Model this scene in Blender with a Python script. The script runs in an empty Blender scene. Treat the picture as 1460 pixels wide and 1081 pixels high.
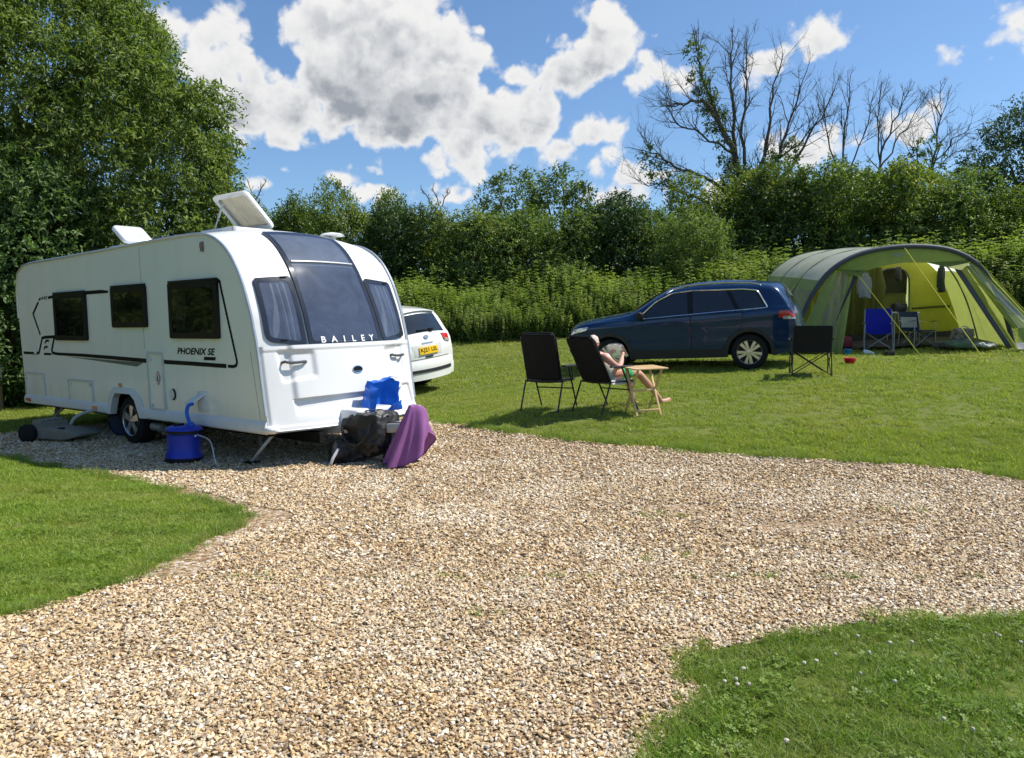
import bpy, bmesh, math, random
import numpy as np
from mathutils import Vector, Matrix, noise
from mathutils.geometry import delaunay_2d_cdt, tessellate_polygon

R = math.radians
rng = np.random.default_rng(7)
random.seed(7)
SC = bpy.context.scene
COL = SC.collection

# ------------------------------------------------------------------ camera
EYE = 1.5
PITCH = R(3.43)
cam_data = bpy.data.cameras.new('camera')
cam_data.sensor_fit = 'HORIZONTAL'
cam_data.sensor_width = 36.0
cam_data.lens = 36.0 * 1092.0 / 1460.0
cam_data.clip_start = 0.05
cam_data.clip_end = 3000.0
cam = bpy.data.objects.new('camera', cam_data)
COL.objects.link(cam)
cam.location = (0, 0, EYE)
cam.rotation_euler = (R(90) - PITCH, 0, 0)
SC.camera = cam

# ------------------------------------------------------------------ render settings and exposure
SC.render.engine = 'CYCLES'
SC.view_settings.view_transform = 'Standard'
SC.view_settings.look = 'None'
SC.view_settings.exposure = 0.55
SC.view_settings.gamma = 1.0
SC.view_settings.use_curve_mapping = False
cy = SC.cycles
cy.max_bounces = 6
cy.diffuse_bounces = 3
cy.glossy_bounces = 3
cy.transmission_bounces = 4
cy.transparent_max_bounces = 8
cy.caustics_reflective = False
cy.caustics_refractive = False
cy.use_denoising = True
cy.use_adaptive_sampling = True
cy.adaptive_threshold = 0.015
cy.sample_clamp_indirect = 6.0

# ------------------------------------------------------------------ sun
SUN_AZ = R(80.2)          # clockwise from +Y
SUN_EL = R(54.0)
sun_data = bpy.data.lights.new('sun', 'SUN')
sun_data.energy = 4.6
sun_data.angle = R(0.53)
sun_data.color = (1.0, 0.95, 0.86)
sun = bpy.data.objects.new('sun', sun_data)
COL.objects.link(sun)
sun_dir = Vector((math.sin(SUN_AZ) * math.cos(SUN_EL), math.cos(SUN_AZ) * math.cos(SUN_EL), math.sin(SUN_EL)))
sun.rotation_euler = sun_dir.to_track_quat('Z', 'Y').to_euler()
sun.location = sun_dir * 60


# ------------------------------------------------------------------ pixel helpers (photograph pixels, 1460 x 1081)
def ray(px, py):
    dx = (px - 730.0) / 1092.0
    v = (540.5 - py) / 1092.0
    return np.array([dx, math.cos(PITCH) + v * math.sin(PITCH), -math.sin(PITCH) + v * math.cos(PITCH)])


def at_y(px, py, y):
    d = ray(px, py)
    return np.array([0, 0, EYE]) + d * (y / d[1])


# ------------------------------------------------------------------ sky with cumulus clouds (world shader)
class Tree:
    """small helper to write shader nodes briefly"""
    def __init__(self, nt):
        self.nt = nt
        self.n = 0

    def node(self, kind, **kw):
        nd = self.nt.nodes.new(kind)
        ins = kw.pop('ins', {})
        for k, v in kw.items():
            setattr(nd, k, v)
        for k, v in ins.items():
            s = nd.inputs[k]
            if isinstance(v, bpy.types.NodeSocket):
                self.nt.links.new(v, s)
            else:
                s.default_value = v
        return nd

    def math(self, op, a, b=0.0, c=0.0, clamp=False):
        return self.node('ShaderNodeMath', operation=op, use_clamp=clamp, ins={0: a, 1: b, 2: c}).outputs[0]

    def vec(self, op, a, b=(0, 0, 0), c=(0, 0, 0)):
        return self.node('ShaderNodeVectorMath', operation=op, ins={0: a, 1: b, 2: c})

    def noise(self, vec, scale, detail=4.0, rough=0.55, dist=0.0, lac=2.0):
        return self.node('ShaderNodeTexNoise', ins={'Vector': vec, 'Scale': scale, 'Detail': detail, 'Roughness': rough, 'Lacunarity': lac, 'Distortion': dist})

    def ramp(self, fac, stops, interp='LINEAR'):
        nd = self.node('ShaderNodeValToRGB', ins={0: fac})
        cr = nd.color_ramp
        cr.interpolation = interp
        while len(cr.elements) < len(stops):
            cr.elements.new(0.5)
        for e, (p, c) in zip(cr.elements, stops):
            e.position = p
            e.color = (*c, 1) if len(c) == 3 else c
        return nd.outputs[0]

    def mix(self, fac, a, b, blend='MIX'):
        nd = self.node('ShaderNodeMix', data_type='RGBA', blend_type=blend)
        for s, v in ((nd.inputs[0], fac), (nd.inputs[6], a), (nd.inputs[7], b)):
            if isinstance(v, bpy.types.NodeSocket):
                self.nt.links.new(v, s)
            else:
                s.default_value = v if not hasattr(v, '__len__') or len(v) == 4 else (*v, 1)
        return nd.outputs[2]

    def smooth(self, x, a, b):
        return self.node('ShaderNodeMapRange', interpolation_type='SMOOTHSTEP', ins={0: x, 1: a, 2: b, 3: 0.0, 4: 1.0}).outputs[0]


SKY_STRENGTH = 0.10
# cumulus lobes: centre and radii, as bearings given by photograph pixels
CLOUDS = [
    (300, 45, 52, 38), (252, 35, 44, 26), (328, 88, 48, 42), (352, 130, 36, 40), (300, 100, 40, 60), (345, 165, 70, 32),
    (470, 20, 66, 56), (545, 20, 90, 70), (620, 72, 62, 36), (600, 40, 56, 40), (655, 66, 26, 22), (450, 92, 38, 34),
    (425, 150, 60, 48), (500, 120, 90, 75), (570, 160, 90, 45), (620, 130, 70, 48), (640, 165, 60, 40), (400, 185, 44, 20), (660, 205, 50, 28),
    (700, 165, 55, 42), (755, 160, 48, 36), (740, 190, 72, 24), (690, 222, 60, 16), (835, 190, 44, 26), (800, 205, 40, 14), (865, 222, 34, 20), (885, 240, 28, 20),
    (858, 40, 34, 32), (848, 75, 54, 32), (815, 105, 46, 28), (895, 82, 20, 16), (738, 107, 32, 12), (912, 108, 16, 9),
    (1142, 58, 34, 22), (1188, 58, 34, 17), (1155, 82, 44, 14), (1085, 88, 36, 18), (965, 110, 16, 16),
    (1280, 182, 34, 18), (1215, 202, 52, 22), (1150, 215, 40, 16), (1302, 165, 16, 10),
    (1455, 42, 28, 22), (1485, 60, 46, 24), (1368, 65, 4, 2),
    (522, 238, 20, 10), (500, 258, 14, 7), (545, 278, 34, 12), (650, 285, 34, 10), (880, 275, 34, 10), (400, 245, 9, 5), (385, 262, 9, 5), (690, 250, 10, 5),
]
# grey undersides
GREYS = [
    (470, 165, 95, 45), (560, 150, 110, 60), (690, 205, 90, 28), (600, 190, 90, 20), (820, 215, 70, 16), (830, 108, 52, 18), (1130, 96, 55, 12),
    (340, 150, 45, 40), (1452, 66, 45, 14), (885, 262, 45, 10), (1215, 225, 70, 14),
]
world = bpy.data.worlds.new('World')
SC.world = world
world.use_nodes = True
world.cycles.sampling_method = 'MANUAL'
world.cycles.sample_map_resolution = 512
wt = world.node_tree
wt.nodes.clear()
T = Tree(wt)
coord = T.node('ShaderNodeTexCoord').outputs['Generated']
dirn = T.vec('NORMALIZE', coord).outputs[0]
sep = T.node('ShaderNodeSeparateXYZ', ins={0: dirn})
dx_, dy_, dz_ = sep.outputs
az = T.math('ARCTAN2', dx_, dy_)
el = T.math('ARCSINE', dz_)
n_big = T.noise(dirn, 9.0, 4.0, 0.6)


def puffs(d):
    """rounded cauliflower bumps at two sizes"""
    wob = T.vec('MULTIPLY_ADD', T.noise(d, 26.0, 3.0, 0.55).outputs['Color'], (0.035, 0.035, 0.035), d).outputs[0]
    a = T.node('ShaderNodeTexVoronoi', ins={'Vector': wob, 'Scale': 21.0}).outputs['Distance']
    b = T.node('ShaderNodeTexVoronoi', ins={'Vector': wob, 'Scale': 58.0}).outputs['Distance']
    return T.math('MULTIPLY_ADD', a, -0.042, T.math('MULTIPLY_ADD', b, -0.016, 0.030))


n_fine = T.noise(dirn, 40.0, 4.0, 0.65)
warp = T.vec('SUBTRACT', n_big.outputs['Color'], (0.5, 0.5, 0.5)).outputs[0]
plane = T.node('ShaderNodeCombineXYZ', ins={0: az, 1: el, 2: 0.0}).outputs[0]
warp_flat = T.vec('MULTIPLY', warp, (0.032, 0.028, 0.0)).outputs[0]
plane_w = T.vec('ADD', plane, warp_flat).outputs[0]


def lobe_field(lobes, k):
    out = None
    for px, py, rx, ry in lobes:
        d = ray(px, py)
        d = d / np.linalg.norm(d)
        ca, ce = math.atan2(d[0], d[1]), math.asin(d[2])
        ra, re = rx / 1092.0 * math.cos(ca) ** 2 / math.cos(ce), ry / 1092.0 * math.cos(ca)
        q = T.vec('MULTIPLY_ADD', plane_w, (1 / ra, 1 / re, 0), (-ca / ra, -ce / re, 0)).outputs[0]
        ln = T.vec('LENGTH', q).outputs['Value']
        rr = min(ra, re) * 0.5 + 0.5 * math.sqrt(ra * re)
        f = T.math('MULTIPLY_ADD', ln, -rr, rr)
        out = f if out is None else T.math('SMOOTH_MAX', out, f, k)
    return out


lobes = lobe_field(CLOUDS, 0.006)
# the same field a little further towards the sun: where it falls away the cloud is lit, where it rises it is shaded
plane_keep, plane_w = plane_w, T.vec('ADD', plane_w, (0.005, 0.011, 0.0)).outputs[0]
lobes_up = lobe_field([c for c in CLOUDS if c[2] * c[3] > 450], 0.006)
plane_w = plane_keep
dirn_up = T.vec('ADD', dirn, (0.005, 0.0, 0.011)).outputs[0]
up_big = T.noise(dirn_up, 9.0, 4.0, 0.6).outputs[0]
# the rest of the sky carries the same scattered cumulus, by noise on a cloud-base plane
plane_cloud = T.vec('DIVIDE', dirn, T.node('ShaderNodeCombineXYZ', ins={0: T.math('ADD', dz_, 0.18), 1: T.math('ADD', dz_, 0.18), 2: 1.0}).outputs[0]).outputs[0]
n_cov = T.noise(T.vec('ADD', plane_cloud, (3.7, 9.2, 0)).outputs[0], 0.9, 5.0, 0.5).outputs[0]
scattered = T.math('MULTIPLY_ADD', n_cov, 0.6, -0.40)
field = T.math('MAXIMUM', lobes, scattered)
puff_here = puffs(dirn)
edge = T.math('ADD', puff_here, T.math('MULTIPLY_ADD', T.math('SUBTRACT', n_fine.outputs[0], 0.5), 0.030, T.math('MULTIPLY_ADD', T.math('SUBTRACT', n_big.outputs[0], 0.5), 0.03, field)))
alpha = T.smooth(edge, -0.005, 0.011)
grey_f = T.math('MULTIPLY_ADD', T.math('SUBTRACT', n_fine.outputs[0], 0.5), 0.12, T.math('MULTIPLY_ADD', T.math('SUBTRACT', n_big.outputs[0], 0.5), 0.10, lobe_field(GREYS, 0.03)))
grey = T.math('MULTIPLY', T.smooth(grey_f, -0.07, 0.075), T.smooth(edge, 0.004, 0.04))
edge_up = T.math('MULTIPLY_ADD', puffs(dirn_up), 1.0, T.math('MULTIPLY_ADD', T.math('SUBTRACT', up_big, 0.5), 0.05, lobes_up))
edge_here = T.math('MULTIPLY_ADD', puff_here, 1.0, T.math('MULTIPLY_ADD', T.math('SUBTRACT', n_big.outputs[0], 0.5), 0.05, lobes))
turned = T.smooth(T.math('SUBTRACT', edge_up, edge_here), -0.012, 0.022)
depth_in = T.smooth(edge, 0.0, 0.03)
tone = T.math('ADD', T.math('MULTIPLY', grey, 0.78), T.math('MULTIPLY', T.math('MULTIPLY', turned, depth_in), 0.50), clamp=True)
cloud_col = T.ramp(tone, [(0.0, (6.1, 6.08, 6.05)), (0.35, (4.8, 4.9, 5.05)), (1.0, (2.3, 2.5, 2.85))])
sky = T.node('ShaderNodeTexSky')
sky.sky_type = 'NISHITA'
sky.sun_disc = False
sky.sun_elevation = SUN_EL
sky.sun_rotation = SUN_AZ
sky.altitude = 60
sky.air_density = 1.0
sky.dust_density = 0.6
sky.ozone_density = 2.0
sky_scaled = T.mix(1.0, sky.outputs[0], (0.74, 0.90, 1.03), 'MULTIPLY')
sky_col = T.mix(alpha, sky_scaled, cloud_col)
bg = T.node('ShaderNodeBackground', ins={'Color': sky_col, 'Strength': SKY_STRENGTH})
wo = T.node('ShaderNodeOutputWorld')
wt.links.new(bg.outputs[0], wo.inputs[0])

# ------------------------------------------------------------------ terrain: the pad is level, the lawn climbs to the right and back
CTRL = np.array([
    (-4, 0, 0), (0, 0, 0), (4, 0, 0), (-4, 3, 0), (0, 2.7, 0), (4, 3, 0), (-3, 5.5, 0), (0, 6, 0), (3, 6, .01), (5.1, 7.5, .05), (2.5, 7.6, .03), (-6, 7, 0),
    (-2.9, 8.2, 0), (-1.5, 9.8, .04), (-5, 10.2, 0), (-7.8, 12.3, 0), (-6.2, 13.5, .05), (-3, 12.0, .1), (-1.2, 11.8, .15), (1.0, 9.5, .15), (.4, 11, .38), (1.4, 11, .41), (2.4, 11.5, .45),
    (-1.7, 15.4, .36), (-4.6, 17, .4), (1.3, 15.4, .66), (3.3, 14.6, .76), (4.6, 14, .81), (5.6, 13.9, .86), (4.9, 12.6, .74), (8.7, 17, 1.08), (11, 17, 1.17), (13.4, 20, 1.85), (0, 22, 1.25), (-3, 22, 1.15), (8, 22, 1.55), (4, 19, 1.15), (0, 25, 1.75), (-4, 25, 1.6), (8, 25, 2.15), (14, 25, 2.5),
    (-10, 18, .1), (-12, 14, 0), (-9, 9, 0), (-14, 22, .3), (13, 12, .6), (9, 9, .25), (9, 3, 0), (-9, 3, 0), (0, 30, 2.0), (12, 29, 2.6), (-10, 30, 1.4), (-18, 12, 0), (20, 20, 2.1), (20, 10, .8), (16, 0, 0), (-16, 0, 0),
    (0, 45, 2.0), (-25, 40, 1.0), (25, 40, 2.6), (0, -12, 0), (-20, -12, 0), (20, -12, 0),
], float)


def tps(r2):
    return np.where(r2 > 1e-12, 0.5 * r2 * np.log(np.maximum(r2, 1e-12)), 0.0)


_n = len(CTRL)
_d2 = ((CTRL[:, None, :2] - CTRL[None, :, :2]) ** 2).sum(-1)
_A = np.zeros((_n + 3, _n + 3))
_A[:_n, :_n] = tps(_d2) + np.eye(_n) * 0.35
_A[:_n, _n] = 1
_A[:_n, _n + 1:] = CTRL[:, :2]
_A[_n:, :_n] = _A[:_n, _n:].T
_W = np.linalg.solve(_A, np.r_[CTRL[:, 2], 0, 0, 0])


def ground_z(x, y):
    x = np.clip(np.asarray(x, float), -25, 25)
    y = np.clip(np.asarray(y, float), -12, 42)
    sh = x.shape
    x, y = x.ravel(), y.ravel()
    out = np.empty_like(x)
    for i in range(0, len(x), 20000):
        a, b = x[i:i + 20000], y[i:i + 20000]
        d2 = (a[:, None] - CTRL[:, 0]) ** 2 + (b[:, None] - CTRL[:, 1]) ** 2
        out[i:i + 20000] = tps(d2) @ _W[:_n] + _W[_n] + a * _W[_n + 1] + b * _W[_n + 2]
    # the parked caravan's pad and the foreground are rolled flat
    return out.reshape(sh)


def gz(x, y):
    return float(ground_z(np.array([x]), np.array([y]))[0])


def on_ground(px, py, far=60.0):
    d = ray(px, py)
    t = np.linspace(1.5, far, 900)
    p = np.array([0, 0, EYE])[None] + d[None] * t[:, None]
    h = p[:, 2] - ground_z(p[:, 0], p[:, 1])
    i = int(np.argmax(h < 0))
    if h[i] >= 0:
        i = len(t) - 1
    a, b = t[i - 1], t[i]
    w = h[i - 1] / (h[i - 1] - h[i] + 1e-12)
    q = np.array([0, 0, EYE]) + d * (a + (b - a) * w)
    return q


# ------------------------------------------------------------------ mesh helpers
def tag(o, label=None, cat=None, group=None, kind=None):
    if label:
        o['label'] = label
    if cat:
        o['category'] = cat
    if group:
        o['group'] = group
    if kind:
        o['kind'] = kind
    return o


def thing(name, label, cat, loc=(0, 0, 0), rot=(0, 0, 0), group=None):
    o = bpy.data.objects.new(name, None)
    COL.objects.link(o)
    o.location = loc
    o.rotation_euler = rot
    o.empty_display_size = 0.2
    return tag(o, label, cat, group)


def mesh_obj(name, me, mat, parent=None):
    if mat is not None:
        for m in (mat if isinstance(mat, (list, tuple)) else [mat]):
            me.materials.append(m)
    o = bpy.data.objects.new(name, me)
    COL.objects.link(o)
    if parent is not None:
        o.parent = parent
    return o


def rot_to(d):
    return Vector(d).to_track_quat('Z', 'Y').to_matrix().to_4x4()


class MB:
    def __init__(self):
        self.v = []
        self.f = []

    def add(self, verts, faces):
        b = len(self.v)
        self.v.extend([tuple(map(float, p)) for p in verts])
        self.f.extend([tuple(b + i for i in f) for f in faces])
        return self

    def box(self, c, s, rot=None):
        hx, hy, hz = s[0] / 2, s[1] / 2, s[2] / 2
        vs = [Vector((x, y, z)) for z in (-hz, hz) for y in (-hy, hy) for x in (-hx, hx)]
        if rot is not None:
            m = rot if isinstance(rot, Matrix) else Matrix.Rotation(rot, 3, 'Z')
            vs = [m @ p for p in vs]
        vs = [p + Vector(c) for p in vs]
        return self.add(vs, [(0, 2, 3, 1), (4, 5, 7, 6), (0, 1, 5, 4), (2, 6, 7, 3), (0, 4, 6, 2), (1, 3, 7, 5)])

    def bar(self, a, b, w, h=None, up=(0, 0, 1)):
        """a rectangular bar from a to b"""
        a, b = Vector(a), Vector(b)
        h = h or w
        d = (b - a).normalized()
        s = d.cross(Vector(up))
        if s.length < 1e-4:
            s = Vector((1, 0, 0))
        s.normalize()
        u = s.cross(d)
        q = [a + s * i * w / 2 + u * j * h / 2 for i, j in ((-1, -1), (1, -1), (1, 1), (-1, 1))]
        q += [p + (b - a) for p in q]
        return self.add(q, [(3, 2, 1, 0), (4, 5, 6, 7), (0, 1, 5, 4), (1, 2, 6, 5), (2, 3, 7, 6), (3, 0, 4, 7)])

    def tube(self, path, r, n=8, closed=False, caps=True):
        P = [Vector(p) for p in path]
        m = len(P)
        rr = r if hasattr(r, '__len__') else [r] * m
        rings = []
        prev = None
        for i, p in enumerate(P):
            if closed:
                d = P[(i + 1) % m] - P[i - 1]
            else:
                d = P[min(i + 1, m - 1)] - P[max(i - 1, 0)]
            d = d.normalized() if d.length > 1e-9 else Vector((0, 0, 1))
            if prev is None:
                a = d.orthogonal().normalized()
            else:
                a = prev - d * prev.dot(d)
                a = a.normalized() if a.length > 1e-6 else d.orthogonal().normalized()
            prev = a
            b = d.cross(a)
            rings.append([p + (a * math.cos(2 * math.pi * k / n) + b * math.sin(2 * math.pi * k / n)) * rr[i] for k in range(n)])
        vs = [q for ring in rings for q in ring]
        fs = []
        for i in range(m if closed else m - 1):
            j = (i + 1) % m
            for k in range(n):
                fs.append((i * n + k, i * n + (k + 1) % n, j * n + (k + 1) % n, j * n + k))
        if caps and not closed:
            fs.append(tuple(range(n - 1, -1, -1)))
            fs.append(tuple((m - 1) * n + k for k in range(n)))
        return self.add(vs, fs)

    def lathe(self, prof, n=24, mat=None, caps=True):
        """prof: (radius, z) along the local z axis"""
        mat = mat or Matrix.Identity(4)
        vs, fs = [], []
        for r, z in prof:
            for k in range(n):
                a = 2 * math.pi * k / n
                vs.append(mat @ Vector((r * math.cos(a), r * math.sin(a), z)))
        for i in range(len(prof) - 1):
            for k in range(n):
                fs.append((i * n + k, i * n + (k + 1) % n, (i + 1) * n + (k + 1) % n, (i + 1) * n + k))
        if caps:
            if prof[0][0] > 1e-5:
                fs.append(tuple(range(n - 1, -1, -1)))
            if prof[-1][0] > 1e-5:
                fs.append(tuple((len(prof) - 1) * n + k for k in range(n)))
        return self.add(vs, fs)

    def grid(self, rows, closed_u=False):
        nr, nc = len(rows), len(rows[0])
        vs = [p for r in rows for p in r]
        fs = []
        for i in range(nr - 1):
            for k in range(nc if closed_u else nc - 1):
                fs.append((i * nc + k, i * nc + (k + 1) % nc, (i + 1) * nc + (k + 1) % nc, (i + 1) * nc + k))
        return self.add(vs, fs)

    def slab(self, pts, depth, axis=None):
        """an extruded polygon given by 3d points"""
        pts = [Vector(p) for p in pts]
        n = Vector((0, 0, 0))
        for i in range(len(pts)):
            n += pts[i].cross(pts[(i + 1) % len(pts)])
        n = Vector(axis).normalized() if axis is not None else n.normalized()
        back = [p - n * depth for p in pts]
        m = len(pts)
        tri = tessellate_polygon([pts])
        fs = [tuple(t) for t in tri] + [tuple(m + i for i in reversed(t)) for t in tri]
        fs += [(i, (i + 1) % m, m + (i + 1) % m, m + i) for i in range(m)]
        return self.add(pts + back, fs)

    def build(self, name, mat, parent=None, smooth=35, bevel=0.0, seg=2, mods=None, weld=False):
        me = bpy.data.meshes.new(name)
        me.from_pydata(self.v, [], self.f)
        bm = bmesh.new()
        bm.from_mesh(me)
        if weld:
            bmesh.ops.remove_doubles(bm, verts=bm.verts, dist=1e-5)
        bmesh.ops.recalc_face_normals(bm, faces=bm.faces)
        if bevel:
            es = [e for e in bm.edges if len(e.link_faces) == 2 and e.calc_face_angle(0) > R(30)]
            bmesh.ops.bevel(bm, geom=es, offset=bevel, segments=seg, profile=0.5, affect='EDGES', clamp_overlap=True)
        bm.to_mesh(me)
        bm.free()
        if smooth:
            me.shade_smooth()
            me.set_sharp_from_angle(angle=R(smooth))
        return mesh_obj(name, me, mat, parent)


def np_mesh(name, verts, quads=None, tris=None, attrs=None):
    """fast mesh from numpy arrays"""
    me = bpy.data.meshes.new(name)
    verts = np.asarray(verts, np.float32)
    loops, starts = [], []
    n = 0
    if quads is not None and len(quads):
        loops.append(np.asarray(quads, np.int32).ravel())
        starts.append(np.arange(len(quads), dtype=np.int32) * 4)
        n = len(quads) * 4
    if tris is not None and len(tris):
        loops.append(np.asarray(tris, np.int32).ravel())
        starts.append(n + np.arange(len(tris), dtype=np.int32) * 3)
    me.vertices.add(len(verts))
    me.vertices.foreach_set('co', verts.ravel())
    if loops:
        lp, st = np.concatenate(loops), np.concatenate(starts)
        me.loops.add(len(lp))
        me.loops.foreach_set('vertex_index', lp)
        me.polygons.add(len(st))
        me.polygons.foreach_set('loop_start', st)
    for k, (kind, dom, arr) in (attrs or {}).items():
        a = me.attributes.new(k, kind, dom)
        a.data.foreach_set('vector' if kind == 'FLOAT_VECTOR' else 'value', np.ascontiguousarray(arr).ravel())
    me.update(calc_edges=True)
    return me


def copy_tree(o, parent=None):
    c = o.copy()
    COL.objects.link(c)
    if parent is not None:
        c.parent = parent
    for ch in list(o.children):
        copy_tree(ch, c)
    return c


def text_mesh(body, size, shear=0.0, extrude=0.002, sx=1.0, bold=0.0, spacing=1.0):
    cu = bpy.data.curves.new('lettering', 'FONT')
    cu.body = body
    cu.size = size
    cu.shear = shear
    cu.extrude = extrude
    cu.offset = bold
    cu.space_character = spacing
    cu.resolution_u = 3
    o = bpy.data.objects.new('lettering', cu)
    COL.objects.link(o)
    bpy.context.view_layer.update()
    me = bpy.data.meshes.new_from_object(o.evaluated_get(bpy.context.evaluated_depsgraph_get()))
    bpy.data.objects.remove(o)
    bpy.data.curves.remove(cu)
    co = np.empty(len(me.vertices) * 3, np.float32)
    me.vertices.foreach_get('co', co)
    co = co.reshape(-1, 3)
    co[:, 0] *= sx
    me.vertices.foreach_set('co', co.ravel())
    me.materials.clear()
    me.update()
    return me


# ------------------------------------------------------------------ materials
MATS = {}


def mat(name, col, rough=0.5, metal=0.0, spec=0.5, coat=0.0, vary=0.06, scale=8.0, bump=0.0, bump_scale=60.0, trans=0.0, alpha=1.0, col2=None, ior=1.45, coords='Object', sheen=0.0):
    """principled material with gentle procedural variation in colour, roughness and relief"""
    m = bpy.data.materials.new(name)
    m.use_nodes = True
    nt = m.node_tree
    nt.nodes.clear()
    t = Tree(nt)
    tc = t.node('ShaderNodeTexCoord').outputs[coords]
    nz = t.noise(tc, scale, 4.0, 0.6).outputs[0]
    c = np.array(col)
    lo, hi = (c * (1 - vary), np.minimum(c * (1 + vary), 1)) if col2 is None else (c, np.array(col2))
    colour = t.ramp(nz, [(0.3, tuple(lo)), (0.7, tuple(hi))])
    p = t.node('ShaderNodeBsdfPrincipled', ins={'Base Color': colour, 'Metallic': metal, 'IOR': ior, 'Specular IOR Level': spec, 'Coat Weight': coat, 'Coat Roughness': 0.04,
                                                'Transmission Weight': trans, 'Alpha': alpha, 'Sheen Weight': sheen})
    nt.links.new(t.node('ShaderNodeMapRange', ins={0: nz, 1: 0.0, 2: 1.0, 3: max(rough - 0.05, 0.0), 4: min(rough + 0.05, 1.0)}).outputs[0], p.inputs['Roughness'])
    if bump:
        nb = t.noise(tc, bump_scale, 3.0, 0.6).outputs[0]
        b = t.node('ShaderNodeBump', ins={'Strength': 1.0, 'Distance': bump, 'Height': nb})
        nt.links.new(b.outputs[0], p.inputs['Normal'])
    out = t.node('ShaderNodeOutputMaterial')
    nt.links.new(p.outputs[0], out.inputs[0])
    MATS[name] = m
    return m


def fabric(name, col, trans=0.35, rough=0.75, vary=0.08, scale=5.0, bump=0.002, bump_scale=40, alpha=1.0):
    """thin cloth: diffuse with some light passing through"""
    m = bpy.data.materials.new(name)
    m.use_nodes = True
    nt = m.node_tree
    nt.nodes.clear()
    t = Tree(nt)
    tc = t.node('ShaderNodeTexCoord').outputs['Object']
    nz = t.noise(tc, scale, 4.0, 0.6).outputs[0]
    c = np.array(col)
    colour = t.ramp(nz, [(0.3, tuple(c * (1 - vary))), (0.7, tuple(np.minimum(c * (1 + vary), 1)))])
    nb = t.noise(tc, bump_scale, 3.0, 0.6).outputs[0]
    b = t.node('ShaderNodeBump', ins={'Strength': 1.0, 'Distance': bump, 'Height': nb})
    p = t.node('ShaderNodeBsdfPrincipled', ins={'Base Color': colour, 'Roughness': rough, 'Specular IOR Level': 0.25, 'Normal': b.outputs[0]})
    tr = t.node('ShaderNodeBsdfTranslucent', ins={'Color': colour, 'Normal': b.outputs[0]})
    mx = t.node('ShaderNodeMixShader', ins={0: trans, 1: p.outputs[0], 2: tr.outputs[0]})
    last = mx.outputs[0]
    if alpha < 1.0:
        tp = t.node('ShaderNodeBsdfTransparent')
        last = t.node('ShaderNodeMixShader', ins={0: alpha, 1: tp.outputs[0], 2: last}).outputs[0]
    out = t.node('ShaderNodeOutputMaterial')
    nt.links.new(last, out.inputs[0])
    return m


def leaf_mat(name, dark, light, trans=0.35, rough=0.45, spec=0.35, attr='tint', attr_type='GEOMETRY', hue_patch=None, patch_scale=0.35):
    """leaf or blade: colour from a per-leaf number, plus broad patches"""
    m = bpy.data.materials.new(name)
    m.use_nodes = True
    nt = m.node_tree
    nt.nodes.clear()
    t = Tree(nt)
    if attr == 'random':
        oi = t.node('ShaderNodeObjectInfo')
        fac, place = oi.outputs['Random'], oi.outputs['Location']
    else:
        fac = t.node('ShaderNodeAttribute', attribute_name=attr, attribute_type=attr_type).outputs['Fac']
        place = t.node('ShaderNodeNewGeometry').outputs['Position']
    colour = t.ramp(fac, [(0.0, dark), (1.0, light)])
    if hue_patch is not None:
        pn = t.noise(place, patch_scale, 3.0, 0.6).outputs[0]
        colour = t.mix(t.math('MULTIPLY', t.smooth(pn, 0.5, 0.7), 0.55), colour, hue_patch)
    if attr != 'random':
        own = t.node('ShaderNodeObjectInfo').outputs['Random']
        colour = t.mix(1.0, colour, t.ramp(own, [(0.0, (0.70, 0.80, 0.86)), (0.5, (1.0, 1.0, 1.0)), (1.0, (1.35, 1.2, 1.0))]), 'MULTIPLY')
    p = t.node('ShaderNodeBsdfPrincipled', ins={'Base Color': colour, 'Roughness': rough, 'Specular IOR Level': spec})
    tcol = t.mix(1.0, colour, (1.3, 1.5, 0.6), 'MULTIPLY')
    tr = t.node('ShaderNodeBsdfTranslucent', ins={'Color': tcol})
    mx = t.node('ShaderNodeMixShader', ins={0: trans, 1: p.outputs[0], 2: tr.outputs[0]})
    out = t.node('ShaderNodeOutputMaterial')
    nt.links.new(mx.outputs[0], out.inputs[0])
    return m

# ================================================================== THE GROUND
def axis(lo, hi, a, b, step):
    mid = np.arange(a, b + 1e-6, step)
    left = a - np.cumsum(step * 1.22 ** np.arange(1, 60))
    right = b + np.cumsum(step * 1.22 ** np.arange(1, 60))
    return np.concatenate([np.r_[left[left > lo], lo][::-1] if True else [], mid, np.r_[right[right < hi], hi]])


gx = axis(-900, 900, -14, 17, 0.25)
gy = axis(-200, 1500, 0, 30, 0.25)
GX, GY = np.meshgrid(gx, gy)
GZ = ground_z(GX, GY)
idx = np.arange(GX.size).reshape(GX.shape)
ground_me = np_mesh('ground', np.c_[GX.ravel(), GY.ravel(), GZ.ravel()], quads=np.c_[idx[:-1, :-1].ravel(), idx[:-1, 1:].ravel(), idx[1:, 1:].ravel(), idx[1:, :-1].ravel()])
ground_me.shade_smooth()


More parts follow.
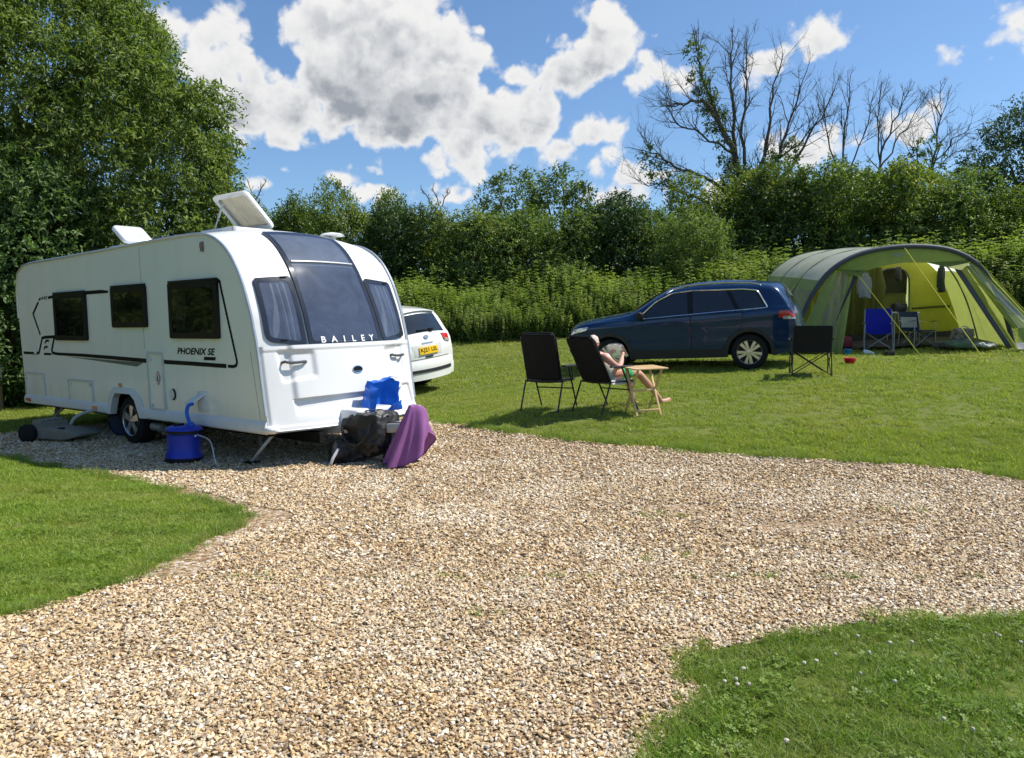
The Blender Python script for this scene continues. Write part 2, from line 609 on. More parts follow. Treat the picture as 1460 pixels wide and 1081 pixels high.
def ground_material():
    m = bpy.data.materials.new('turf_soil')
    m.use_nodes = True
    nt = m.node_tree
    nt.nodes.clear()
    t = Tree(nt)
    pos = t.node('ShaderNodeNewGeometry').outputs['Position']
    n1 = t.noise(pos, 0.45, 5.0, 0.6).outputs[0]
    n2 = t.noise(pos, 14.0, 6.0, 0.7).outputs[0]
    n3 = t.noise(pos, 90.0, 3.0, 0.6).outputs[0]
    a = t.ramp(n1, [(0.3, (0.11, 0.145, 0.03)), (0.7, (0.16, 0.18, 0.045))])
    b = t.mix(t.smooth(n2, 0.45, 0.75), a, (0.11, 0.105, 0.04))
    c = t.mix(t.smooth(n3, 0.55, 0.75), b, (0.045, 0.06, 0.018))
    p = t.node('ShaderNodeBsdfPrincipled', ins={'Base Color': c, 'Roughness': 0.95, 'Specular IOR Level': 0.1})
    bp = t.node('ShaderNodeBump', ins={'Distance': 0.02, 'Height': n2})
    nt.links.new(bp.outputs[0], p.inputs['Normal'])
    nt.links.new(p.outputs[0], t.node('ShaderNodeOutputMaterial').inputs[0])
    return m


def track_material():
    m = bpy.data.materials.new('gravel_bed')
    m.use_nodes = True
    nt = m.node_tree
    nt.nodes.clear()
    t = Tree(nt)
    pos = t.node('ShaderNodeNewGeometry').outputs['Position']
    v = t.node('ShaderNodeTexVoronoi', ins={'Vector': pos, 'Scale': 48.0})
    bw = t.node('ShaderNodeSeparateColor', ins={0: v.outputs['Color']}).outputs[0]
    stone = t.ramp(bw, [(0.0, (0.10, 0.06, 0.03)), (0.3, (0.24, 0.15, 0.075)), (0.6, (0.36, 0.25, 0.14)), (0.85, (0.48, 0.39, 0.28)), (1.0, (0.62, 0.58, 0.52))])
    n1 = t.noise(pos, 0.9, 5.0, 0.6).outputs[0]
    dirt = t.mix(t.smooth(n1, 0.46, 0.7), stone, (0.24, 0.165, 0.095))
    p = t.node('ShaderNodeBsdfPrincipled', ins={'Base Color': dirt, 'Roughness': 0.9, 'Specular IOR Level': 0.2})
    bp = t.node('ShaderNodeBump', ins={'Distance': 0.012, 'Height': v.outputs['Distance'], 'Strength': 0.8})
    bp.invert = True
    nt.links.new(bp.outputs[0], p.inputs['Normal'])
    nt.links.new(p.outputs[0], t.node('ShaderNodeOutputMaterial').inputs[0])
    return m


ground = mesh_obj('ground', ground_me, ground_material())
tag(ground, 'gently rising mown field soil under the grass', kind='structure')

# outline of the gravel, read off the photograph and laid on the terrain
LEFT_BANK = [(0, 650), (45, 660), (90, 668), (135, 676), (180, 684), (225, 694), (270, 708), (312, 722), (352, 737), (345, 746), (322, 757), (290, 772), (255, 790), (215, 812), (170, 832), (120, 851), (60, 867), (0, 882)]
RIGHT_BANK = [(1460, 885), (1410, 884), (1350, 886), (1290, 888), (1230, 888), (1190, 891), (1178, 904), (1130, 912), (1075, 918), (1035, 925), (1000, 936), (984, 950), (982, 966), (1003, 980), (1003, 1000), (975, 1020), (950, 1045), (930, 1065), (915, 1085)]
LAWN_EDGE = [(600, 599), (640, 605), (700, 614), (760, 622), (820, 629), (880, 635), (940, 639), (1000, 645), (1060, 650), (1120, 653), (1180, 657), (1240, 661), (1300, 664), (1360, 669), (1410, 677), (1460, 686)]


def ripple(pts, step=0.05, amp=0.035, seed=0.0):
    out = []
    for i in range(len(pts) - 1):
        a, b = np.array(pts[i]), np.array(pts[i + 1])
        n = max(1, int(np.linalg.norm(b - a) / step))
        for k in range(n):
            p = a + (b - a) * k / n
            w1 = noise.noise(Vector((p[0] * 3, p[1] * 3, seed)))
            w2 = noise.noise(Vector((p[0] * 11, p[1] * 11, seed + 5)))
            w3 = noise.noise(Vector((p[0] * 3, p[1] * 3, seed + 9)))
            out.append((p[0] + amp * (w1 + 0.5 * w2), p[1] + amp * (w3 - 0.5 * w2)))
    out.append(tuple(pts[-1]))
    return out


left_bank = [tuple(on_ground(*p)[:2]) for p in LEFT_BANK]
right_bank = [tuple(on_ground(*p)[:2]) for p in RIGHT_BANK]
lawn_edge = [tuple(on_ground(*p)[:2]) for p in LAWN_EDGE]
# islands of turf continue naturally beyond the frame
LEFT_TURF = ripple([(-16, 9.2), (-9, 9.35)] + left_bank + [(-6.5, 3.9), (-9, 3.2), (-16, 3.0), (-16, 9.2)], seed=1)
RIGHT_TURF = ripple([(9, 4.6), (5, 4.05)] + right_bank + [(0.3, 2.3), (0.2, 1.2), (2, 0.2), (6, -0.5), (9, 0.5), (9, 4.6)], seed=2)
GRAVEL = ripple([(-16, 11.9), (-9.5, 11.6), (-7.6, 11.35), (-6.6, 12.6), (-4.2, 13.2), (-2.3, 12.9)] + lawn_edge + [(5.6, 7.2), (8, 6.0), (14, 5.0), (14, -1.5), (-16, -1.5), (-16, 11.9)], seed=3)


def inside(poly, x, y):
    poly = np.asarray(poly)
    x, y = np.asarray(x), np.asarray(y)
    res = np.zeros(x.shape, bool)
    ax, ay = poly[:-1, 0], poly[:-1, 1]
    bx, by = poly[1:, 0], poly[1:, 1]
    for i in range(len(ax)):
        c = (ay[i] > y) != (by[i] > y)
        if c.any():
            xi = ax[i] + (y - ay[i]) / (by[i] - ay[i] + 1e-15) * (bx[i] - ax[i])
            res ^= c & (x < xi)
    return res


def edge_distance(poly, x, y):
    poly = np.asarray(poly)[::2]
    out = np.full(len(x), 1e9)
    for i in range(0, len(x), 20000):
        d2 = (x[i:i + 20000, None] - poly[:, 0]) ** 2 + (y[i:i + 20000, None] - poly[:, 1]) ** 2
        out[i:i + 20000] = np.sqrt(d2.min(1))
    return out


def poly_sheet(name, loops, lift, material, spacing=0.16):
    pts, edges = [], []
    for lp in loops:
        lp = lp[:-1] if lp[0] == lp[-1] else lp
        b = len(pts)
        pts += [Vector(p) for p in lp]
        edges += [(b + i, b + (i + 1) % len(lp)) for i in range(len(lp))]
    A = np.array([tuple(p) for p in pts])
    xs, ys = np.meshgrid(np.arange(A[:, 0].min(), A[:, 0].max(), spacing), np.arange(A[:, 1].min(), A[:, 1].max(), spacing))
    xs, ys = xs.ravel(), ys.ravel()
    keep = inside(loops[0], xs, ys)
    for lp in loops[1:]:
        keep &= ~inside(lp, xs, ys)
    pts += [Vector((a, b)) for a, b in zip(xs[keep], ys[keep])]
    vs, _, fs, *_ = delaunay_2d_cdt(pts, edges, [], 0, 1e-5)
    V = np.array([tuple(p) for p in vs])
    Fc = np.array([f for f in fs if len(f) == 3])
    cen = V[Fc].mean(1)
    ok = inside(loops[0], cen[:, 0], cen[:, 1])
    for lp in loops[1:]:
        ok &= ~inside(lp, cen[:, 0], cen[:, 1])
    me = np_mesh(name, np.c_[V, ground_z(V[:, 0], V[:, 1]) + lift], tris=Fc[ok])
    me.shade_smooth()
    return mesh_obj(name, me, material)


track = poly_sheet('gravel_track', [GRAVEL, LEFT_TURF, RIGHT_TURF], 0.006, track_material(), 0.22)
tag(track, 'bed of the tan gravel pitch and track between the turf', kind='structure')


# ------------------------------------------------------------------ scattering (stuff nobody could count)
def scatter(name, pts, rots, scl, variants, which, label=None):
    n = len(pts)
    me = np_mesh(name, pts, attrs={'rot': ('FLOAT_VECTOR', 'POINT', rots.astype(np.float32)), 'scl': ('FLOAT', 'POINT', scl.astype(np.float32)), 'which': ('INT', 'POINT', which.astype(np.int32))})
    o = mesh_obj(name, me, None)
    ng = bpy.data.node_groups.new(name, 'GeometryNodeTree')
    ng.interface.new_socket('Geometry', in_out='INPUT', socket_type='NodeSocketGeometry')
    ng.interface.new_socket('Geometry', in_out='OUTPUT', socket_type='NodeSocketGeometry')
    t = Tree(ng)
    gi, go = t.node('NodeGroupInput'), t.node('NodeGroupOutput')
    join = t.node('GeometryNodeJoinGeometry')
    for v in reversed(variants):
        oi = t.node('GeometryNodeObjectInfo', ins={'Object': v, 'As Instance': True})
        ng.links.new(oi.outputs['Geometry'], join.inputs[0])
    iop = t.node('GeometryNodeInstanceOnPoints', ins={'Pick Instance': True})
    ng.links.new(gi.outputs[0], iop.inputs['Points'])
    ng.links.new(join.outputs[0], iop.inputs['Instance'])
    for key, dt, sock in (('which', 'INT', 'Instance Index'), ('rot', 'FLOAT_VECTOR', 'Rotation'), ('scl', 'FLOAT', 'Scale')):
        na = t.node('GeometryNodeInputNamedAttribute', data_type=dt, ins={'Name': key})
        out = [s for s in na.outputs if s.enabled][0]
        ng.links.new(out, iop.inputs[sock])
    ng.links.new(iop.outputs[0], go.inputs[0])
    md = o.modifiers.new('scatter', 'NODES')
    md.node_group = ng
    return tag(o, label, kind='stuff')


def variant(name, me, material):
    me.materials.append(material)
    return bpy.data.objects.new(name, me)


def view_points(y0, y1, dens, spread=1.35, x_pad=0.6):
    """random ground points in the wedge the camera (and a step aside) can see"""
    half = 0.6685 * spread
    area = half * (y1 ** 2 - y0 ** 2) + 2 * x_pad * (y1 - y0)
    n = int(area * dens)
    u = rng.random(n)
    y = np.sqrt(y0 ** 2 + u * (y1 ** 2 - y0 ** 2))
    x = (rng.random(n) * 2 - 1) * (half * y + x_pad)
    return x, y


# --- flint gravel
def stone_mesh(seed):
    r = np.random.default_rng(seed)
    p = r.normal(size=(15, 3))
    p /= np.linalg.norm(p, axis=1)[:, None]
    p *= (0.75 + 0.35 * r.random((15, 1))) * np.array([1.0, 0.72, 0.42])
    bm = bmesh.new()
    for q in p:
        bm.verts.new(q)
    bmesh.ops.convex_hull(bm, input=bm.verts)
    for v in [v for v in bm.verts if not v.link_faces]:
        bm.verts.remove(v)
    me = bpy.data.meshes.new('flint')
    bm.to_mesh(me)
    bm.free()
    return me


def stone_material():
    m = bpy.data.materials.new('flint')
    m.use_nodes = True
    nt = m.node_tree
    nt.nodes.clear()
    t = Tree(nt)
    oi = t.node('ShaderNodeObjectInfo')
    c = t.ramp(oi.outputs['Random'], [(0.0, (0.11, 0.062, 0.025)), (0.12, (0.27, 0.15, 0.052)), (0.28, (0.46, 0.295, 0.125)), (0.45, (0.61, 0.45, 0.24)), (0.57, (0.29, 0.24, 0.185)), (0.72, (0.64, 0.505, 0.32)), (0.88, (0.56, 0.375, 0.16)), (0.955, (0.76, 0.67, 0.53)), (1.0, (0.86, 0.83, 0.76))])
    tc = t.node('ShaderNodeTexCoord').outputs['Object']
    n = t.noise(t.vec('ADD', tc, oi.outputs['Location']).outputs[0], 1.6, 4.0, 0.65).outputs[0]
    c = t.mix(t.math('MULTIPLY', t.smooth(n, 0.42, 0.7), 0.55), c, (0.62, 0.52, 0.38))
    pale = t.noise(oi.outputs['Location'], 1.1, 3.0, 0.6).outputs[0]
    lucky = t.math('FRACT', t.math('MULTIPLY', oi.outputs['Random'], 57.3))
    c = t.mix(t.math('MULTIPLY', t.smooth(pale, 0.46, 0.68), t.smooth(lucky, 0.45, 0.75)), c, (0.76, 0.67, 0.52))
    p = t.node('ShaderNodeBsdfPrincipled', ins={'Base Color': c, 'Roughness': 0.55, 'Specular IOR Level': 0.4})
    nt.links.new(p.outputs[0], t.node('ShaderNodeOutputMaterial').inputs[0])
    return m


flint = stone_material()
stones = [variant('flint', stone_mesh(100 + i), flint) for i in range(9)]
DUSTY = on_ground(1130, 735)
P_, R_, S_ = [], [], []
for y0, y1, dens, size in ((1.9, 3.4, 8200, 0.0100), (3.4, 5.0, 6000, 0.0112), (5.0, 7.5, 3700, 0.0134), (7.5, 10.0, 2500, 0.0150), (10.0, 13.4, 1500, 0.0175)):
    x, y = view_points(y0, y1, dens)
    k = inside(GRAVEL, x, y)
    dl, dr = edge_distance(LEFT_TURF, x, y), edge_distance(RIGHT_TURF, x, y)
    thin_l = np.where(y < 8.5, dl, 9)
    inl, inr = inside(LEFT_TURF, x, y), inside(RIGHT_TURF, x, y)
    k &= ~(inl & (dl > 0.02)) & ~(inr & (dr > 0.02))
    # worn, sandy strips where the turf ends: fewer stones there
    worn = np.array([noise.noise(Vector((a * 1.3, b * 1.3, 4.0))) for a, b in zip(x, y)])
    tip = np.hypot(x + 2.15, (y - 6.3) * 0.8)
    bare = 0.97 * (dl < 0.22 + 0.22 * worn) * (tip < 1.35) + 0.3 * (worn > 0.33) + 0.6 * (np.hypot((x - DUSTY[0]) / 1.3, (y - DUSTY[1]) / .55) < .75 + .5 * worn)
    k &= rng.random(len(x)) > bare
    x, y = x[k], y[k]
    s = size * np.exp(np.clip(rng.normal(0, 0.3, len(x)), -.7, .55))
    z = ground_z(x, y) + 0.006 + s * 0.18 + rng.random(len(x)) * s * 0.5
    P_.append(np.c_[x, y, z])
    S_.append(s)
    R_.append(np.c_[rng.normal(0, 0.34, len(x)), rng.normal(0, 0.34, len(x)), rng.random(len(x)) * 6.283])
gp, gs, gr = np.concatenate(P_), np.concatenate(S_), np.concatenate(R_)
print('stones', len(gp))
gravel = scatter('gravel', gp, gr, gs, stones, rng.integers(0, len(stones), len(gp)), 'loose tan, cream and grey flint gravel of the pitch and track')


# --- grass
def clump_mesh(seed, blades, radius, height, width, lean=0.5, flat=0.0):
    r = np.random.default_rng(seed)
    V, Q, Tq, tint = [], [], [], []
    for b in range(blades):
        a, d = r.random() * 6.283, radius * math.sqrt(r.random())
        base = np.array([math.cos(a) * d, math.sin(a) * d, -0.004])
        h = height * (0.5 + 0.8 * r.random())
        la = r.random() * 6.283
        ln = lean * (0.3 + r.random())
        out = np.array([math.cos(la), math.sin(la), 0])
        side = np.array([-out[1], out[0], 0])
        sa = r.random() * 6.283
        side = np.array([math.cos(sa), math.sin(sa), 0])
        w = width * (0.7 + 0.6 * r.random())
        n0 = len(V)
        for t, ww in ((0, 1.0), (0.5, 0.85), (1.0, 0.1)):
            c = base + np.array([0, 0, 1]) * h * (t - 0.28 * ln * t * t) + out * h * ln * t * t * 0.9
            V += [c - side * w * ww / 2, c + side * w * ww / 2]
        Q += [(n0, n0 + 1, n0 + 3, n0 + 2), (n0 + 2, n0 + 3, n0 + 5, n0 + 4)]
        tint += [r.random()] * 6
    return np_mesh('grass_clump', np.array(V), quads=np.array(Q), attrs={'tint': ('FLOAT', 'POINT', np.array(tint, np.float32))})


def grass_material(name, stops, patch, patch_scale, trans=0.4):
    m = bpy.data.materials.new(name)
    m.use_nodes = True
    nt = m.node_tree
    nt.nodes.clear()
    t = Tree(nt)
    fac = t.node('ShaderNodeAttribute', attribute_name='tint').outputs['Fac']
    place = t.node('ShaderNodeNewGeometry').outputs['Position']
    c = t.ramp(fac, stops)
    pn = t.noise(place, patch_scale, 4.0, 0.65).outputs[0]
    c = t.mix(t.math('MULTIPLY', t.smooth(pn, 0.45, 0.7), 0.65), c, patch)
    pn2 = t.noise(t.vec('MULTIPLY', place, (0.35, 1.6, 0.35)).outputs[0], 1.4, 3.0, 0.6).outputs[0]
    c = t.mix(t.math('MULTIPLY', t.smooth(pn2, 0.48, 0.7), 0.5), c, (0.30, 0.33, 0.085, 1))
    pn3 = t.noise(t.vec('MULTIPLY', place, (0.5, 2.4, 0.5)).outputs[0], 0.9, 3.0, 0.6).outputs[0]
    c = t.mix(t.math('MULTIPLY', t.smooth(pn3, 0.52, 0.72), 0.55), c, (0.13, 0.21, 0.03, 1))
    p = t.node('ShaderNodeBsdfPrincipled', ins={'Base Color': c, 'Roughness': 0.5, 'Specular IOR Level': 0.3})
    tr = t.node('ShaderNodeBsdfTranslucent', ins={'Color': t.mix(1.0, c, (1.2, 1.35, 0.6), 'MULTIPLY')})
    mx = t.node('ShaderNodeMixShader', ins={0: trans, 1: p.outputs[0], 2: tr.outputs[0]})
    nt.links.new(mx.outputs[0], t.node('ShaderNodeOutputMaterial').inputs[0])
    return m


g_near = grass_material('grass_near', [(0.0, (0.07, 0.145, 0.018)), (0.5, (0.175, 0.285, 0.036)), (0.88, (0.31, 0.41, 0.07)), (0.95, (0.40, 0.34, 0.16)), (1.0, (0.48, 0.42, 0.24))], (0.23, 0.26, 0.055), 1.3)
g_far = grass_material('grass_far', [(0.0, (0.15, 0.21, 0.028)), (0.5, (0.27, 0.34, 0.05)), (0.86, (0.38, 0.43, 0.08)), (1.0, (0.46, 0.41, 0.17))], (0.40, 0.37, 0.10), 0.5)
g_left = grass_material('grass_left', [(0.0, (0.12, 0.20, 0.024)), (0.5, (0.28, 0.39, 0.05)), (0.88, (0.45, 0.54, 0.09)), (0.95, (0.42, 0.37, 0.17)), (1.0, (0.50, 0.44, 0.24))], (0.34, 0.34, 0.075), 0.9)
near_clumps = [variant('grass_clump', clump_mesh(i, 26, 0.045, 0.042, 0.0034, 1.15), g_near) for i in range(6)]
mid_clumps = [variant('grass_clump', clump_mesh(20 + i, 30, 0.075, 0.045, 0.006, 0.9), g_far) for i in range(5)]
far_clumps = [variant('grass_clump', clump_mesh(40 + i, 36, 0.16, 0.05, 0.012, 0.9), g_far) for i in range(5)]
tufts = [variant('grass_clump', clump_mesh(60 + i, 26, 0.05, 0.085, 0.0038, 0.9), g_near) for i in range(4)]
left_clumps = [variant('grass_clump', clump_mesh(80 + i, 28, 0.06, 0.042, 0.0042, 1.1), g_left) for i in range(5)]


def clover_leaves(seed):
    r = np.random.default_rng(seed)
    V, Q, ti = [], [], []
    for k in range(16):
        a, d = r.random() * 6.283, .07 * math.sqrt(r.random())
        c = np.array([math.cos(a) * d, math.sin(a) * d, .018 + .02 * r.random()])
        tl = r.normal(0, .35, 2)
        tt = .15 + r.random() * .55
        for j in range(3):
            b = j * 2.094 + a
            u = np.array([math.cos(b), math.sin(b), 0])
            v = np.array([-u[1], u[0], 0])
            n0 = len(V)
            for p in (u * .001, u * .007 + v * .0062, u * .0135, u * .007 - v * .0062):
                q = c + p
                q[2] += p[0] * tl[0] + p[1] * tl[1]
                V.append(q)
            Q.append((n0, n0 + 1, n0 + 2, n0 + 3))
            ti += [tt] * 4
    return np_mesh('clover_leaves', np.array(V), quads=np.array(Q), attrs={'tint': ('FLOAT', 'POINT', np.array(ti, np.float32))})


clover_clumps = [variant('clover_leaves', clover_leaves(95 + i), g_near) for i in range(3)]
clumps = near_clumps + mid_clumps + far_clumps + tufts + left_clumps + clover_clumps
P_, S_, W_ = [], [], []
for y0, y1, dens, lo, hi in ((1.9, 5.2, 1500, 0, 6), (5.2, 9.6, 620, 6, 11), (9.6, 15.0, 170, 6, 11), (15.0, 25.0, 42, 11, 16)):
    x, y = view_points(y0, y1, dens, 1.65 if y1 < 10 else 1.3)
    on_turf = inside(LEFT_TURF, x, y) | inside(RIGHT_TURF, x, y) | ~inside(GRAVEL, x, y)
    x, y = x[on_turf], y[on_turf]
    P_.append(np.c_[x, y, ground_z(x, y)])
    lift = np.array([noise.noise(Vector((a * 0.8, b * 0.8, 1.0))) for a, b in zip(x, y)])
    lift2 = np.array([noise.noise(Vector((a * 3.5, b * 3.5, 8.0))) for a, b in zip(x, y)])
    S_.append((0.6 + 0.6 * rng.random(len(x))) * (1 + 0.35 * lift + 0.65 * lift2))
    wh = rng.integers(lo, hi, len(x))
    lt = inside(LEFT_TURF, x, y)
    wh[lt] = rng.integers(20, 25, int(lt.sum()))
    cv = (y < 6.5) & (np.array([noise.noise(Vector((a * 2.4, b * 2.4, 15.0))) for a, b in zip(x, y)]) > -.25) & (rng.random(len(x)) < .07)
    wh[cv] = rng.integers(25, 28, int(cv.sum()))
    W_.append(wh)
# ragged longer growth along the edges and stray tufts out in the gravel
for poly, lo_i, hi_i, dens, ymax in ((LEFT_TURF, 16, 20, 80, 9.2), (RIGHT_TURF, 16, 20, 100, 5), (GRAVEL, 16, 20, 130, 13)):
    q = np.array(poly)
    q = q[(q[:, 1] < ymax) & (q[:, 1] > 1.9) & (np.abs(q[:, 0]) < 0.85 * q[:, 1] + 1)]
    n = int(len(q) * 0.05 * dens)
    k = rng.integers(0, len(q), n)
    x, y = q[k, 0] + rng.normal(0, 0.045, n), q[k, 1] + rng.normal(0, 0.045, n)
    keep = np.array([noise.noise(Vector((a * 2.2, b * 2.2, 7.0))) for a, b in zip(x, y)]) > -0.15
    x, y = x[keep], y[keep]
    P_.append(np.c_[x, y, ground_z(x, y)])
    S_.append((0.45 if poly is not GRAVEL else 0.65) + 0.5 * rng.random(len(x)))
    W_.append(rng.integers(lo_i, hi_i, len(x)))
for cx, cy_, n, sp in ((2.0, 8.9, 26, 0.16), (2.35, 8.75, 20, 0.12), (2.62, 8.75, 14, 0.1), (1.0, 5.0, 6, 0.1), (0.75, 3.2, 7, 0.06), (1.25, 3.45, 6, 0.06), (1.3, 6.2, 8, 0.12), (3.3, 6.4, 8, 0.14), (-0.2, 4.0, 4, 0.08)):
    x, y = cx + rng.normal(0, sp, n), cy_ + rng.normal(0, sp * 0.6, n)
    P_.append(np.c_[x, y, ground_z(x, y)])
    S_.append(0.4 + 0.5 * rng.random(n))
    W_.append(rng.integers(16, 20, n))
gp, gs, gw = np.concatenate(P_), np.concatenate(S_), np.concatenate(W_)
print('grass clumps', len(gp))
grass = scatter('grass', gp, np.c_[rng.normal(0, 0.08, len(gp)), rng.normal(0, 0.08, len(gp)), rng.random(len(gp)) * 6.283], gs, clumps, gw, 'short mown grass of the lawn and of the two turf corners')

# ================================================================== VEGETATION
def leaf_cloud(name, pos, axis_, nrm, length, width, tint, fold=0.25):
    """one mesh of folded leaf blades; arrays of N"""
    n = len(pos)
    axis_ = axis_ / np.linalg.norm(axis_, axis=1)[:, None]
    side = np.cross(axis_, nrm)
    side /= np.linalg.norm(side, axis=1)[:, None] + 1e-9
    up = np.cross(side, axis_)
    L, W = length[:, None], width[:, None]
    mid = pos + axis_ * L * 0.42
    V = np.empty((n, 4, 3))
    V[:, 0] = pos
    V[:, 1] = mid + side * W * 0.5 + up * W * fold
    V[:, 2] = pos + axis_ * L - up * L * 0.12
    V[:, 3] = mid - side * W * 0.5 + up * W * fold
    b = np.arange(n)[:, None] * 4
    tris = np.concatenate([b + np.array([0, 1, 2]), b + np.array([0, 2, 3])], 1).reshape(-1, 3)
    return np_mesh(name, V.reshape(-1, 3), tris=tris, attrs={'tint': ('FLOAT', 'POINT', np.repeat(tint, 4).astype(np.float32))})


def unit(r, n):
    v = r.normal(size=(n, 3))
    return v / np.linalg.norm(v, axis=1)[:, None]


def noise3(p, f, off=0.0):
    return np.array([noise.noise(Vector((a * f + off, b * f + off, c * f - off))) for a, b, c in p])


def crown_mesh(name, blobs, sprays, per, leaf_l, leaf_w, seed, twig=0.35, droop=0.35, inner=0.25, gap=0.0, clump=1.1, floor=None, boughs=0):
    """leaf sprays spread through and over a union of uneven lobes"""
    r = np.random.default_rng(seed)
    if boughs:
        blobs = list(blobs)
        r2 = np.random.default_rng(seed + 999)
        for i in range(boughs):
            c, rr = blobs[r2.integers(0, len(blobs))]
            rr = np.array(rr if hasattr(rr, '__len__') else (rr,) * 3)
            dd = unit(r2, 1)[0]
            blobs.append((np.array(c) + dd * rr * .92, tuple(np.full(3, .28 + .30 * r2.random()) * rr.mean() ** .5)))
    C = np.array([b[0] for b in blobs], float)
    Rr = np.array([b[1] if hasattr(b[1], '__len__') else (b[1],) * 3 for b in blobs], float)
    w = (Rr.prod(1)) ** (2 / 3)
    n = int(sprays * 1.7)
    k = r.choice(len(C), n, p=w / w.sum())
    d = unit(r, n)
    rad = np.where(r.random(n) < inner, 0.35 + 0.5 * r.random(n), 0.82 + 0.2 * r.random(n))
    p = C[k] + d * Rr[k] * rad[:, None]
    lump = noise3(p, clump, seed * 0.37)
    p = p + d * Rr[k] * (lump * 0.22)[:, None]
    q = np.linalg.norm((p[:, None] - C[None]) / Rr[None], axis=2)
    q[np.arange(n), k] = 9
    keep = q.min(1) > 0.72
    keep &= noise3(p, clump * 2.1, seed + 3.1) > -0.28 + gap
    if floor is not None:
        keep &= p[:, 2] > floor
    p, d, rad, lump = p[keep][:sprays], d[keep][:sprays], rad[keep][:sprays], lump[keep][:sprays]
    m = len(p)
    tw = d * 0.8 + unit(r, m) * 0.7 + np.array([0, 0, 0.25])
    tw /= np.linalg.norm(tw, axis=1)[:, None]
    t = (np.arange(per) + 0.5) / per
    tl = twig * (0.6 + 0.8 * r.random(m))
    pos = p[:, None] + tw[:, None] * (tl[:, None] * t)[:, :, None] - np.array([0, 0, 1]) * (droop * tl[:, None] * t ** 2)[:, :, None]
    pos = pos.reshape(-1, 3) + r.normal(0, 0.012, (m * per, 3))
    N = len(pos)
    tw_r, d_r = np.repeat(tw, per, 0), np.repeat(d, per, 0)
    ax = tw_r * 0.6 + unit(r, N) * 0.9 - np.array([0, 0, droop])
    nr = np.array([0, 0, 0.55]) + d_r * 0.45 + unit(r, N) * 0.75
    ln = leaf_l * (0.6 + 0.7 * r.random(N))
    wd = leaf_w * (0.7 + 0.5 * r.random(N))
    tint = np.clip(np.repeat(0.45 + 0.28 * r.normal(size=m) * 0.7 + 0.2 * lump, per) + r.normal(0, 0.15, N), 0, 1)
    return leaf_cloud(name, pos, ax, nr, ln, wd, tint)


bark = mat('bark', (0.11, 0.085, 0.06), rough=0.9, vary=0.35, scale=9, bump=0.02, bump_scale=30, spec=0.15)
dead_bark = mat('dead_bark', (0.12, 0.108, 0.09), rough=0.9, vary=0.35, scale=6, spec=0.15)
leaf_tree = leaf_mat('willow_leaf', (0.045, 0.085, 0.018), (0.22, 0.29, 0.085), trans=0.34, rough=0.55, spec=0.25)
leaf_shrub = leaf_mat('sallow_leaf', (0.06, 0.11, 0.025), (0.25, 0.32, 0.11), trans=0.34, rough=0.55, spec=0.25)
leaf_hedge = leaf_mat('hawthorn_leaf', hue_patch=(0.10, 0.15, 0.05), patch_scale=0.55, *( (0.05, 0.092, 0.019), (0.255, 0.315, 0.068)), trans=0.32, rough=0.45, spec=0.35)
leaf_dark = leaf_mat('yew_leaf', (0.03, 0.06, 0.016), (0.11, 0.17, 0.05), trans=0.25)
leaf_nettle = leaf_mat('nettle_leaf', hue_patch=(0.13, 0.15, 0.06), patch_scale=0.9, *( (0.07, 0.12, 0.028), (0.235, 0.30, 0.08)), trans=0.35, rough=0.55, spec=0.25)
stem_green = mat('nettle_stem', (0.10, 0.13, 0.045), rough=0.7, vary=0.2)


def px_blob(px, py, y, r, dy=0.0):
    return (at_y(px, py, y) + np.array([0, dy, 0]), r)


def limb_path(a, b, sag=0.0, wob=0.12, n=7, seed=0):
    r = np.random.default_rng(seed)
    a, b = np.array(a, float), np.array(b, float)
    ln = np.linalg.norm(b - a)
    out = []
    for i in range(n):
        t = i / (n - 1)
        p = a + (b - a) * t + r.normal(0, wob * ln * 0.12, 3) * (0 < i < n - 1)
        p[2] += sag * math.sin(math.pi * t)
        out.append(p)
    return out


def leafy_tree(name, label, cat, base, blobs, sprays, per, leaf_l, leaf_w, material, seed, trunk_r=0.22, group=None, limbs=True, **kw):
    base = np.array(base, float)
    t = thing(name, label, cat, tuple(base), group=group)
    loc = [(np.array(c) - base, r) for c, r in blobs]
    me = crown_mesh('crown', loc, sprays, per, leaf_l, leaf_w, seed, **kw)
    tag(mesh_obj('crown', me, material, t), kind='stuff')
    top = np.mean([c for c, _ in loc], 0)
    fork = np.array([top[0] * 0.3, top[1] * 0.3, max(0.6, top[2] * 0.35)])
    tr = MB()
    pth = limb_path((0, 0, -0.25), fork, n=6, seed=seed)
    tr.tube(pth, list(np.linspace(trunk_r * 1.25, trunk_r * 0.8, 6)), 9)
    tr.build('trunk', bark, t)
    if limbs:
        for i, (c, r) in enumerate(loc):
            lb = MB()
            lb.tube(limb_path(fork, c, sag=0.15, n=6, seed=seed + i), list(np.linspace(trunk_r * 0.62, 0.025, 6)), 6)
            lb.build('limb', bark, t)
    return t


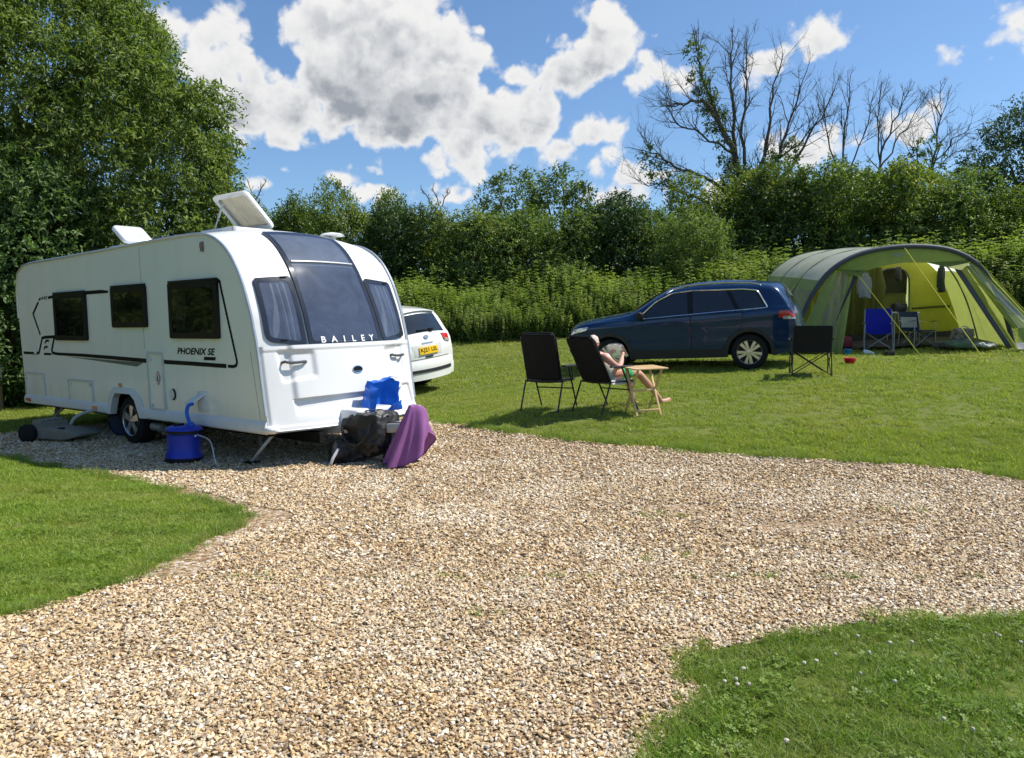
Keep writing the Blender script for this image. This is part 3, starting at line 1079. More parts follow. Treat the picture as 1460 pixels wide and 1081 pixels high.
# --- the big tree behind the caravan, and the paler shrub at its foot
leafy_tree('willow_tree', 'tall dense green tree rising behind the white caravan up to the top of the picture', 'tree', (-10.4, 18.6, gz(-10.4, 18.6)),
           [px_blob(10, 40, 18.4, 2.7), px_blob(88, 115, 17.7, 2.2), px_blob(40, 220, 17.8, 2.8), px_blob(165, 215, 17.2, 2.0), px_blob(232, 265, 16.8, 1.35), px_blob(272, 195, 17.0, 0.8), px_blob(225, 170, 17.1, 0.8),
            px_blob(182, 128, 17.2, 1.2), px_blob(120, 62, 17.5, 1.3), px_blob(20, -30, 18.2, 2.0), px_blob(-60, 60, 18.2, 3.2), px_blob(230, 335, 16.7, 1.4), px_blob(285, 285, 17.0, 0.65), px_blob(-60, 300, 18, 2.6), px_blob(120, 340, 17.3, 2.2),
            px_blob(60, 470, 17.6, 1.5), px_blob(180, 440, 17.4, 1.6)],
           34000, 11, 0.12, 0.046, leaf_tree, 11, trunk_r=0.26, limbs=False, twig=0.46, droop=0.5, inner=0.36, clump=0.9, gap=0.03, boughs=60)
leafy_tree('sallow_shrub', 'paler broad-leaved shrub at the far left behind the caravan tail', 'shrub', (-10.6, 15.8, gz(-10.6, 15.8)),
           [px_blob(35, 285, 15.4, 0.85), px_blob(75, 330, 15.3, 0.62), px_blob(20, 370, 15.2, 1.1), px_blob(5, 470, 15.2, 1.15), px_blob(65, 430, 15.4, 0.9), px_blob(-60, 330, 15.8, 1.5), px_blob(-60, 460, 15.6, 1.5), px_blob(20, 520, 15.4, 0.75), px_blob(85, 520, 15.8, 0.7)],
           7500, 10, 0.10, 0.052, leaf_shrub, 23, trunk_r=0.12, twig=0.36, droop=0.3, inner=0.2, clump=1.3, gap=0.05, boughs=20)

# --- hawthorn hedge: a few crowns shared by many bushes
def bush_variant(seed):
    r = np.random.default_rng(seed)
    blobs = []
    for i in range(11):
        a = r.random() * 6.283
        d = 1.5 * math.sqrt(r.random())
        z = 0.7 + 2.6 * r.random()
        s = (1.25 - 0.16 * z) * (0.8 + 0.4 * r.random())
        blobs.append(((math.cos(a) * d * (1.15 - z * 0.12), math.sin(a) * d, z), (s * 1.1, s, s * 0.85)))
    blobs.append(((0, 0, 1.6), (1.9, 1.7, 1.6)))
    for i in range(5):
        a = r.random() * 6.283
        blobs.append(((math.cos(a) * 1.2, math.sin(a) * 1.1, 3.1 + 0.7 * r.random()), 0.45 + 0.25 * r.random()))
    me = crown_mesh('crown', blobs, 7600, 8, 0.11, 0.05, seed, twig=0.36, droop=0.15, inner=0.12, clump=1.5, gap=0.10, boughs=14)
    me.materials.append(leaf_hedge)
    st = MB()
    for i in range(5):
        a = i * 1.26 + r.random()
        st.tube(limb_path((math.cos(a) * 0.25, math.sin(a) * 0.25, -0.4), (math.cos(a) * 1.1, math.sin(a) * 1.1, 2.8), n=5, seed=seed + i), [0.07, 0.06, 0.05, 0.035, 0.02], 5)
    return me, st


BUSH = [bush_variant(s) for s in (201, 202, 203, 204)]
bush_stem_me = []


def hedge_bush(px, top, y, width, v, label, mat_over=None):
    """a bush whose top shows at photograph row `top`, `width` metres across"""
    c = at_y(px, top, y)
    base = gz(c[0], y)
    t = thing('hawthorn_bush', label, 'bush', (c[0], y, base - 0.1), (0, 0, random.random() * 6.283), group='bushes of the hedge behind the nettles')
    h = (c[2] - base + 0.1) / 4.35
    s = width / 4.3
    t.scale = (s, s, h)
    me = BUSH[v][0]
    cr = tag(mesh_obj('crown', me, None, t), kind='stuff')
    if mat_over is not None:
        cr.material_slots[0].link = 'OBJECT'
        cr.material_slots[0].material = mat_over
    if len(bush_stem_me) <= v:
        o = BUSH[v][1].build('stems', bark, t)
        tag(o, kind='stuff')
        bush_stem_me.append(o.data)
    else:
        tag(mesh_obj('stems', bush_stem_me[v], None, t), kind='stuff')
    return t


HEDGE = [
    (385, 286, 28.0, 4.2, 0, 'hedge bush just right of the raised caravan rooflight'),
    (455, 284, 28.5, 4.4, 1, 'hedge bush rising above the middle of the caravan front'),
    (515, 270, 29.0, 4.0, 2, 'hedge bush above the right shoulder of the caravan roof'),
    (590, 292, 28.2, 4.4, 3, 'low hedge bush above the white car roof', leaf_dark),
    (655, 296, 27.6, 4.2, 0, 'hedge bush with dead twigs poking out on its left'),
    (715, 300, 27.0, 4.4, 1, 'pale hedge bush in front of the two little round-topped trees', leaf_shrub),
    (790, 306, 26.6, 4.2, 2, 'hedge bush right of the pale one, above the empty reclining chair'),
    (860, 290, 27.4, 4.4, 3, 'dark hedge bush above the bonnet of the blue car', leaf_dark),
    (925, 284, 28.0, 4.6, 1, 'hedge bush left of the dead tree, above the blue car windscreen'),
    (985, 300, 25.6, 3.6, 0, 'bright rounded bush in front of the dark hedge above the blue car roof', leaf_shrub),
    (1035, 252, 28.6, 5.0, 2, 'hedge bush at the foot of the big dead tree'),
    (1110, 240, 28.0, 5.2, 3, 'tall hedge bush above the left end of the tent', leaf_dark),
    (1180, 232, 27.6, 5.2, 0, 'tall hedge bush above the crest of the tent roof'),
    (1255, 226, 27.4, 5.4, 1, 'tallest hedge bush, above the right half of the tent'),
    (1330, 246, 26.4, 5.0, 2, 'bright hedge bush above the right end of the tent', leaf_shrub),
    (1395, 275, 25.8, 4.4, 3, 'last hedge bush before the dark tree at the right edge'),
    (330, 330, 27.0, 4.4, 2, 'hedge bush behind the caravan roof, next to the tall tree'),
    (250, 345, 27.0, 4.6, 3, 'hedge bush hidden low behind the tall tree and caravan roof'),
    (1490, 262, 27.0, 5.0, 0, 'hedge bush half out of the picture at the right edge'),
    (1600, 250, 27.0, 5.4, 1, 'hedge bush beyond the right edge of the picture'),
]
for row in HEDGE:
    hedge_bush(*row)

leafy_tree('hawthorn_tree', 'left of two little round-topped trees standing above the middle of the hedge', 'tree', (0.4, 29.5, gz(0.4, 29.5)),
           [px_blob(735, 278, 29.5, 0.95), px_blob(712, 285, 29.4, 0.7), px_blob(762, 268, 29.6, 0.55), px_blob(735, 310, 29.5, 1.1)], 700, 8, 0.13, 0.06, leaf_hedge, 31, trunk_r=0.1, clump=1.5, gap=0.12)
leafy_tree('hawthorn_tree', 'right of two little round-topped trees standing above the middle of the hedge', 'tree', (2.0, 29.8, gz(2.0, 29.8)),
           [px_blob(803, 268, 29.8, 0.75), px_blob(780, 285, 29.6, 0.65), px_blob(822, 290, 29.6, 0.65), px_blob(800, 312, 29.8, 1.0)], 650, 8, 0.13, 0.06, leaf_hedge, 33, trunk_r=0.1, clump=1.5, gap=0.12)
leafy_tree('yew_tree', 'dark spreading tree cut by the right edge of the picture', 'tree', (18.5, 27.0, gz(18.5, 27.0)),
           [px_blob(1455, 190, 27, (1.2, 1.0, 0.5)), px_blob(1440, 235, 27, (1.7, 1.4, 0.7)), px_blob(1415, 262, 26.8, (1.0, 1.0, 0.5)), px_blob(1465, 285, 27, (2.0, 1.6, 1.3)), px_blob(1520, 220, 27.4, 2.4), px_blob(1540, 320, 27.4, 2.2), px_blob(1450, 335, 27.2, 1.2), px_blob(1490, 165, 27.3, 0.9)],
           4200, 9, 0.12, 0.05, leaf_dark, 37, trunk_r=0.26, clump=1.2, droop=0.2, gap=0.05)


# --- more of the same hedge runs on along the left, out of the picture; the caravan's windows mirror it
hedge_forms = []
for v in range(4):
    hedge_forms.append(bpy.data.objects.new('hedge_form', BUSH[v][0]))
hp_ = np.array([(-18.5 - 1.2 * (i % 2) - 0.3 * i * (i > 8), -4.0 + 1.9 * i, 0) for i in range(12)] + [(-21.5, -3 + 3.0 * i, 0) for i in range(7)], float)
hp_[:, 2] = ground_z(hp_[:, 0], hp_[:, 1]) - .1
scatter('treeline', hp_, np.c_[np.zeros(len(hp_)), np.zeros(len(hp_)), rng.random(len(hp_)) * 6.28], 1.25 + .35 * rng.random(len(hp_)), hedge_forms, rng.integers(0, 4, len(hp_)), 'unbroken leafy hedge running along the left side of the field')

# --- nettle bank
def nettle_mesh(seed):
    r = np.random.default_rng(seed)
    pos, ax, nr, ln, wd, ti = [], [], [], [], [], []
    stems = 4
    MBs = MB()
    for s in range(stems):
        bx, by = r.normal(0, 0.1, 2)
        h = 1.0 * (0.75 + 0.4 * r.random())
        lx, ly = r.normal(0, 0.09, 2)
        lv = 15
        MBs.tube([(bx, by, -0.25), (bx + lx * 0.5, by + ly * 0.5, h * 0.5), (bx + lx, by + ly, h)], [0.006, 0.005, 0.002], 3, caps=False)
        for i in range(lv):
            t = 0.18 + 0.82 * (i + r.random() * 0.5) / lv
            c = np.array([bx + lx * t, by + ly * t, h * min(t, 1.0)])
            a0 = (i % 2) * 1.57 + r.normal(0, 0.3)
            for a in (a0, a0 + 3.14, a0 + 1.57, a0 + 4.71)[:4 if t > 0.6 else 2]:
                o = np.array([math.cos(a), math.sin(a), 0.05 - 0.8 * (1 - t)])
                pos.append(c)
                ax.append(o + r.normal(0, 0.2, 3))
                nr.append(np.array([0, 0, 1]) + r.normal(0, 0.25, 3))
                ln.append((0.115 - 0.068 * t) * (0.7 + 0.6 * r.random()))
                wd.append((0.055 - 0.030 * t))
                ti.append(np.clip(0.25 + 0.55 * t + r.normal(0, 0.16), 0, 1))
    me = leaf_cloud('nettle', np.array(pos), np.array(ax), np.array(nr), np.array(ln), np.array(wd), np.array(ti))
    return me


nettles = [variant('nettle', nettle_mesh(300 + i), leaf_nettle) for i in range(6)]
front = np.array([(-9, 23.2), (-5, 22.6), (-2, 22.2), (0.8, 22.0), (2.2, 22.2), (5, 21.8), (8, 21.6), (11, 21.3), (14, 20.9), (19, 20.6)])
n = 6800
x = -8.5 + 27 * rng.random(n)
dep = rng.random(n) ** 1.25 * 4.2
y = np.interp(x, front[:, 0], front[:, 1]) + dep + 0.25 * np.array([noise.noise(Vector((a * 0.7, 3.0, 0))) for a in x])
hgt = 1.55 + 0.5 * np.array([noise.noise(Vector((a * 0.45, b * 0.45, 2.0))) for a, b in zip(x, y)]) + rng.normal(0, 0.17, n)
hgt *= np.clip(0.55 + dep * 0.36 + 0.12 * np.array([noise.noise(Vector((a * 1.3, 5.0, 0))) for a in x]), 0.3, 1.05)
hgt *= np.interp(x, [-8, -1, 2, 8, 16], [.82, .83, .90, .95, .98])
nettle_bed = scatter('nettles', np.c_[x, y, ground_z(x, y) - 0.02], np.c_[rng.normal(0, 0.15, n), rng.normal(0, 0.15, n), rng.random(n) * 6.283], hgt, nettles, rng.integers(0, 6, n), 'tall bank of stinging nettles along the back of the lawn')


# --- dead ash trees
def dead_tree(label, limbs, y, base_px, seed, r0, spread=1.0, ivy=()):
    r = np.random.default_rng(seed)
    b = at_y(base_px[0], base_px[1], y)
    base = np.array([b[0], y, gz(b[0], y)])
    t = thing('dead_tree', label, 'tree', tuple(base), group='leafless trees in the hedge')
    tw = MB()
    top_z = max(at_y(px, py, y)[2] for lm in limbs for px, py in lm) - base[2]
    leaves = []

    def branch(p, d, ln, rad, depth):
        pts, cur, dd = [p], p.copy(), d.copy()
        m = 4
        for i in range(m):
            dd = dd + r.normal(0, 0.16, 3) + np.array([0, 0, 0.10])
            dd /= np.linalg.norm(dd)
            cur = cur + dd * ln / m * (1.0 if cur[2] < top_z - .25 else .25)
            pts.append(cur.copy())
        tw.tube(pts, list(np.linspace(rad, rad * 0.35, m + 1)), 4 if depth == 1 else 3, caps=False)
        leaves.append(pts[2])
        if depth < 3:
            for i in range(int(4.4 - depth) + 1):
                k = 1 + int(r.random() * (m - 1))
                nd = dd * 0.75 + r.normal(0, 0.5, 3)
                branch(pts[k], nd / np.linalg.norm(nd), ln * (0.4 + 0.25 * r.random()), rad * 0.5, depth + 1)

    for i, lm in enumerate(limbs):
        dy = r.normal(0, 0.5)
        P = [np.array(at_y(px, py, y + dy * k / max(1, len(lm) - 1))) for k, (px, py) in enumerate(lm)]
        pts = []
        for a, c in zip(P[:-1], P[1:]):
            for k in range(4):
                f = k / 4
                pts.append(a + (c - a) * f + r.normal(0, 0.045, 3))
        pts.append(P[-1])
        pts = [p - base for p in pts]
        rr = r0[i] if hasattr(r0, '__len__') else r0
        rads = np.linspace(rr, 0.018, len(pts))
        lb = MB()
        lb.tube(pts, list(rads * .62), 7)
        lb.build('limb', dead_bark, t)
        for k in range(3, len(pts)):
            for _ in range(2 if r.random() < 0.6 else 1):
                d = pts[k] - pts[k - 1]
                d /= np.linalg.norm(d)
                nd = d * 0.9 + r.normal(0, 0.42, 3) + np.array([0, 0, .12])
                branch(pts[k], nd / np.linalg.norm(nd), (0.6 + 0.8 * r.random()) * spread, min(0.022, rads[k] * 0.4), 1)
    tag(tw.build('twigs', dead_bark, t, smooth=0), kind='stuff')
    if ivy:
        bl = [(np.array(at_y(px, py, y)) - base, (rr, rr, rr * 1.5)) for px, py, rr in ivy]
        me = crown_mesh('ivy', bl, 70 * len(bl), 7, 0.12, 0.065, seed, twig=0.25, gap=0.26, clump=2.5)
        tag(mesh_obj('ivy', me, leaf_hedge, t), kind='stuff')
    return t


dead_tree('big leafless tree with many upswept bare limbs, tallest of the dead trees', [
    [(1072, 330), (1066, 285), (1046, 222), (1022, 168), (1000, 142), (974, 150), (950, 152)],
    [(1030, 185), (1004, 120), (994, 75), (990, 48)],
    [(1064, 290), (1050, 225), (1044, 150), (1040, 92), (1046, 36)],
    [(1066, 280), (1057, 190), (1066, 118), (1062, 66)],
    [(1074, 310), (1078, 270), (1092, 205), (1102, 140), (1116, 72)],
    [(1078, 290), (1108, 222), (1130, 160), (1152, 96)],
    [(1080, 300), (1128, 238), (1164, 182), (1192, 120)],
    [(1068, 300), (1004, 252), (962, 236), (928, 216), (915, 195)],
    [(1064, 310), (996, 282), (944, 264), (908, 256)],
    [(1046, 222), (1000, 190), (962, 176), (952, 130)],
    [(1090, 240), (1140, 205), (1180, 150)],
], 30.0, (1072, 320), 41, [0.26, 0.1, 0.17, 0.13, 0.19, 0.13, 0.13, 0.13, 0.1, 0.08, 0.08], ivy=[(990, 70, 0.25), (998, 110, 0.3), (1006, 140, 0.35), (1018, 170, 0.4), (1035, 215, 0.35), (1050, 250, 0.4), (940, 250, 0.3), (925, 225, 0.25), (1100, 230, 0.3), (1130, 215, 0.25)])
dead_tree('slim leafless tree next to the big one, forked into three upright limbs', [
    [(1205, 320), (1202, 235), (1208, 165), (1213, 106)],
    [(1204, 255), (1230, 195), (1246, 132)],
    [(1203, 265), (1180, 195), (1174, 140)],
], 29.6, (1205, 320), 43, [0.085, 0.055, 0.055], ivy=[(1203, 260, 0.25)])
dead_tree('leafless tree with arching limbs above the right half of the tent', [
    [(1246, 320), (1256, 215), (1280, 165), (1292, 130)],
    [(1252, 230), (1252, 172), (1256, 122)],
    [(1250, 245), (1286, 192), (1312, 150)],
], 29.2, (1246, 320), 45, [0.085, 0.05, 0.055])
dead_tree('rightmost leafless tree, a sparse fan of bare branches near the right edge', [
    [(1322, 320), (1330, 225), (1340, 165), (1342, 122)],
    [(1328, 240), (1360, 196), (1382, 178)],
    [(1325, 255), (1304, 220), (1296, 205)],
    [(1326, 250), (1350, 225), (1372, 215)],
], 28.8, (1322, 320), 47, [0.075, 0.045, 0.045, 0.04], ivy=[(1322, 225, 0.5), (1300, 235, 0.4)])
dead_tree('few bare twigs poking up beside the raised caravan rooflight', [
    [(352, 340), (360, 290), (352, 255)], [(358, 300), (372, 270), (378, 258)],
], 27.5, (352, 340), 49, [0.05, 0.04], spread=.4)
dead_tree('small cluster of dead twigs above the hedge near the middle of the picture', [
    [(625, 330), (622, 290), (618, 264)], [(623, 300), (606, 278), (600, 265)], [(626, 310), (632, 285), (640, 270)],
], 28.4, (625, 330), 51, [0.05, 0.04, 0.04], spread=.22)

# ================================================================== THE CARAVAN
white_gel = mat('white_gelcoat', (0.70, 0.71, 0.71), rough=0.32, coat=0.4, vary=0.02, scale=2.0)


def weathered_side():
    m = bpy.data.materials.new('white_side_sheet')
    m.use_nodes = True
    nt = m.node_tree
    nt.nodes.clear()
    t = Tree(nt)
    tc = t.node('ShaderNodeTexCoord').outputs['Object']
    streak = t.noise(t.vec('MULTIPLY', tc, (2.6, 1.0, 0.30)).outputs[0], 1.5, 3.0, 0.55).outputs[0]
    cloudy = t.noise(tc, 1.1, 4.0, 0.6).outputs[0]
    z = t.node('ShaderNodeSeparateXYZ', ins={0: tc}).outputs[2]
    c = t.mix(t.math('MULTIPLY', t.smooth(streak, 0.42, 0.8), 0.4), (0.83, 0.86, 0.78), (0.70, 0.74, 0.64))
    c = t.mix(t.math('MULTIPLY', t.smooth(cloudy, 0.45, 0.75), 0.4), c, (0.77, 0.82, 0.73))
    grime = t.math('MULTIPLY', t.smooth(t.math('MULTIPLY_ADD', streak, -0.35, z), 0.62, 0.22), 0.45)
    c = t.mix(grime, c, (0.50, 0.49, 0.42))
    p = t.node('ShaderNodeBsdfPrincipled', ins={'Base Color': c, 'Roughness': 0.34, 'Coat Weight': 0.3, 'Coat Roughness': 0.06})
    bp = t.node('ShaderNodeBump', ins={'Distance': 0.004, 'Strength': 0.5, 'Height': t.noise(t.vec('MULTIPLY', tc, (3.0, 1.0, 0.8)).outputs[0], 2.2, 2.0, 0.5).outputs[0]})
    nt.links.new(bp.outputs[0], p.inputs['Normal'])
    nt.links.new(p.outputs[0], t.node('ShaderNodeOutputMaterial').inputs[0])
    return m


side_white = weathered_side()
trim_white = mat('white_plastic_trim', (0.70, 0.71, 0.70), rough=0.4, vary=0.03)
silver = mat('silver_rail', (0.62, 0.64, 0.66), rough=0.3, metal=0.7, vary=0.04)
black_plastic = mat('black_plastic', (0.010, 0.010, 0.011), rough=0.4, vary=0.15, spec=.3)
black_gloss = mat('black_acrylic', (0.016, 0.017, 0.022), rough=0.1, coat=0.6, vary=0.1)
decal_black = mat('black_decal', (0.008, 0.009, 0.010), rough=0.5, vary=0.1, spec=.15)
decal_grey = mat('grey_green_decal', (0.12, 0.14, 0.125), rough=0.4, vary=0.08)
rubber = mat('tyre_rubber', (0.018, 0.018, 0.018), rough=0.85, vary=0.2, scale=20, spec=0.2)
alloy = mat('alloy_rim', (0.55, 0.56, 0.58), rough=0.28, metal=0.85, vary=0.05)
galv = mat('galvanised_steel', (0.36, 0.37, 0.38), rough=0.45, metal=0.6, vary=0.15)
dark_under = mat('underside_black', (0.012, 0.012, 0.012), rough=0.9, vary=0.3, spec=0.1)
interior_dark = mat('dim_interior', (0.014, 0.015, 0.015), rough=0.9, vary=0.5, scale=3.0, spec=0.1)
curtain_cloth = mat('grey_curtain', (0.20, 0.20, 0.19), rough=0.9, vary=0.2, scale=5)
amber = mat('amber_lens', (0.75, 0.24, 0.03), rough=0.2, coat=0.5)
red_lens = mat('red_lens', (0.50, 0.02, 0.02), rough=0.15, coat=0.6)
chrome = mat('chrome', (0.75, 0.76, 0.78), rough=0.12, metal=1.0, vary=0.02)
letter_silver = mat('silver_lettering', (0.80, 0.81, 0.82), rough=0.3, vary=0.02)


def tinted(name, col, see, rough=0.05):
    m = bpy.data.materials.new(name)
    m.use_nodes = True
    nt = m.node_tree
    nt.nodes.clear()
    t = Tree(nt)
    tc = t.node('ShaderNodeTexCoord').outputs['Object']
    sm = t.noise(tc, 2.5, 5.0, 0.65, 1.5).outputs[0]
    c = np.array(col)
    p = t.node('ShaderNodeBsdfPrincipled', ins={'Base Color': t.ramp(sm, [(0.35, tuple(c * 0.75)), (0.75, tuple(np.minimum(c * 1.6, 1)))]), 'Roughness': rough, 'Specular IOR Level': 0.6, 'Coat Weight': 0.6, 'Coat Roughness': 0.03})
    wob = t.noise(tc, 1.7, 2.0, 0.5).outputs[0]
    bp = t.node('ShaderNodeBump', ins={'Distance': 0.02, 'Strength': 0.35, 'Height': wob})
    nt.links.new(bp.outputs[0], p.inputs['Normal'])
    tr = t.node('ShaderNodeBsdfTransparent', ins={'Color': (0.75, 0.78, 0.8, 1)})
    mx = t.node('ShaderNodeMixShader', ins={0: see, 1: p.outputs[0], 2: tr.outputs[0]})
    nt.links.new(mx.outputs[0], t.node('ShaderNodeOutputMaterial').inputs[0])
    return m


side_pane = tinted('dark_side_pane', (0.010, 0.012, 0.011), 0.5)
front_pane = tinted('sky_toned_front_pane', (0.055, 0.072, 0.125), 0.38, 0.10)  # blue of the mirrored sky put into the pane colour

CW = 2.28
caravan = thing('caravan', 'white touring caravan parked on the gravel, windows and roof hatches facing the camera', 'caravan', (-2.88, 8.5, 0.0), (R(1.6), 0, R(-37.4)))
PROF = np.array([(-.30, .40), (-.285, .443), (-.221, .849), (-.159, 1.308), (-.105, 1.55), (-.044, 1.77), (.102, 2.123), (.295, 2.39), (.526, 2.555), (.781, 2.635), (1.08, 2.655)])


def spline(P, n):
    """Catmull-Rom through P, resampled evenly to n points"""
    P = np.asarray(P, float)
    Q = np.vstack([2 * P[0] - P[1], P, 2 * P[-1] - P[-2]])
    out = []
    for i in range(1, len(Q) - 2):
        for t in np.linspace(0, 1, 12, endpoint=False):
            a, b, c, d = Q[i - 1], Q[i], Q[i + 1], Q[i + 2]
            out.append(0.5 * ((2 * b) + (-a + c) * t + (2 * a - 5 * b + 4 * c - d) * t * t + (-a + 3 * b - 3 * c + d) * t ** 3))
    out.append(P[-1])
    out = np.array(out)
    L = np.r_[0, np.cumsum(np.linalg.norm(np.diff(out, axis=0), axis=1))]
    u = np.linspace(0, L[-1], n)
    return np.stack([np.interp(u, L, out[:, k]) for k in range(out.shape[1])], 1)


FP = spline(PROF, 121)
FT = np.linspace(0, 1, 121)
FLEN = np.linalg.norm(np.diff(FP, axis=0), axis=1).sum()


def bulge(z):
    return np.interp(z, [.4, 1.4, 2.2, 2.6], [.22, .17, .09, 0])


def crown(z):
    u = np.clip((z - 2.0) / 0.62, 0, 1)
    return 0.12 * u * u * (3 - 2 * u)


def front_at(w, t, off=0.0):
    """local point on the caravan's nose: w across, t along the profile from the skirt to the roof"""
    def raw(w, t):
        s, z = np.interp(t, FT, FP[:, 0]), np.interp(t, FT, FP[:, 1])
        u = (w - CW / 2) / (CW / 2)
        k = 1 - u * u
        return np.array([-(s - bulge(z) * k), w, z + crown(z) * k])
    p = raw(w, t)
    if off:
        e = 1e-3
        n = np.cross(raw(min(w + e, CW), t) - raw(max(w - e, 0), t), raw(w, min(t + e, 1)) - raw(w, max(t - e, 0)))
        p = p + n / np.linalg.norm(n) * off
    return p


def t_of_z(z):
    return float(np.interp(z, FP[:, 1], FT))


# --- body shell
REAR = [(1.6, 2.652), (2.4, 2.635), (3.4, 2.612), (4.4, 2.592), (5.3, 2.578), (5.7, 2.57), (5.92, 2.55), (6.07, 2.50), (6.17, 2.42), (6.222, 2.30), (6.228, 2.15), (6.22, 1.55), (6.18, 0.9), (6.16, 0.5), (6.15, 0.40)]
loop = [tuple(p) for p in FP] + [tuple(p) for p in spline([FP[-1]] + REAR, 60)[1:]]
ws = list(np.linspace(0, CW, 27))
mb = MB()
rows = []
for s, z in loop:
    row = []
    for w in ws:
        u = (w - CW / 2) / (CW / 2)
        k = 1 - u * u
        b = bulge(z) * k if s < 1.08 else 0.0
        edge = 0.012 * (1 - min(1, min(w, CW - w) / 0.09)) ** 2
        sg = (s - b) + (edge if s < 0.6 else 0) - (edge if s > 5.9 else 0)
        row.append((-sg, w, z + crown(z) * k - (edge if 0.3 < s < 6.1 else 0)))
    rows.append(row)
mb.grid(rows)
mb.build('body_shell', white_gel, caravan, smooth=40)
ARCH = [(3.30, .40), (3.20, .62), (3.12, .69), (2.70, .69), (2.60, .62), (2.47, .40)]
outline = [(s, z) for s, z in loop] + ARCH
for w, nm in ((0.0, 'near'), (CW, 'far')):
    mb = MB()
    mb.slab([(-s, w + (0.0 if w == 0 else 0.0), z) for s, z in outline], 0.004, axis=(0, -1 if w == 0 else 1, 0))
    mb.build('side_panel', side_white, caravan, smooth=0)
    mb = MB()
    rail = [(-s, w - 0.006 if w == 0 else w + 0.006, z + 0.004) for s, z in loop[8:-10:2]]
    mb.tube(rail, 0.017, 8)
    mb.build('awning_rail', silver, caravan)
    mb = MB()
    o = -1 if w == 0 else 1
    sec = [(0.0, .535), (.018, .515), (.034, .46), (.030, .405), (.0, .385)]
    for s0, s1 in ((-.27, 2.46), (3.31, 6.15)):
        mb.grid([[(-s, w + o * a, z) for a, z in sec] for s in np.linspace(s0, s1, 6)])
        for s in (s0, s1):
            mb.add([(-s, w + o * a, z) for a, z in sec], [(0, 1, 2, 3, 4)])
    mb.build('skirt', trim_white, caravan, smooth=50)
# wheel arch trim, wells and wheels
for w0, o in ((0.0, -1), (CW, 1)):
    out_ = [(3.40, .39), (3.31, .66), (3.18, .77), (2.68, .77), (2.50, .66), (2.33, .39)]
    in_ = [(3.29, .39), (3.19, .62), (3.11, .69), (2.71, .69), (2.60, .62), (2.48, .39)]
    mb = MB()
    rows = [[(-a[0], w0 + o * d, a[1]) for a in line] for line, d in ((out_, .002), (out_, .022), (in_, .034), (in_, -.06))]
    mb.grid(rows)
    mb.build('wheel_arch', trim_white, caravan, smooth=20, bevel=0.004)
    mb = MB()
    mb.box((-2.89, w0 - o * 0.45, .5), (.9, .30, .42))
    mb.box((-2.89, w0 - o * 0.16, .705), (.84, .28, .02))
    well = mb.build('wheel_well', dark_under, caravan)
    wheel = bpy.data.objects.new('wheel', None)
    COL.objects.link(wheel)
    wheel.parent = caravan
    wheel.location = (-2.87, w0 - o * 0.07, .325 + (0 if w0 == 0 else -.06))
    wheel.rotation_euler = (R(90) if o < 0 else R(-90), 0, 0)
    mb = MB()
    mb.lathe([(.20, .0), (.215, .035), (.29, .03), (.318, .01), (.325, -.03), (.325, -.15), (.315, -.19), (.2, -.2)], 40)
    mb.build('tyre', rubber, wheel, smooth=30)
    mb = MB()
    mb.lathe([(.215, .03), (.208, .034), (.20, .025), (.195, -.06), (.05, -.07), (.0, -.07)], 40, caps=False)
    for k in range(5):
        a = k * 2 * math.pi / 5 + 0.3
        c, s_ = math.cos(a), math.sin(a)
        mb.add([(c * r + -s_ * h, s_ * r + c * h, zz) for r, h, zz in ((.04, -.032, .02), (.04, .032, .02), (.2, .05, .012), (.2, -.05, .012), (.04, -.03, -.04), (.04, .03, -.04), (.2, .045, -.04), (.2, -.045, -.04))], [(0, 1, 2, 3), (0, 4, 5, 1), (1, 5, 6, 2), (2, 6, 7, 3), (3, 7, 4, 0)])
    mb.lathe([(.06, -.02), (.055, .024), (.03, .032), (0, .033)], 20)
    mb.build('rim', alloy, wheel, smooth=30)

# --- underside
mb = MB()
mb.box((-2.93, CW / 2, .375), (6.3, CW - .12, .04))
mb.box((-2.9, CW / 2, .31), (.09, CW - .5, .09))
mb.box((-1.2, .55, .30), (3.4, .06, .12))
mb.box((-1.2, CW - .55, .30), (3.4, .06, .12))
mb.box((-4.6, .55, .31), (2.6, .06, .08))
mb.build('chassis', dark_under, caravan)
mb = MB()
mb.lathe([(.0, -.12), (.055, -.12), (.055, .12), (0, .12)], 16, Matrix.Translation((-2.30, .12, .27)) @ Matrix.Rotation(R(90), 4, 'Y'))
mb.box((-2.2, .22, .22), (.2, .12, .12))
mb.build('motor_mover', galv, caravan, bevel=0.004)
for (s, w, fs, fw, gzv) in ((-.02, .28, .20, .10, 0.0), (-.02, CW - .28, .2, CW - .12, -.05), (5.75, .3, 5.5, .12, 0.0), (5.75, CW - .3, 5.5, CW - .12, -.05)):
    mb = MB()
    mb.bar((-s, w, .37), (-fs, fw, gzv + .03), .05, .035)
    mb.bar((-(s + (.35 if s < 3 else -.35)), w, .37), (-(s * .45 + fs * .55), w * .45 + fw * .55, .20), .03, .03)
    mb.bar((-(s + .1), w + .14 * (1 if w < 1 else -1), .37), (-(s * .5 + fs * .5), w * .5 + fw * .5, .21), .025, .02)
    st = mb.build('corner_steady', galv, caravan, bevel=0.003)
    mb = MB()
    mb.box((-fs, fw, gzv + .02), (.15, .12, .03), 0.3)
    mb.build('foot_pad', black_plastic, st, bevel=0.008)


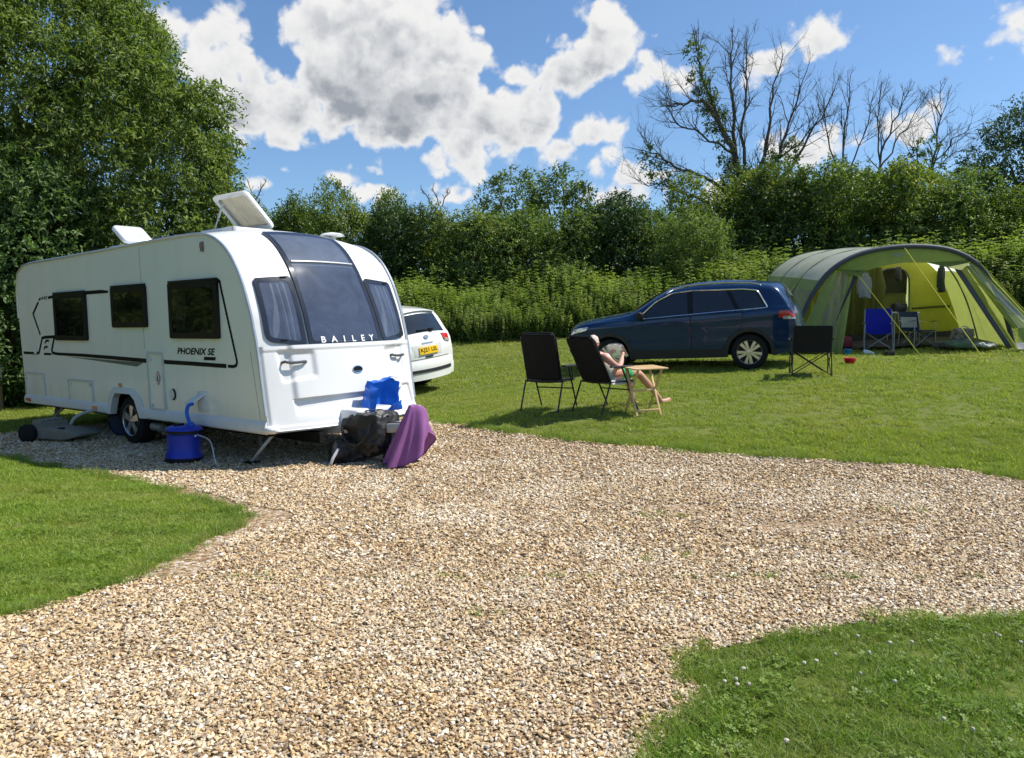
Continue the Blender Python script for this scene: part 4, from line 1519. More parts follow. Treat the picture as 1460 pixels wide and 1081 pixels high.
# --- patches that follow the nose
def rounded(poly, rad, n=6):
    out = []
    m = len(poly)
    P = [np.array(p, float) for p in poly]
    for i in range(m):
        r = rad[i] if hasattr(rad, '__len__') else rad
        a, b, c = P[i - 1], P[i], P[(i + 1) % m]
        u, v = a - b, c - b
        r = min(r, np.linalg.norm(u) * 0.45, np.linalg.norm(v) * 0.45)
        p0, p1 = b + u / np.linalg.norm(u) * r, b + v / np.linalg.norm(v) * r
        for k in range(n + 1):
            t = k / n
            out.append(tuple((1 - t) ** 2 * p0 + 2 * t * (1 - t) * b + t * t * p1))
    return out


def resample(poly, step):
    out = []
    for i in range(len(poly)):
        a, b = np.array(poly[i]), np.array(poly[(i + 1) % len(poly)])
        n = max(1, int(np.linalg.norm(b - a) / step))
        out += [tuple(a + (b - a) * k / n) for k in range(n)]
    return out


def surface_patch(fn, poly, off, base, step=0.06, hole=None):
    """raised patch on a curved surface. fn(u, v, offset) -> point. poly in (u, v)."""
    poly = resample(poly, step)
    loops = [poly] + ([resample(hole, step)] if hole else [])
    pts, edges = [], []
    for lp in loops:
        b = len(pts)
        pts += [Vector(p) for p in lp]
        edges += [(b + i, b + (i + 1) % len(lp)) for i in range(len(lp))]
    A = np.array(poly)
    xs, ys = np.meshgrid(np.arange(A[:, 0].min(), A[:, 0].max(), step), np.arange(A[:, 1].min(), A[:, 1].max(), step))
    xs, ys = xs.ravel(), ys.ravel()
    cl = [lp + [lp[0]] for lp in loops]
    k = inside(cl[0], xs, ys)
    for c in cl[1:]:
        k &= ~inside(c, xs, ys)
    k &= edge_distance([p for lp in loops for p in lp for _ in (0, 1)], xs, ys) > step * 0.35
    pts += [Vector((a, b)) for a, b in zip(xs[k], ys[k])]
    vs, _, fs, *_ = delaunay_2d_cdt(pts, edges, [], 0, 1e-6)
    V = np.array([tuple(v) for v in vs])
    fs = [f for f in fs if len(f) == 3]
    cen = np.array([V[list(f)].mean(0) for f in fs])
    ok = inside(cl[0], cen[:, 0], cen[:, 1])
    for c in cl[1:]:
        ok &= ~inside(c, cen[:, 0], cen[:, 1])
    mb = MB()
    mb.add([fn(a, b, off) for a, b in V], [f for f, o in zip(fs, ok) if o])
    for lp in loops:
        m = len(lp)
        mb.add([fn(a, b, off) for a, b in lp] + [fn(a, b, base) for a, b in lp], [(i, (i + 1) % m, m + (i + 1) % m, m + i) for i in range(m)])
    return mb


def nose_fn(w, v, off):
    return front_at(w, v / FLEN, off)


def shrink(poly, d):
    """inset a convex polygon"""
    P = [np.array(p, float) for p in poly]
    c = sum(P) / len(P)
    out = []
    m = len(P)
    for i in range(m):
        a, b, e = P[i - 1], P[i], P[(i + 1) % m]
        n1, n2 = b - a, e - b
        n1, n2 = np.array([-n1[1], n1[0]]) / np.linalg.norm(n1), np.array([-n2[1], n2[0]]) / np.linalg.norm(n2)
        if np.dot(c - b, n1 + n2) < 0:
            n1, n2 = -n1, -n2
        q = n1 + n2
        out.append(tuple(b + q * d / (np.dot(q, n1) + 1e-9)))
    return out


TZ = lambda z: t_of_z(z) * FLEN
blind_mat = mat('pleated_blind', (0.15, 0.165, 0.19), rough=0.8, vary=0.12, scale=6)
net_mat = mat('net_curtain', (0.24, 0.26, 0.29), rough=0.9, vary=0.45, scale=4)
TOP_T = 0.835 * FLEN
WIN = {
    'left': [(.095, TZ(1.40)), (.555, TZ(1.33)), (.585, TZ(2.13)), (.115, TZ(2.10))],
    'mid': [(.585, TZ(1.335)), (1.14, TZ(1.315)), (1.695, TZ(1.335)), (1.665, TZ(2.2)), (1.665, TOP_T), (.615, TOP_T), (.615, TZ(2.2))],
    'right': [(1.725, TZ(1.33)), (2.185, TZ(1.40)), (2.165, TZ(2.10)), (1.695, TZ(2.13))],
}
for key, poly in WIN.items():
    rp = rounded(poly, [.04, .02, .04, .1, .05, .05, .1] if key == 'mid' else [.10, .05, .05, .05])
    inner = rounded(shrink(poly, .052), .05)
    mb = surface_patch(nose_fn, rp, .022, -.002, hole=inner)
    fr = mb.build('front_window', black_gloss, caravan, smooth=40)
    mb = surface_patch(nose_fn, shrink(inner, -.004), .019, .017)
    mb.build('pane', front_pane, fr, smooth=40)
    # what hangs behind the pane
    mb = MB()
    A = np.array(inner)
    nv, nu = (120, 14) if key == 'mid' else (24, 60)
    v0, v1 = A[:, 1].min() + .02, A[:, 1].max() - .02
    if key == 'mid':
        v1 = TZ(2.24)
    rows = []
    for i in range(nv):
        v = v0 + (v1 - v0) * i / (nv - 1)
        row = []
        u0 = np.interp(v, [poly[0][1], poly[-1][1]], [poly[0][0], poly[-1][0]]) + .06
        u1 = np.interp(v, [poly[0][1], poly[-1][1]], [poly[2 if key == 'mid' else 1][0], poly[4 if key == 'mid' else 2][0]]) - .06
        for j in range(nu):
            q = j / (nu - 1)
            wave = .006 * (i % 2) if key == 'mid' else .005 * math.sin(q * 19 + 2.2 * math.sin(q * 7 + v) + math.sin(v * 3))
            row.append(nose_fn(u0 + (u1 - u0) * q, v, .004 + wave))
        rows.append(row)
    mb.grid(rows)
    mb.build('blind' if key == 'mid' else 'curtain', blind_mat if key == 'mid' else net_mat, fr, smooth=0 if key == 'mid' else 60)
    if key == 'mid':
        mb = MB()
        mb.tube([nose_fn(w, TZ(2.27), .024) for w in np.linspace(.68, 1.60, 14)], .014, 8)
        mb.build('blind_cassette', silver, fr)
    else:
        # latches at top and bottom
        for w, v in ((poly[2][0] - .1, poly[2][1] - .025), (poly[0][0] + .2, poly[0][1] + .01)):
            mb = MB()
            mb.tube([nose_fn(w - .035, v, .03), nose_fn(w + .035, v, .03)], .008, 6)
            mb.build('latch', black_plastic, fr)
for k, ch in enumerate('BAILEY'):
    word = text_mesh(ch, .10, extrude=0.0005, sx=1.2, bold=.002)
    co = np.array([v.co[:] for v in word.vertices])
    cx = (co[:, 0].max() + co[:, 0].min()) / 2
    for v in word.vertices:
        x, y, z = v.co
        v.co = nose_fn(.775 + k * .146 + (x - cx), TZ(1.366) + y, .0245 + (0.001 if z > 0 else 0))
    mesh_obj('letter', word, letter_silver, caravan)


# --- moulded lower nose
def sstep(x, a, b):
    u = np.clip((x - a) / (b - a), 0, 1)
    return u * u * (3 - 2 * u)


def box_mask(w, z, w0, w1, z0, z1, e=.025):
    return sstep(w, w0 - e, w0 + e) * (1 - sstep(w, w1 - e, w1 + e)) * sstep(z, z0 - e, z0 + e) * (1 - sstep(z, z1 - e, z1 + e))


def nose_relief(w, z):
    wm = min(w, CW - w)
    lip = 0.735 + 0.02 * (1 - ((w - 1.14) / 1.14) ** 2)
    d = 0.018
    d += 0.030 * sstep(z, lip, lip + .012) * sstep(wm, .30, .36)                       # overhang above the groove
    d -= 0.030 * sstep(wm, .30, .36) * (1 - sstep(z, lip - .002, lip + .010)) * sstep(z, .50, lip)    # scooped panel below
    d += 0.016 * (1 - sstep(z, .455, .475))                                         # bottom lip
    slope = 0.10 * (z - 1.1)
    d -= 0.026 * box_mask(wm, z, .215 - slope, .60, 0.95 + .10 * (wm - .2), 1.285 - .05 * (wm - .2), .03)       # handle recesses
    d -= 0.045 * box_mask(w, z, 1.99 - .25 * (z - .65), 2.16 - .25 * (z - .65), .53, .78, .02)                       # right-hand scoop
    d += 0.010 * sstep(z, 1.29, 1.30)
    return d * sstep(min(w, CW - w), 0.0, .05) + 0.002


mb = MB()
zz = np.unique(np.concatenate([np.linspace(.40, 1.345, 80), np.linspace(.72, .775, 22), np.linspace(.445, .49, 8)]))
wv = np.unique(np.concatenate([np.linspace(.0, CW, 120), np.linspace(0, .07, 8), np.linspace(CW - .07, CW, 8)]))
mb.grid([[front_at(w, t_of_z(z), nose_relief(w, z)) for w in wv] for z in zz])
mb.build('nose_moulding', white_gel, caravan, smooth=50)
# shoulders of the moulding, corner bumpers
for w in (0.02, CW - .02):
    mb = MB()
    m = Matrix.Translation(front_at(w, t_of_z(.44), .015)) @ Matrix.Rotation(R(-12), 4, 'Z')
    mb.lathe([(0, -.05), (.06, -.045), (.08, -.01), (.08, .02), (.05, .05), (0, .055)], 18, m @ Matrix.Diagonal((1.5, 1.0, 0.8, 1)))
    mb.build('corner_cap', trim_white, caravan, smooth=60)
for w0, w1 in ((.235, .51), (1.80, 2.075)):
    mb = MB()
    ps = [front_at(w0, t_of_z(1.165), .005), front_at(w0 + .02, t_of_z(1.17), .05)] + [front_at(w0 + (w1 - w0) * k / 6, t_of_z(1.165 - .012 * math.sin(k / 6 * 3.14)), .058) for k in range(1, 6)] + [front_at(w1 - .02, t_of_z(1.16), .05), front_at(w1, t_of_z(1.155), .005)]
    mb.tube(ps, .016, 8)
    mb.build('grab_handle', mat('dark_grey_plastic', (.07, .075, .085), rough=.4), caravan)
mb = MB()
e = [(1.165 + .078 * math.cos(a), TZ(1.03) + .046 * math.sin(a)) for a in np.linspace(0, 2 * math.pi, 28, endpoint=False)]
bd = surface_patch(nose_fn, e, .058, .02, .03).build('badge', chrome, caravan)
e = [(1.165 + .068 * math.cos(a), TZ(1.03) + .037 * math.sin(a)) for a in np.linspace(0, 2 * math.pi, 28, endpoint=False)]
surface_patch(nose_fn, e, .061, .05, .03).build('badge_face', decal_black, bd)
mb = MB()
mb.tube([nose_fn(w, TZ(1.012 - .006 * math.cos((w - 1.165) / .05 * 1.5)), .0625) for w in np.linspace(1.12, 1.21, 8)], .003, 5)
mb.build('badge_mark', chrome, bd)
# drawbar: cover, A-frame, hitch, jockey wheel
mb = MB()
mb.slab([(.40, .80, .38), (.40, 1.48, .38), (.40, 1.42, .60), (.40, .86, .60)], .30, axis=(1, 0, 0))
q = mb.build('drawbar_cover', white_gel, caravan, bevel=0.03, seg=3)
q.location = (.36, 0, 0)
mb = MB()
mb.bar((.1, .62, .36), (1.25, 1.10, .40), .06, .1)
mb.bar((.1, 1.66, .36), (1.25, 1.18, .40), .06, .1)
mb.bar((1.1, 1.14, .42), (1.55, 1.14, .44), .09, .08)
mb.build('drawbar', galv, caravan, bevel=0.004)
mb = MB()
mb.lathe([(.0, -.03), (.09, -.03), (.1, 0), (.09, .03), (0, .03)], 20, Matrix.Translation((1.05, 1.0, .10)) @ Matrix.Rotation(R(90), 4, 'X'))
mb.tube([(1.05, 1.0, .1), (1.05, 1.04, .2), (1.05, 1.04, .54)], .024, 8)
mb.build('jockey_wheel', black_plastic, caravan)

# --- side windows
def sp(s, z, d=0.0):
    return (-s, -d, z)


for (s0, s1, z0, z1), cur in (((4.872, 3.845, 1.395, 2.075), 'top'), ((3.082, 2.172, 1.575, 2.108), None), ((1.610, .545, 1.435, 2.110), 'left')):
    poly = rounded([(s0, z0), (s1, z0), (s1, z1), (s0, z1)], .035)
    hole = rounded([(s0 - .075, z0 + .07), (s1 + .075, z0 + .07), (s1 + .075, z1 - .075), (s0 - .075, z1 - .075)], .03)
    fr = surface_patch(lambda s, z, d: sp(s, z, d), poly, .034, 0.0, .3, hole=hole).build('window', black_plastic, caravan, smooth=30)
    hp = MB()
    hp.slab([sp(s, z, .031) for s, z in hole], .003, axis=(0, -1, 0))
    hp.build('pane', side_pane, fr, smooth=0)
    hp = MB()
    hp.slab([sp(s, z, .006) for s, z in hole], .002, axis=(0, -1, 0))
    hp.build('dark_backing', interior_dark, fr, smooth=0)  # dark sheet standing in for the unlit room behind the pane
    if cur == 'left':
        hp = MB()
        hp.grid([[sp(s0 - .13 - .25 * q, z, .014 + .006 * math.sin(q * 26)) for q in np.linspace(0, 1, 30)] for z in np.linspace(z0 + .08, z1 - .09, 4)])
        hp.build('curtain', curtain_cloth, fr, smooth=60)
    if cur == 'top':
        hp = MB()
        hp.grid([[sp(s, z1 - .09 - .012 * k, .010 + .006 * (k % 2)) for s in (s0 - .1, s1 + .1)] for k in range(38)])
        hp.build('blind', mat('dim_blind', (.05, .055, .055), rough=.9), fr, smooth=0)
    hp = MB()
    hp.box(sp((s0 + s1) / 2, z1 + .012, .02), (abs(s0 - s1) - .03, .04, .022))
    hp.build('top_hinge', black_plastic, fr, bevel=.006)


# --- side stripes and emblem
def strip(pts, w, d=.0035):
    """flat stripe along a polyline on the near side"""
    P = [np.array(p, float) for p in pts]
    L, Rr = [], []
    for i, p in enumerate(P):
        ww = w[i] if hasattr(w, '__len__') else w
        a = P[i] - P[i - 1] if i else P[1] - P[0]
        b = P[i + 1] - P[i] if i < len(P) - 1 else a
        n1, n2 = np.array([-a[1], a[0]]) / np.linalg.norm(a), np.array([-b[1], b[0]]) / np.linalg.norm(b)
        q = (n1 + n2)
        q = q / (np.dot(q, n1) + 1e-9)
        L.append(p + q * ww / 2)
        Rr.append(p - q * ww / 2)
    m = len(P)
    return [sp(*p, d) for p in L] + [sp(*p, d) for p in Rr], [(i, i + 1, m + i + 1, m + i) for i in range(m - 1)]


st = MB()
for pts, w in (
    ([(6.13, 1.19), (5.60, 1.187)], .04),
    ([(5.60, 1.19), (5.545, 1.205), (5.40, 1.425), (5.30, 1.436), (4.95, 1.447)], .045),
    ([(4.955, 1.46), (5.085, 1.245), (5.06, 1.205), (4.97, 1.195), (4.86, 1.190), (4.1, 1.185), (3.2, 1.168), (2.32, 1.146), (1.2, 1.135), (.50, 1.124), (.46, 1.124)], [.05, .05, .045, .042, .042, .046, .05, .054, .05, .048, .048]),
    ([(.43, 1.123), (.32, 1.122), (.265, 1.135), (.245, 1.17), (.262, 1.24), (.50, 2.02), (.515, 2.085), (.56, 2.115)], .036),
    ([(5.11, 1.183), (5.37, 1.183)], .034),
    ([(5.16, 1.386), (5.27, 1.384), (5.315, 1.345)], .032),
    ([(5.22, 1.293), (5.32, 1.29), (5.37, 1.25)], .032),
    ([(5.46, 1.473), (5.675, 1.80), (5.45, 1.975)], .042),
    ([(5.43, 2.005), (5.36, 2.03)], .034),
    ([(5.10, 2.03), (4.86, 2.045)], .04),
    ([(3.85, 2.065), (3.40, 2.066), (3.19, 2.058)], [.05, .05, .03]),
):
    st.add(*strip(pts, w))
st.build('stripe', decal_black, caravan, smooth=0)
st = MB()
st.add([sp(s, z, .003) for s, z in ((4.62, 1.158), (3.5, 1.138), (2.36, 1.118), (2.52, 1.062), (3.6, 1.112))], [(0, 1, 2, 3, 4)])
st.build('grey_stripe', decal_grey, caravan, smooth=0)


def side_text(body, s_left, z, width, height, name, m, shear=0.0, bold=0.0):
    me = text_mesh(body, 1.0, shear=shear, extrude=0.0, bold=bold)
    co = np.array([v.co[:] for v in me.vertices])
    x0, x1, y0, y1 = co[:, 0].min(), co[:, 0].max(), co[:, 1].min(), co[:, 1].max()
    for v in me.vertices:
        v.co = sp(s_left - (v.co.x - x0) / (x1 - x0) * width, z + (v.co.y - y0) / (y1 - y0) * height, .0035)
    return mesh_obj(name, me, m, caravan)


side_text('PHOENIX SE', 1.508, 1.242, .83, .082, 'lettering', decal_black, shear=.25, bold=.03)
side_text('642', 5.335, 2.008, .20, .05, 'lettering', decal_black, shear=.2, bold=.02)
mb = MB()
mb.add([sp(s, z, .003) for s, z in ((.93, 1.182), (.685, 1.182), (.665, 1.222), (.91, 1.222))], [(0, 1, 2, 3)])
pl = mb.build('label_strip', decal_black, caravan, smooth=0)

# --- lockers, gas door, inlets, lamps
door_trim_m = mat('locker_trim', (.58, .60, .57), rough=.4)
def locker(s0, s1, z0, z1, rad=.03, latches=()):
    poly = rounded([(s0, z0), (s1, z0), (s1, z1), (s0, z1)], rad)
    hole = rounded([(s0 - .035, z0 + .035), (s1 + .035, z0 + .035), (s1 + .035, z1 - .035), (s0 - .035, z1 - .035)], rad * .7)
    o = surface_patch(lambda s, z, d: sp(s, z, d), poly, .018, 0, .4, hole=hole).build('service_door', door_trim_m, caravan, smooth=30)
    hp = MB()
    hp.slab([sp(s, z, .006) for s, z in hole], .004, axis=(0, -1, 0))
    hp.build('door_panel', side_white, o, smooth=0)
    for s, z in latches:
        hp = MB()
        hp.lathe([(0, 0), (.022, 0), (.022, .012), (.016, .017), (0, .017)], 14, Matrix.Translation(sp(s, z, .012)) @ Matrix.Rotation(R(90), 4, 'X'))
        hp.build('latch', trim_white, o)
    return o


locker(6.12, 5.37, .475, .89, latches=((6.05, .80), (5.44, .81)))
locker(4.58, 3.79, .468, .835, latches=((4.50, .76), (3.87, .77)))
gd = locker(2.24, 1.83, .51, 1.265, latches=((2.16, .58), (2.15, 1.17)))
mb = MB()
c = np.array([1.99, .93])
mb.add([sp(c[0] + a, c[1] + b, .0135) for a, b in ((0, .095), (.062, 0), (0, -.095), (-.062, 0))], [(0, 1, 2, 3)])
sg = mb.build('hazard_diamond', mat('red_sticker', (.45, .05, .05), rough=.4), gd, smooth=0)
# thing > part > sub-part is the deepest level: the diamond's face sits beside it
mb = MB()
mb.add([sp(c[0] + a, c[1] + b, .0145) for a, b in ((0, .078), (.05, 0), (0, -.078), (-.05, 0))], [(0, 1, 2, 3)])
mb.build('hazard_face', mat('white_sticker', (.8, .8, .78), rough=.4), gd, smooth=0)
mb = MB()
mb.add([sp(c[0] + a, c[1] + b, .0155) for a, b in ((.014, -.038), (-.014, -.038), (-.014, .018), (-.006, .026), (-.006, .04), (.006, .04), (.006, .026), (.014, .018))], [tuple(range(8))])
mb.build('gas_bottle_symbol', decal_black, gd, smooth=0)
mb = MB()
mb.lathe([(0, 0), (.072, 0), (.072, .014), (.058, .02), (.03, .014), (0, .02)], 24, Matrix.Translation(sp(1.665, .742)) @ Matrix.Rotation(R(90), 4, 'X'))
fl = mb.build('flue', trim_white, caravan)
mb = MB()
mb.tube([sp(1.60 + .0 * a, .742 + .0 * a, .01) for a in (0, 1)] if False else [sp(1.665 - .068 * math.cos(a), .742 + .068 * math.sin(a), .008) for a in np.linspace(-1.2, 1.2, 9)], .012, 6)
mb.build('flue_seal', black_plastic, fl)
mb = MB()
mb.box(sp(.985, .69, .008), (.20, .016, .24))
inl = mb.build('water_inlet', trim_white, caravan, bevel=.006)
mb = MB()
mb.slab([(-.90, -.01, .79), (-.90, -.015, .77), (-1.02, -.14, .655), (-1.02, -.13, .685)], .14, axis=(1, 0, 0))
mb.build('inlet_cover', white_gel, inl, bevel=.006)
mb = MB()
mb.box(sp(3.00, .80, .008), (.075, .016, .05))
mb.build('side_lamp', amber, caravan, bevel=.006)
mb = MB()
mb.box(sp(3.72, .455, .04), (.12, .02, .04))
mb.build('reflector', amber, caravan, bevel=.005)
mb = MB()
mb.box(sp(5.98, .45, .04), (.16, .02, .045))
mb.build('reflector', red_lens, caravan, bevel=.005)
mb = MB()
mb.box(sp(.83, 2.50, .015), (.05, .03, .115))
ml = mb.build('marker_lamp', mat('marker_grey', (.16, .16, .17), rough=.3), caravan, bevel=.012)
mb = MB()
mb.box(sp(.83, 2.515, .033), (.03, .012, .06))
mb.build('lens', mat('pink_lens', (.35, .16, .15), rough=.2), ml, bevel=.006)
mb = MB()
mb.box(sp(5.66, 1.24, .012), (.07, .024, .13))
mb.build('mains_socket', trim_white, caravan, bevel=.012)
# rust streak-free seams between the side sheets
for s0, z0, z1 in ((2.30, 1.30, 2.60), (-.015, .54, 1.30)):
    mb = MB()
    mb.tube([sp(s0 + (.0 if s0 > 0 else -.14 * (1.3 - q) / .76), q, .0005) for q in np.linspace(z0, z1, 8)], .0035, 4)
    mb.build('sheet_seam', mat('seam_grey', (.30, .31, .30), rough=.6), caravan)

# --- roof: open rooflights and the aerial
lid_glass = fabric('smoky_lid', (.72, .72, .70), trans=.4, rough=.25, bump=.0)
blind_cloth = fabric('beige_flynet', (.62, .60, .51), trans=.45)


def roof_z(s, w):
    z = float(np.interp(s, [l[0] for l in loop[60:150]], [l[1] for l in loop[60:150]]))
    return z + crown(z) * (1 - ((w - CW / 2) / (CW / 2)) ** 2)


def rooflight(s0, s1, w0, w1, ang, hinge, label=None):
    """hinge: 'far' lifts the near edge, 'front' lifts the rear edge"""
    zb = roof_z((s0 + s1) / 2, (w0 + w1) / 2)
    mb = MB()
    for a, b, c, d in ((s0, s1, w0, w0 + .05), (s0, s1, w1 - .05, w1), (s0, s0 + .05, w0, w1), (s1 - .05, s1, w0, w1)):
        mb.box((-(a + b) / 2, (c + d) / 2, zb + .02), (abs(b - a), abs(d - c), .07))
    fr = mb.build('rooflight', white_gel, caravan, bevel=.012)
    ls, lw = s1 - s0, w1 - w0
    if hinge == 'far':
        M = Matrix.Translation((-s0, w1, zb + .07)) @ Matrix.Rotation(R(-ang), 4, 'X')
        to = lambda a, b, h: tuple(M @ Vector((-a, -b, h)))
        A, B = ls, lw
    else:
        M = Matrix.Translation((-s0, w0, zb + .07)) @ Matrix.Rotation(R(ang), 4, 'Y')
        to = lambda a, b, h: tuple(M @ Vector((-a, b, h)))
        A, B = ls, lw
    ro = rounded([(0, 0), (A, 0), (A, B), (0, B)], .07)
    ri = rounded([(.06, .06), (A - .06, .06), (A - .06, B - .06), (.06, B - .06)], .05)
    # hollow lid: outer dome, rim and inner face
    mb = MB()
    m = len(ro)
    rr2 = [(A / 2 + (a - A / 2) * .93, B / 2 + (b - B / 2) * .93) for a, b in ro]
    mb.grid([[to(a, b, h) for a, b in l] for l, h in ((ri, .012), (ro, .0), (ro, .035), (rr2, .06), (ri, .066))], closed_u=True)
    lid = mb.build('lid', white_gel, fr, smooth=50)
    mb = MB()
    mb.slab([to(a, b, .062) for a, b in ri], .006)
    mb.build('lid_pane', lid_glass if hinge != 'far' else blind_cloth, fr, smooth=0)
    if hinge == 'far':
        mb = MB()
        mb.tube([to(A * .82, B * .80, .0), (-(s0 + A * .82), w0 + .12, zb + .05)], .010, 6)
        mb.tube([to(A * .82, B * .80, .0), tuple((Vector(to(A * .82, B * .80, .0)) + Vector((-(s0 + A * .82), w0 + .12, zb + .05))) / 2)], .016, 8)
        mb.build('strut', trim_white, fr)
        mb = MB()
        for q in (.36, .68):
            mb.tube([to(A * q, .07, .056), to(A * q, B - .07, .056)], .003, 4)
        mb.build('lid_rib', trim_white, fr)
    return fr


rooflight(1.22, 1.98, .66, 1.26, 46, 'far')
rooflight(3.72, 4.16, .50, .95, 34, 'front')
mb = MB()
mb.lathe([(.0, .0), (.05, .0), (.045, .04), (.15, .05), (.16, .065), (.12, .085), (.03, .10), (0, .10)], 24, Matrix.Translation((-.85, 1.92, roof_z(.85, 1.92))))
mb.build('roof_aerial', trim_white, caravan, smooth=50)

# ================================================================== CARS
plastic_clad = mat('grey_cladding', (0.022, 0.023, 0.025), rough=0.6, vary=0.15)
car_glass = tinted('dark_car_glass', (0.008, 0.010, 0.012), 0.0, 0.03)
blue_paint = mat('dark_blue_paint', (0.006, 0.030, 0.092), rough=0.25, metal=0.3, coat=.55, spec=.3, vary=0.05, scale=300)
white_paint = mat('white_car_paint', (0.76, 0.76, 0.73), rough=0.3, coat=0.8, vary=0.02)
seam_dark = mat('shut_line', (0.006, 0.006, 0.007), rough=0.8)
plate_yellow = mat('yellow_plate', (0.80, 0.50, 0.02), rough=0.4, vary=0.02)
lamp_clear = mat('clear_lamp', (0.55, 0.56, 0.58), rough=0.1, coat=1.0, metal=0.4)
seat_cloth = mat('seat_cloth', (0.03, 0.03, 0.032), rough=0.9)


def fine(P, n):
    """resample a polyline evenly and soften its corners"""
    P = np.asarray(P, float)
    L = np.r_[0, np.cumsum(np.hypot(*np.diff(P, axis=0).T))]
    u = np.linspace(0, L[-1], n)
    Q = np.stack([np.interp(u, L, P[:, 0]), np.interp(u, L, P[:, 1])], 1)
    for _ in range(3):
        Q[1:-1] = (Q[:-2] + 2 * Q[1:-1] + Q[2:]) / 4
    return Q


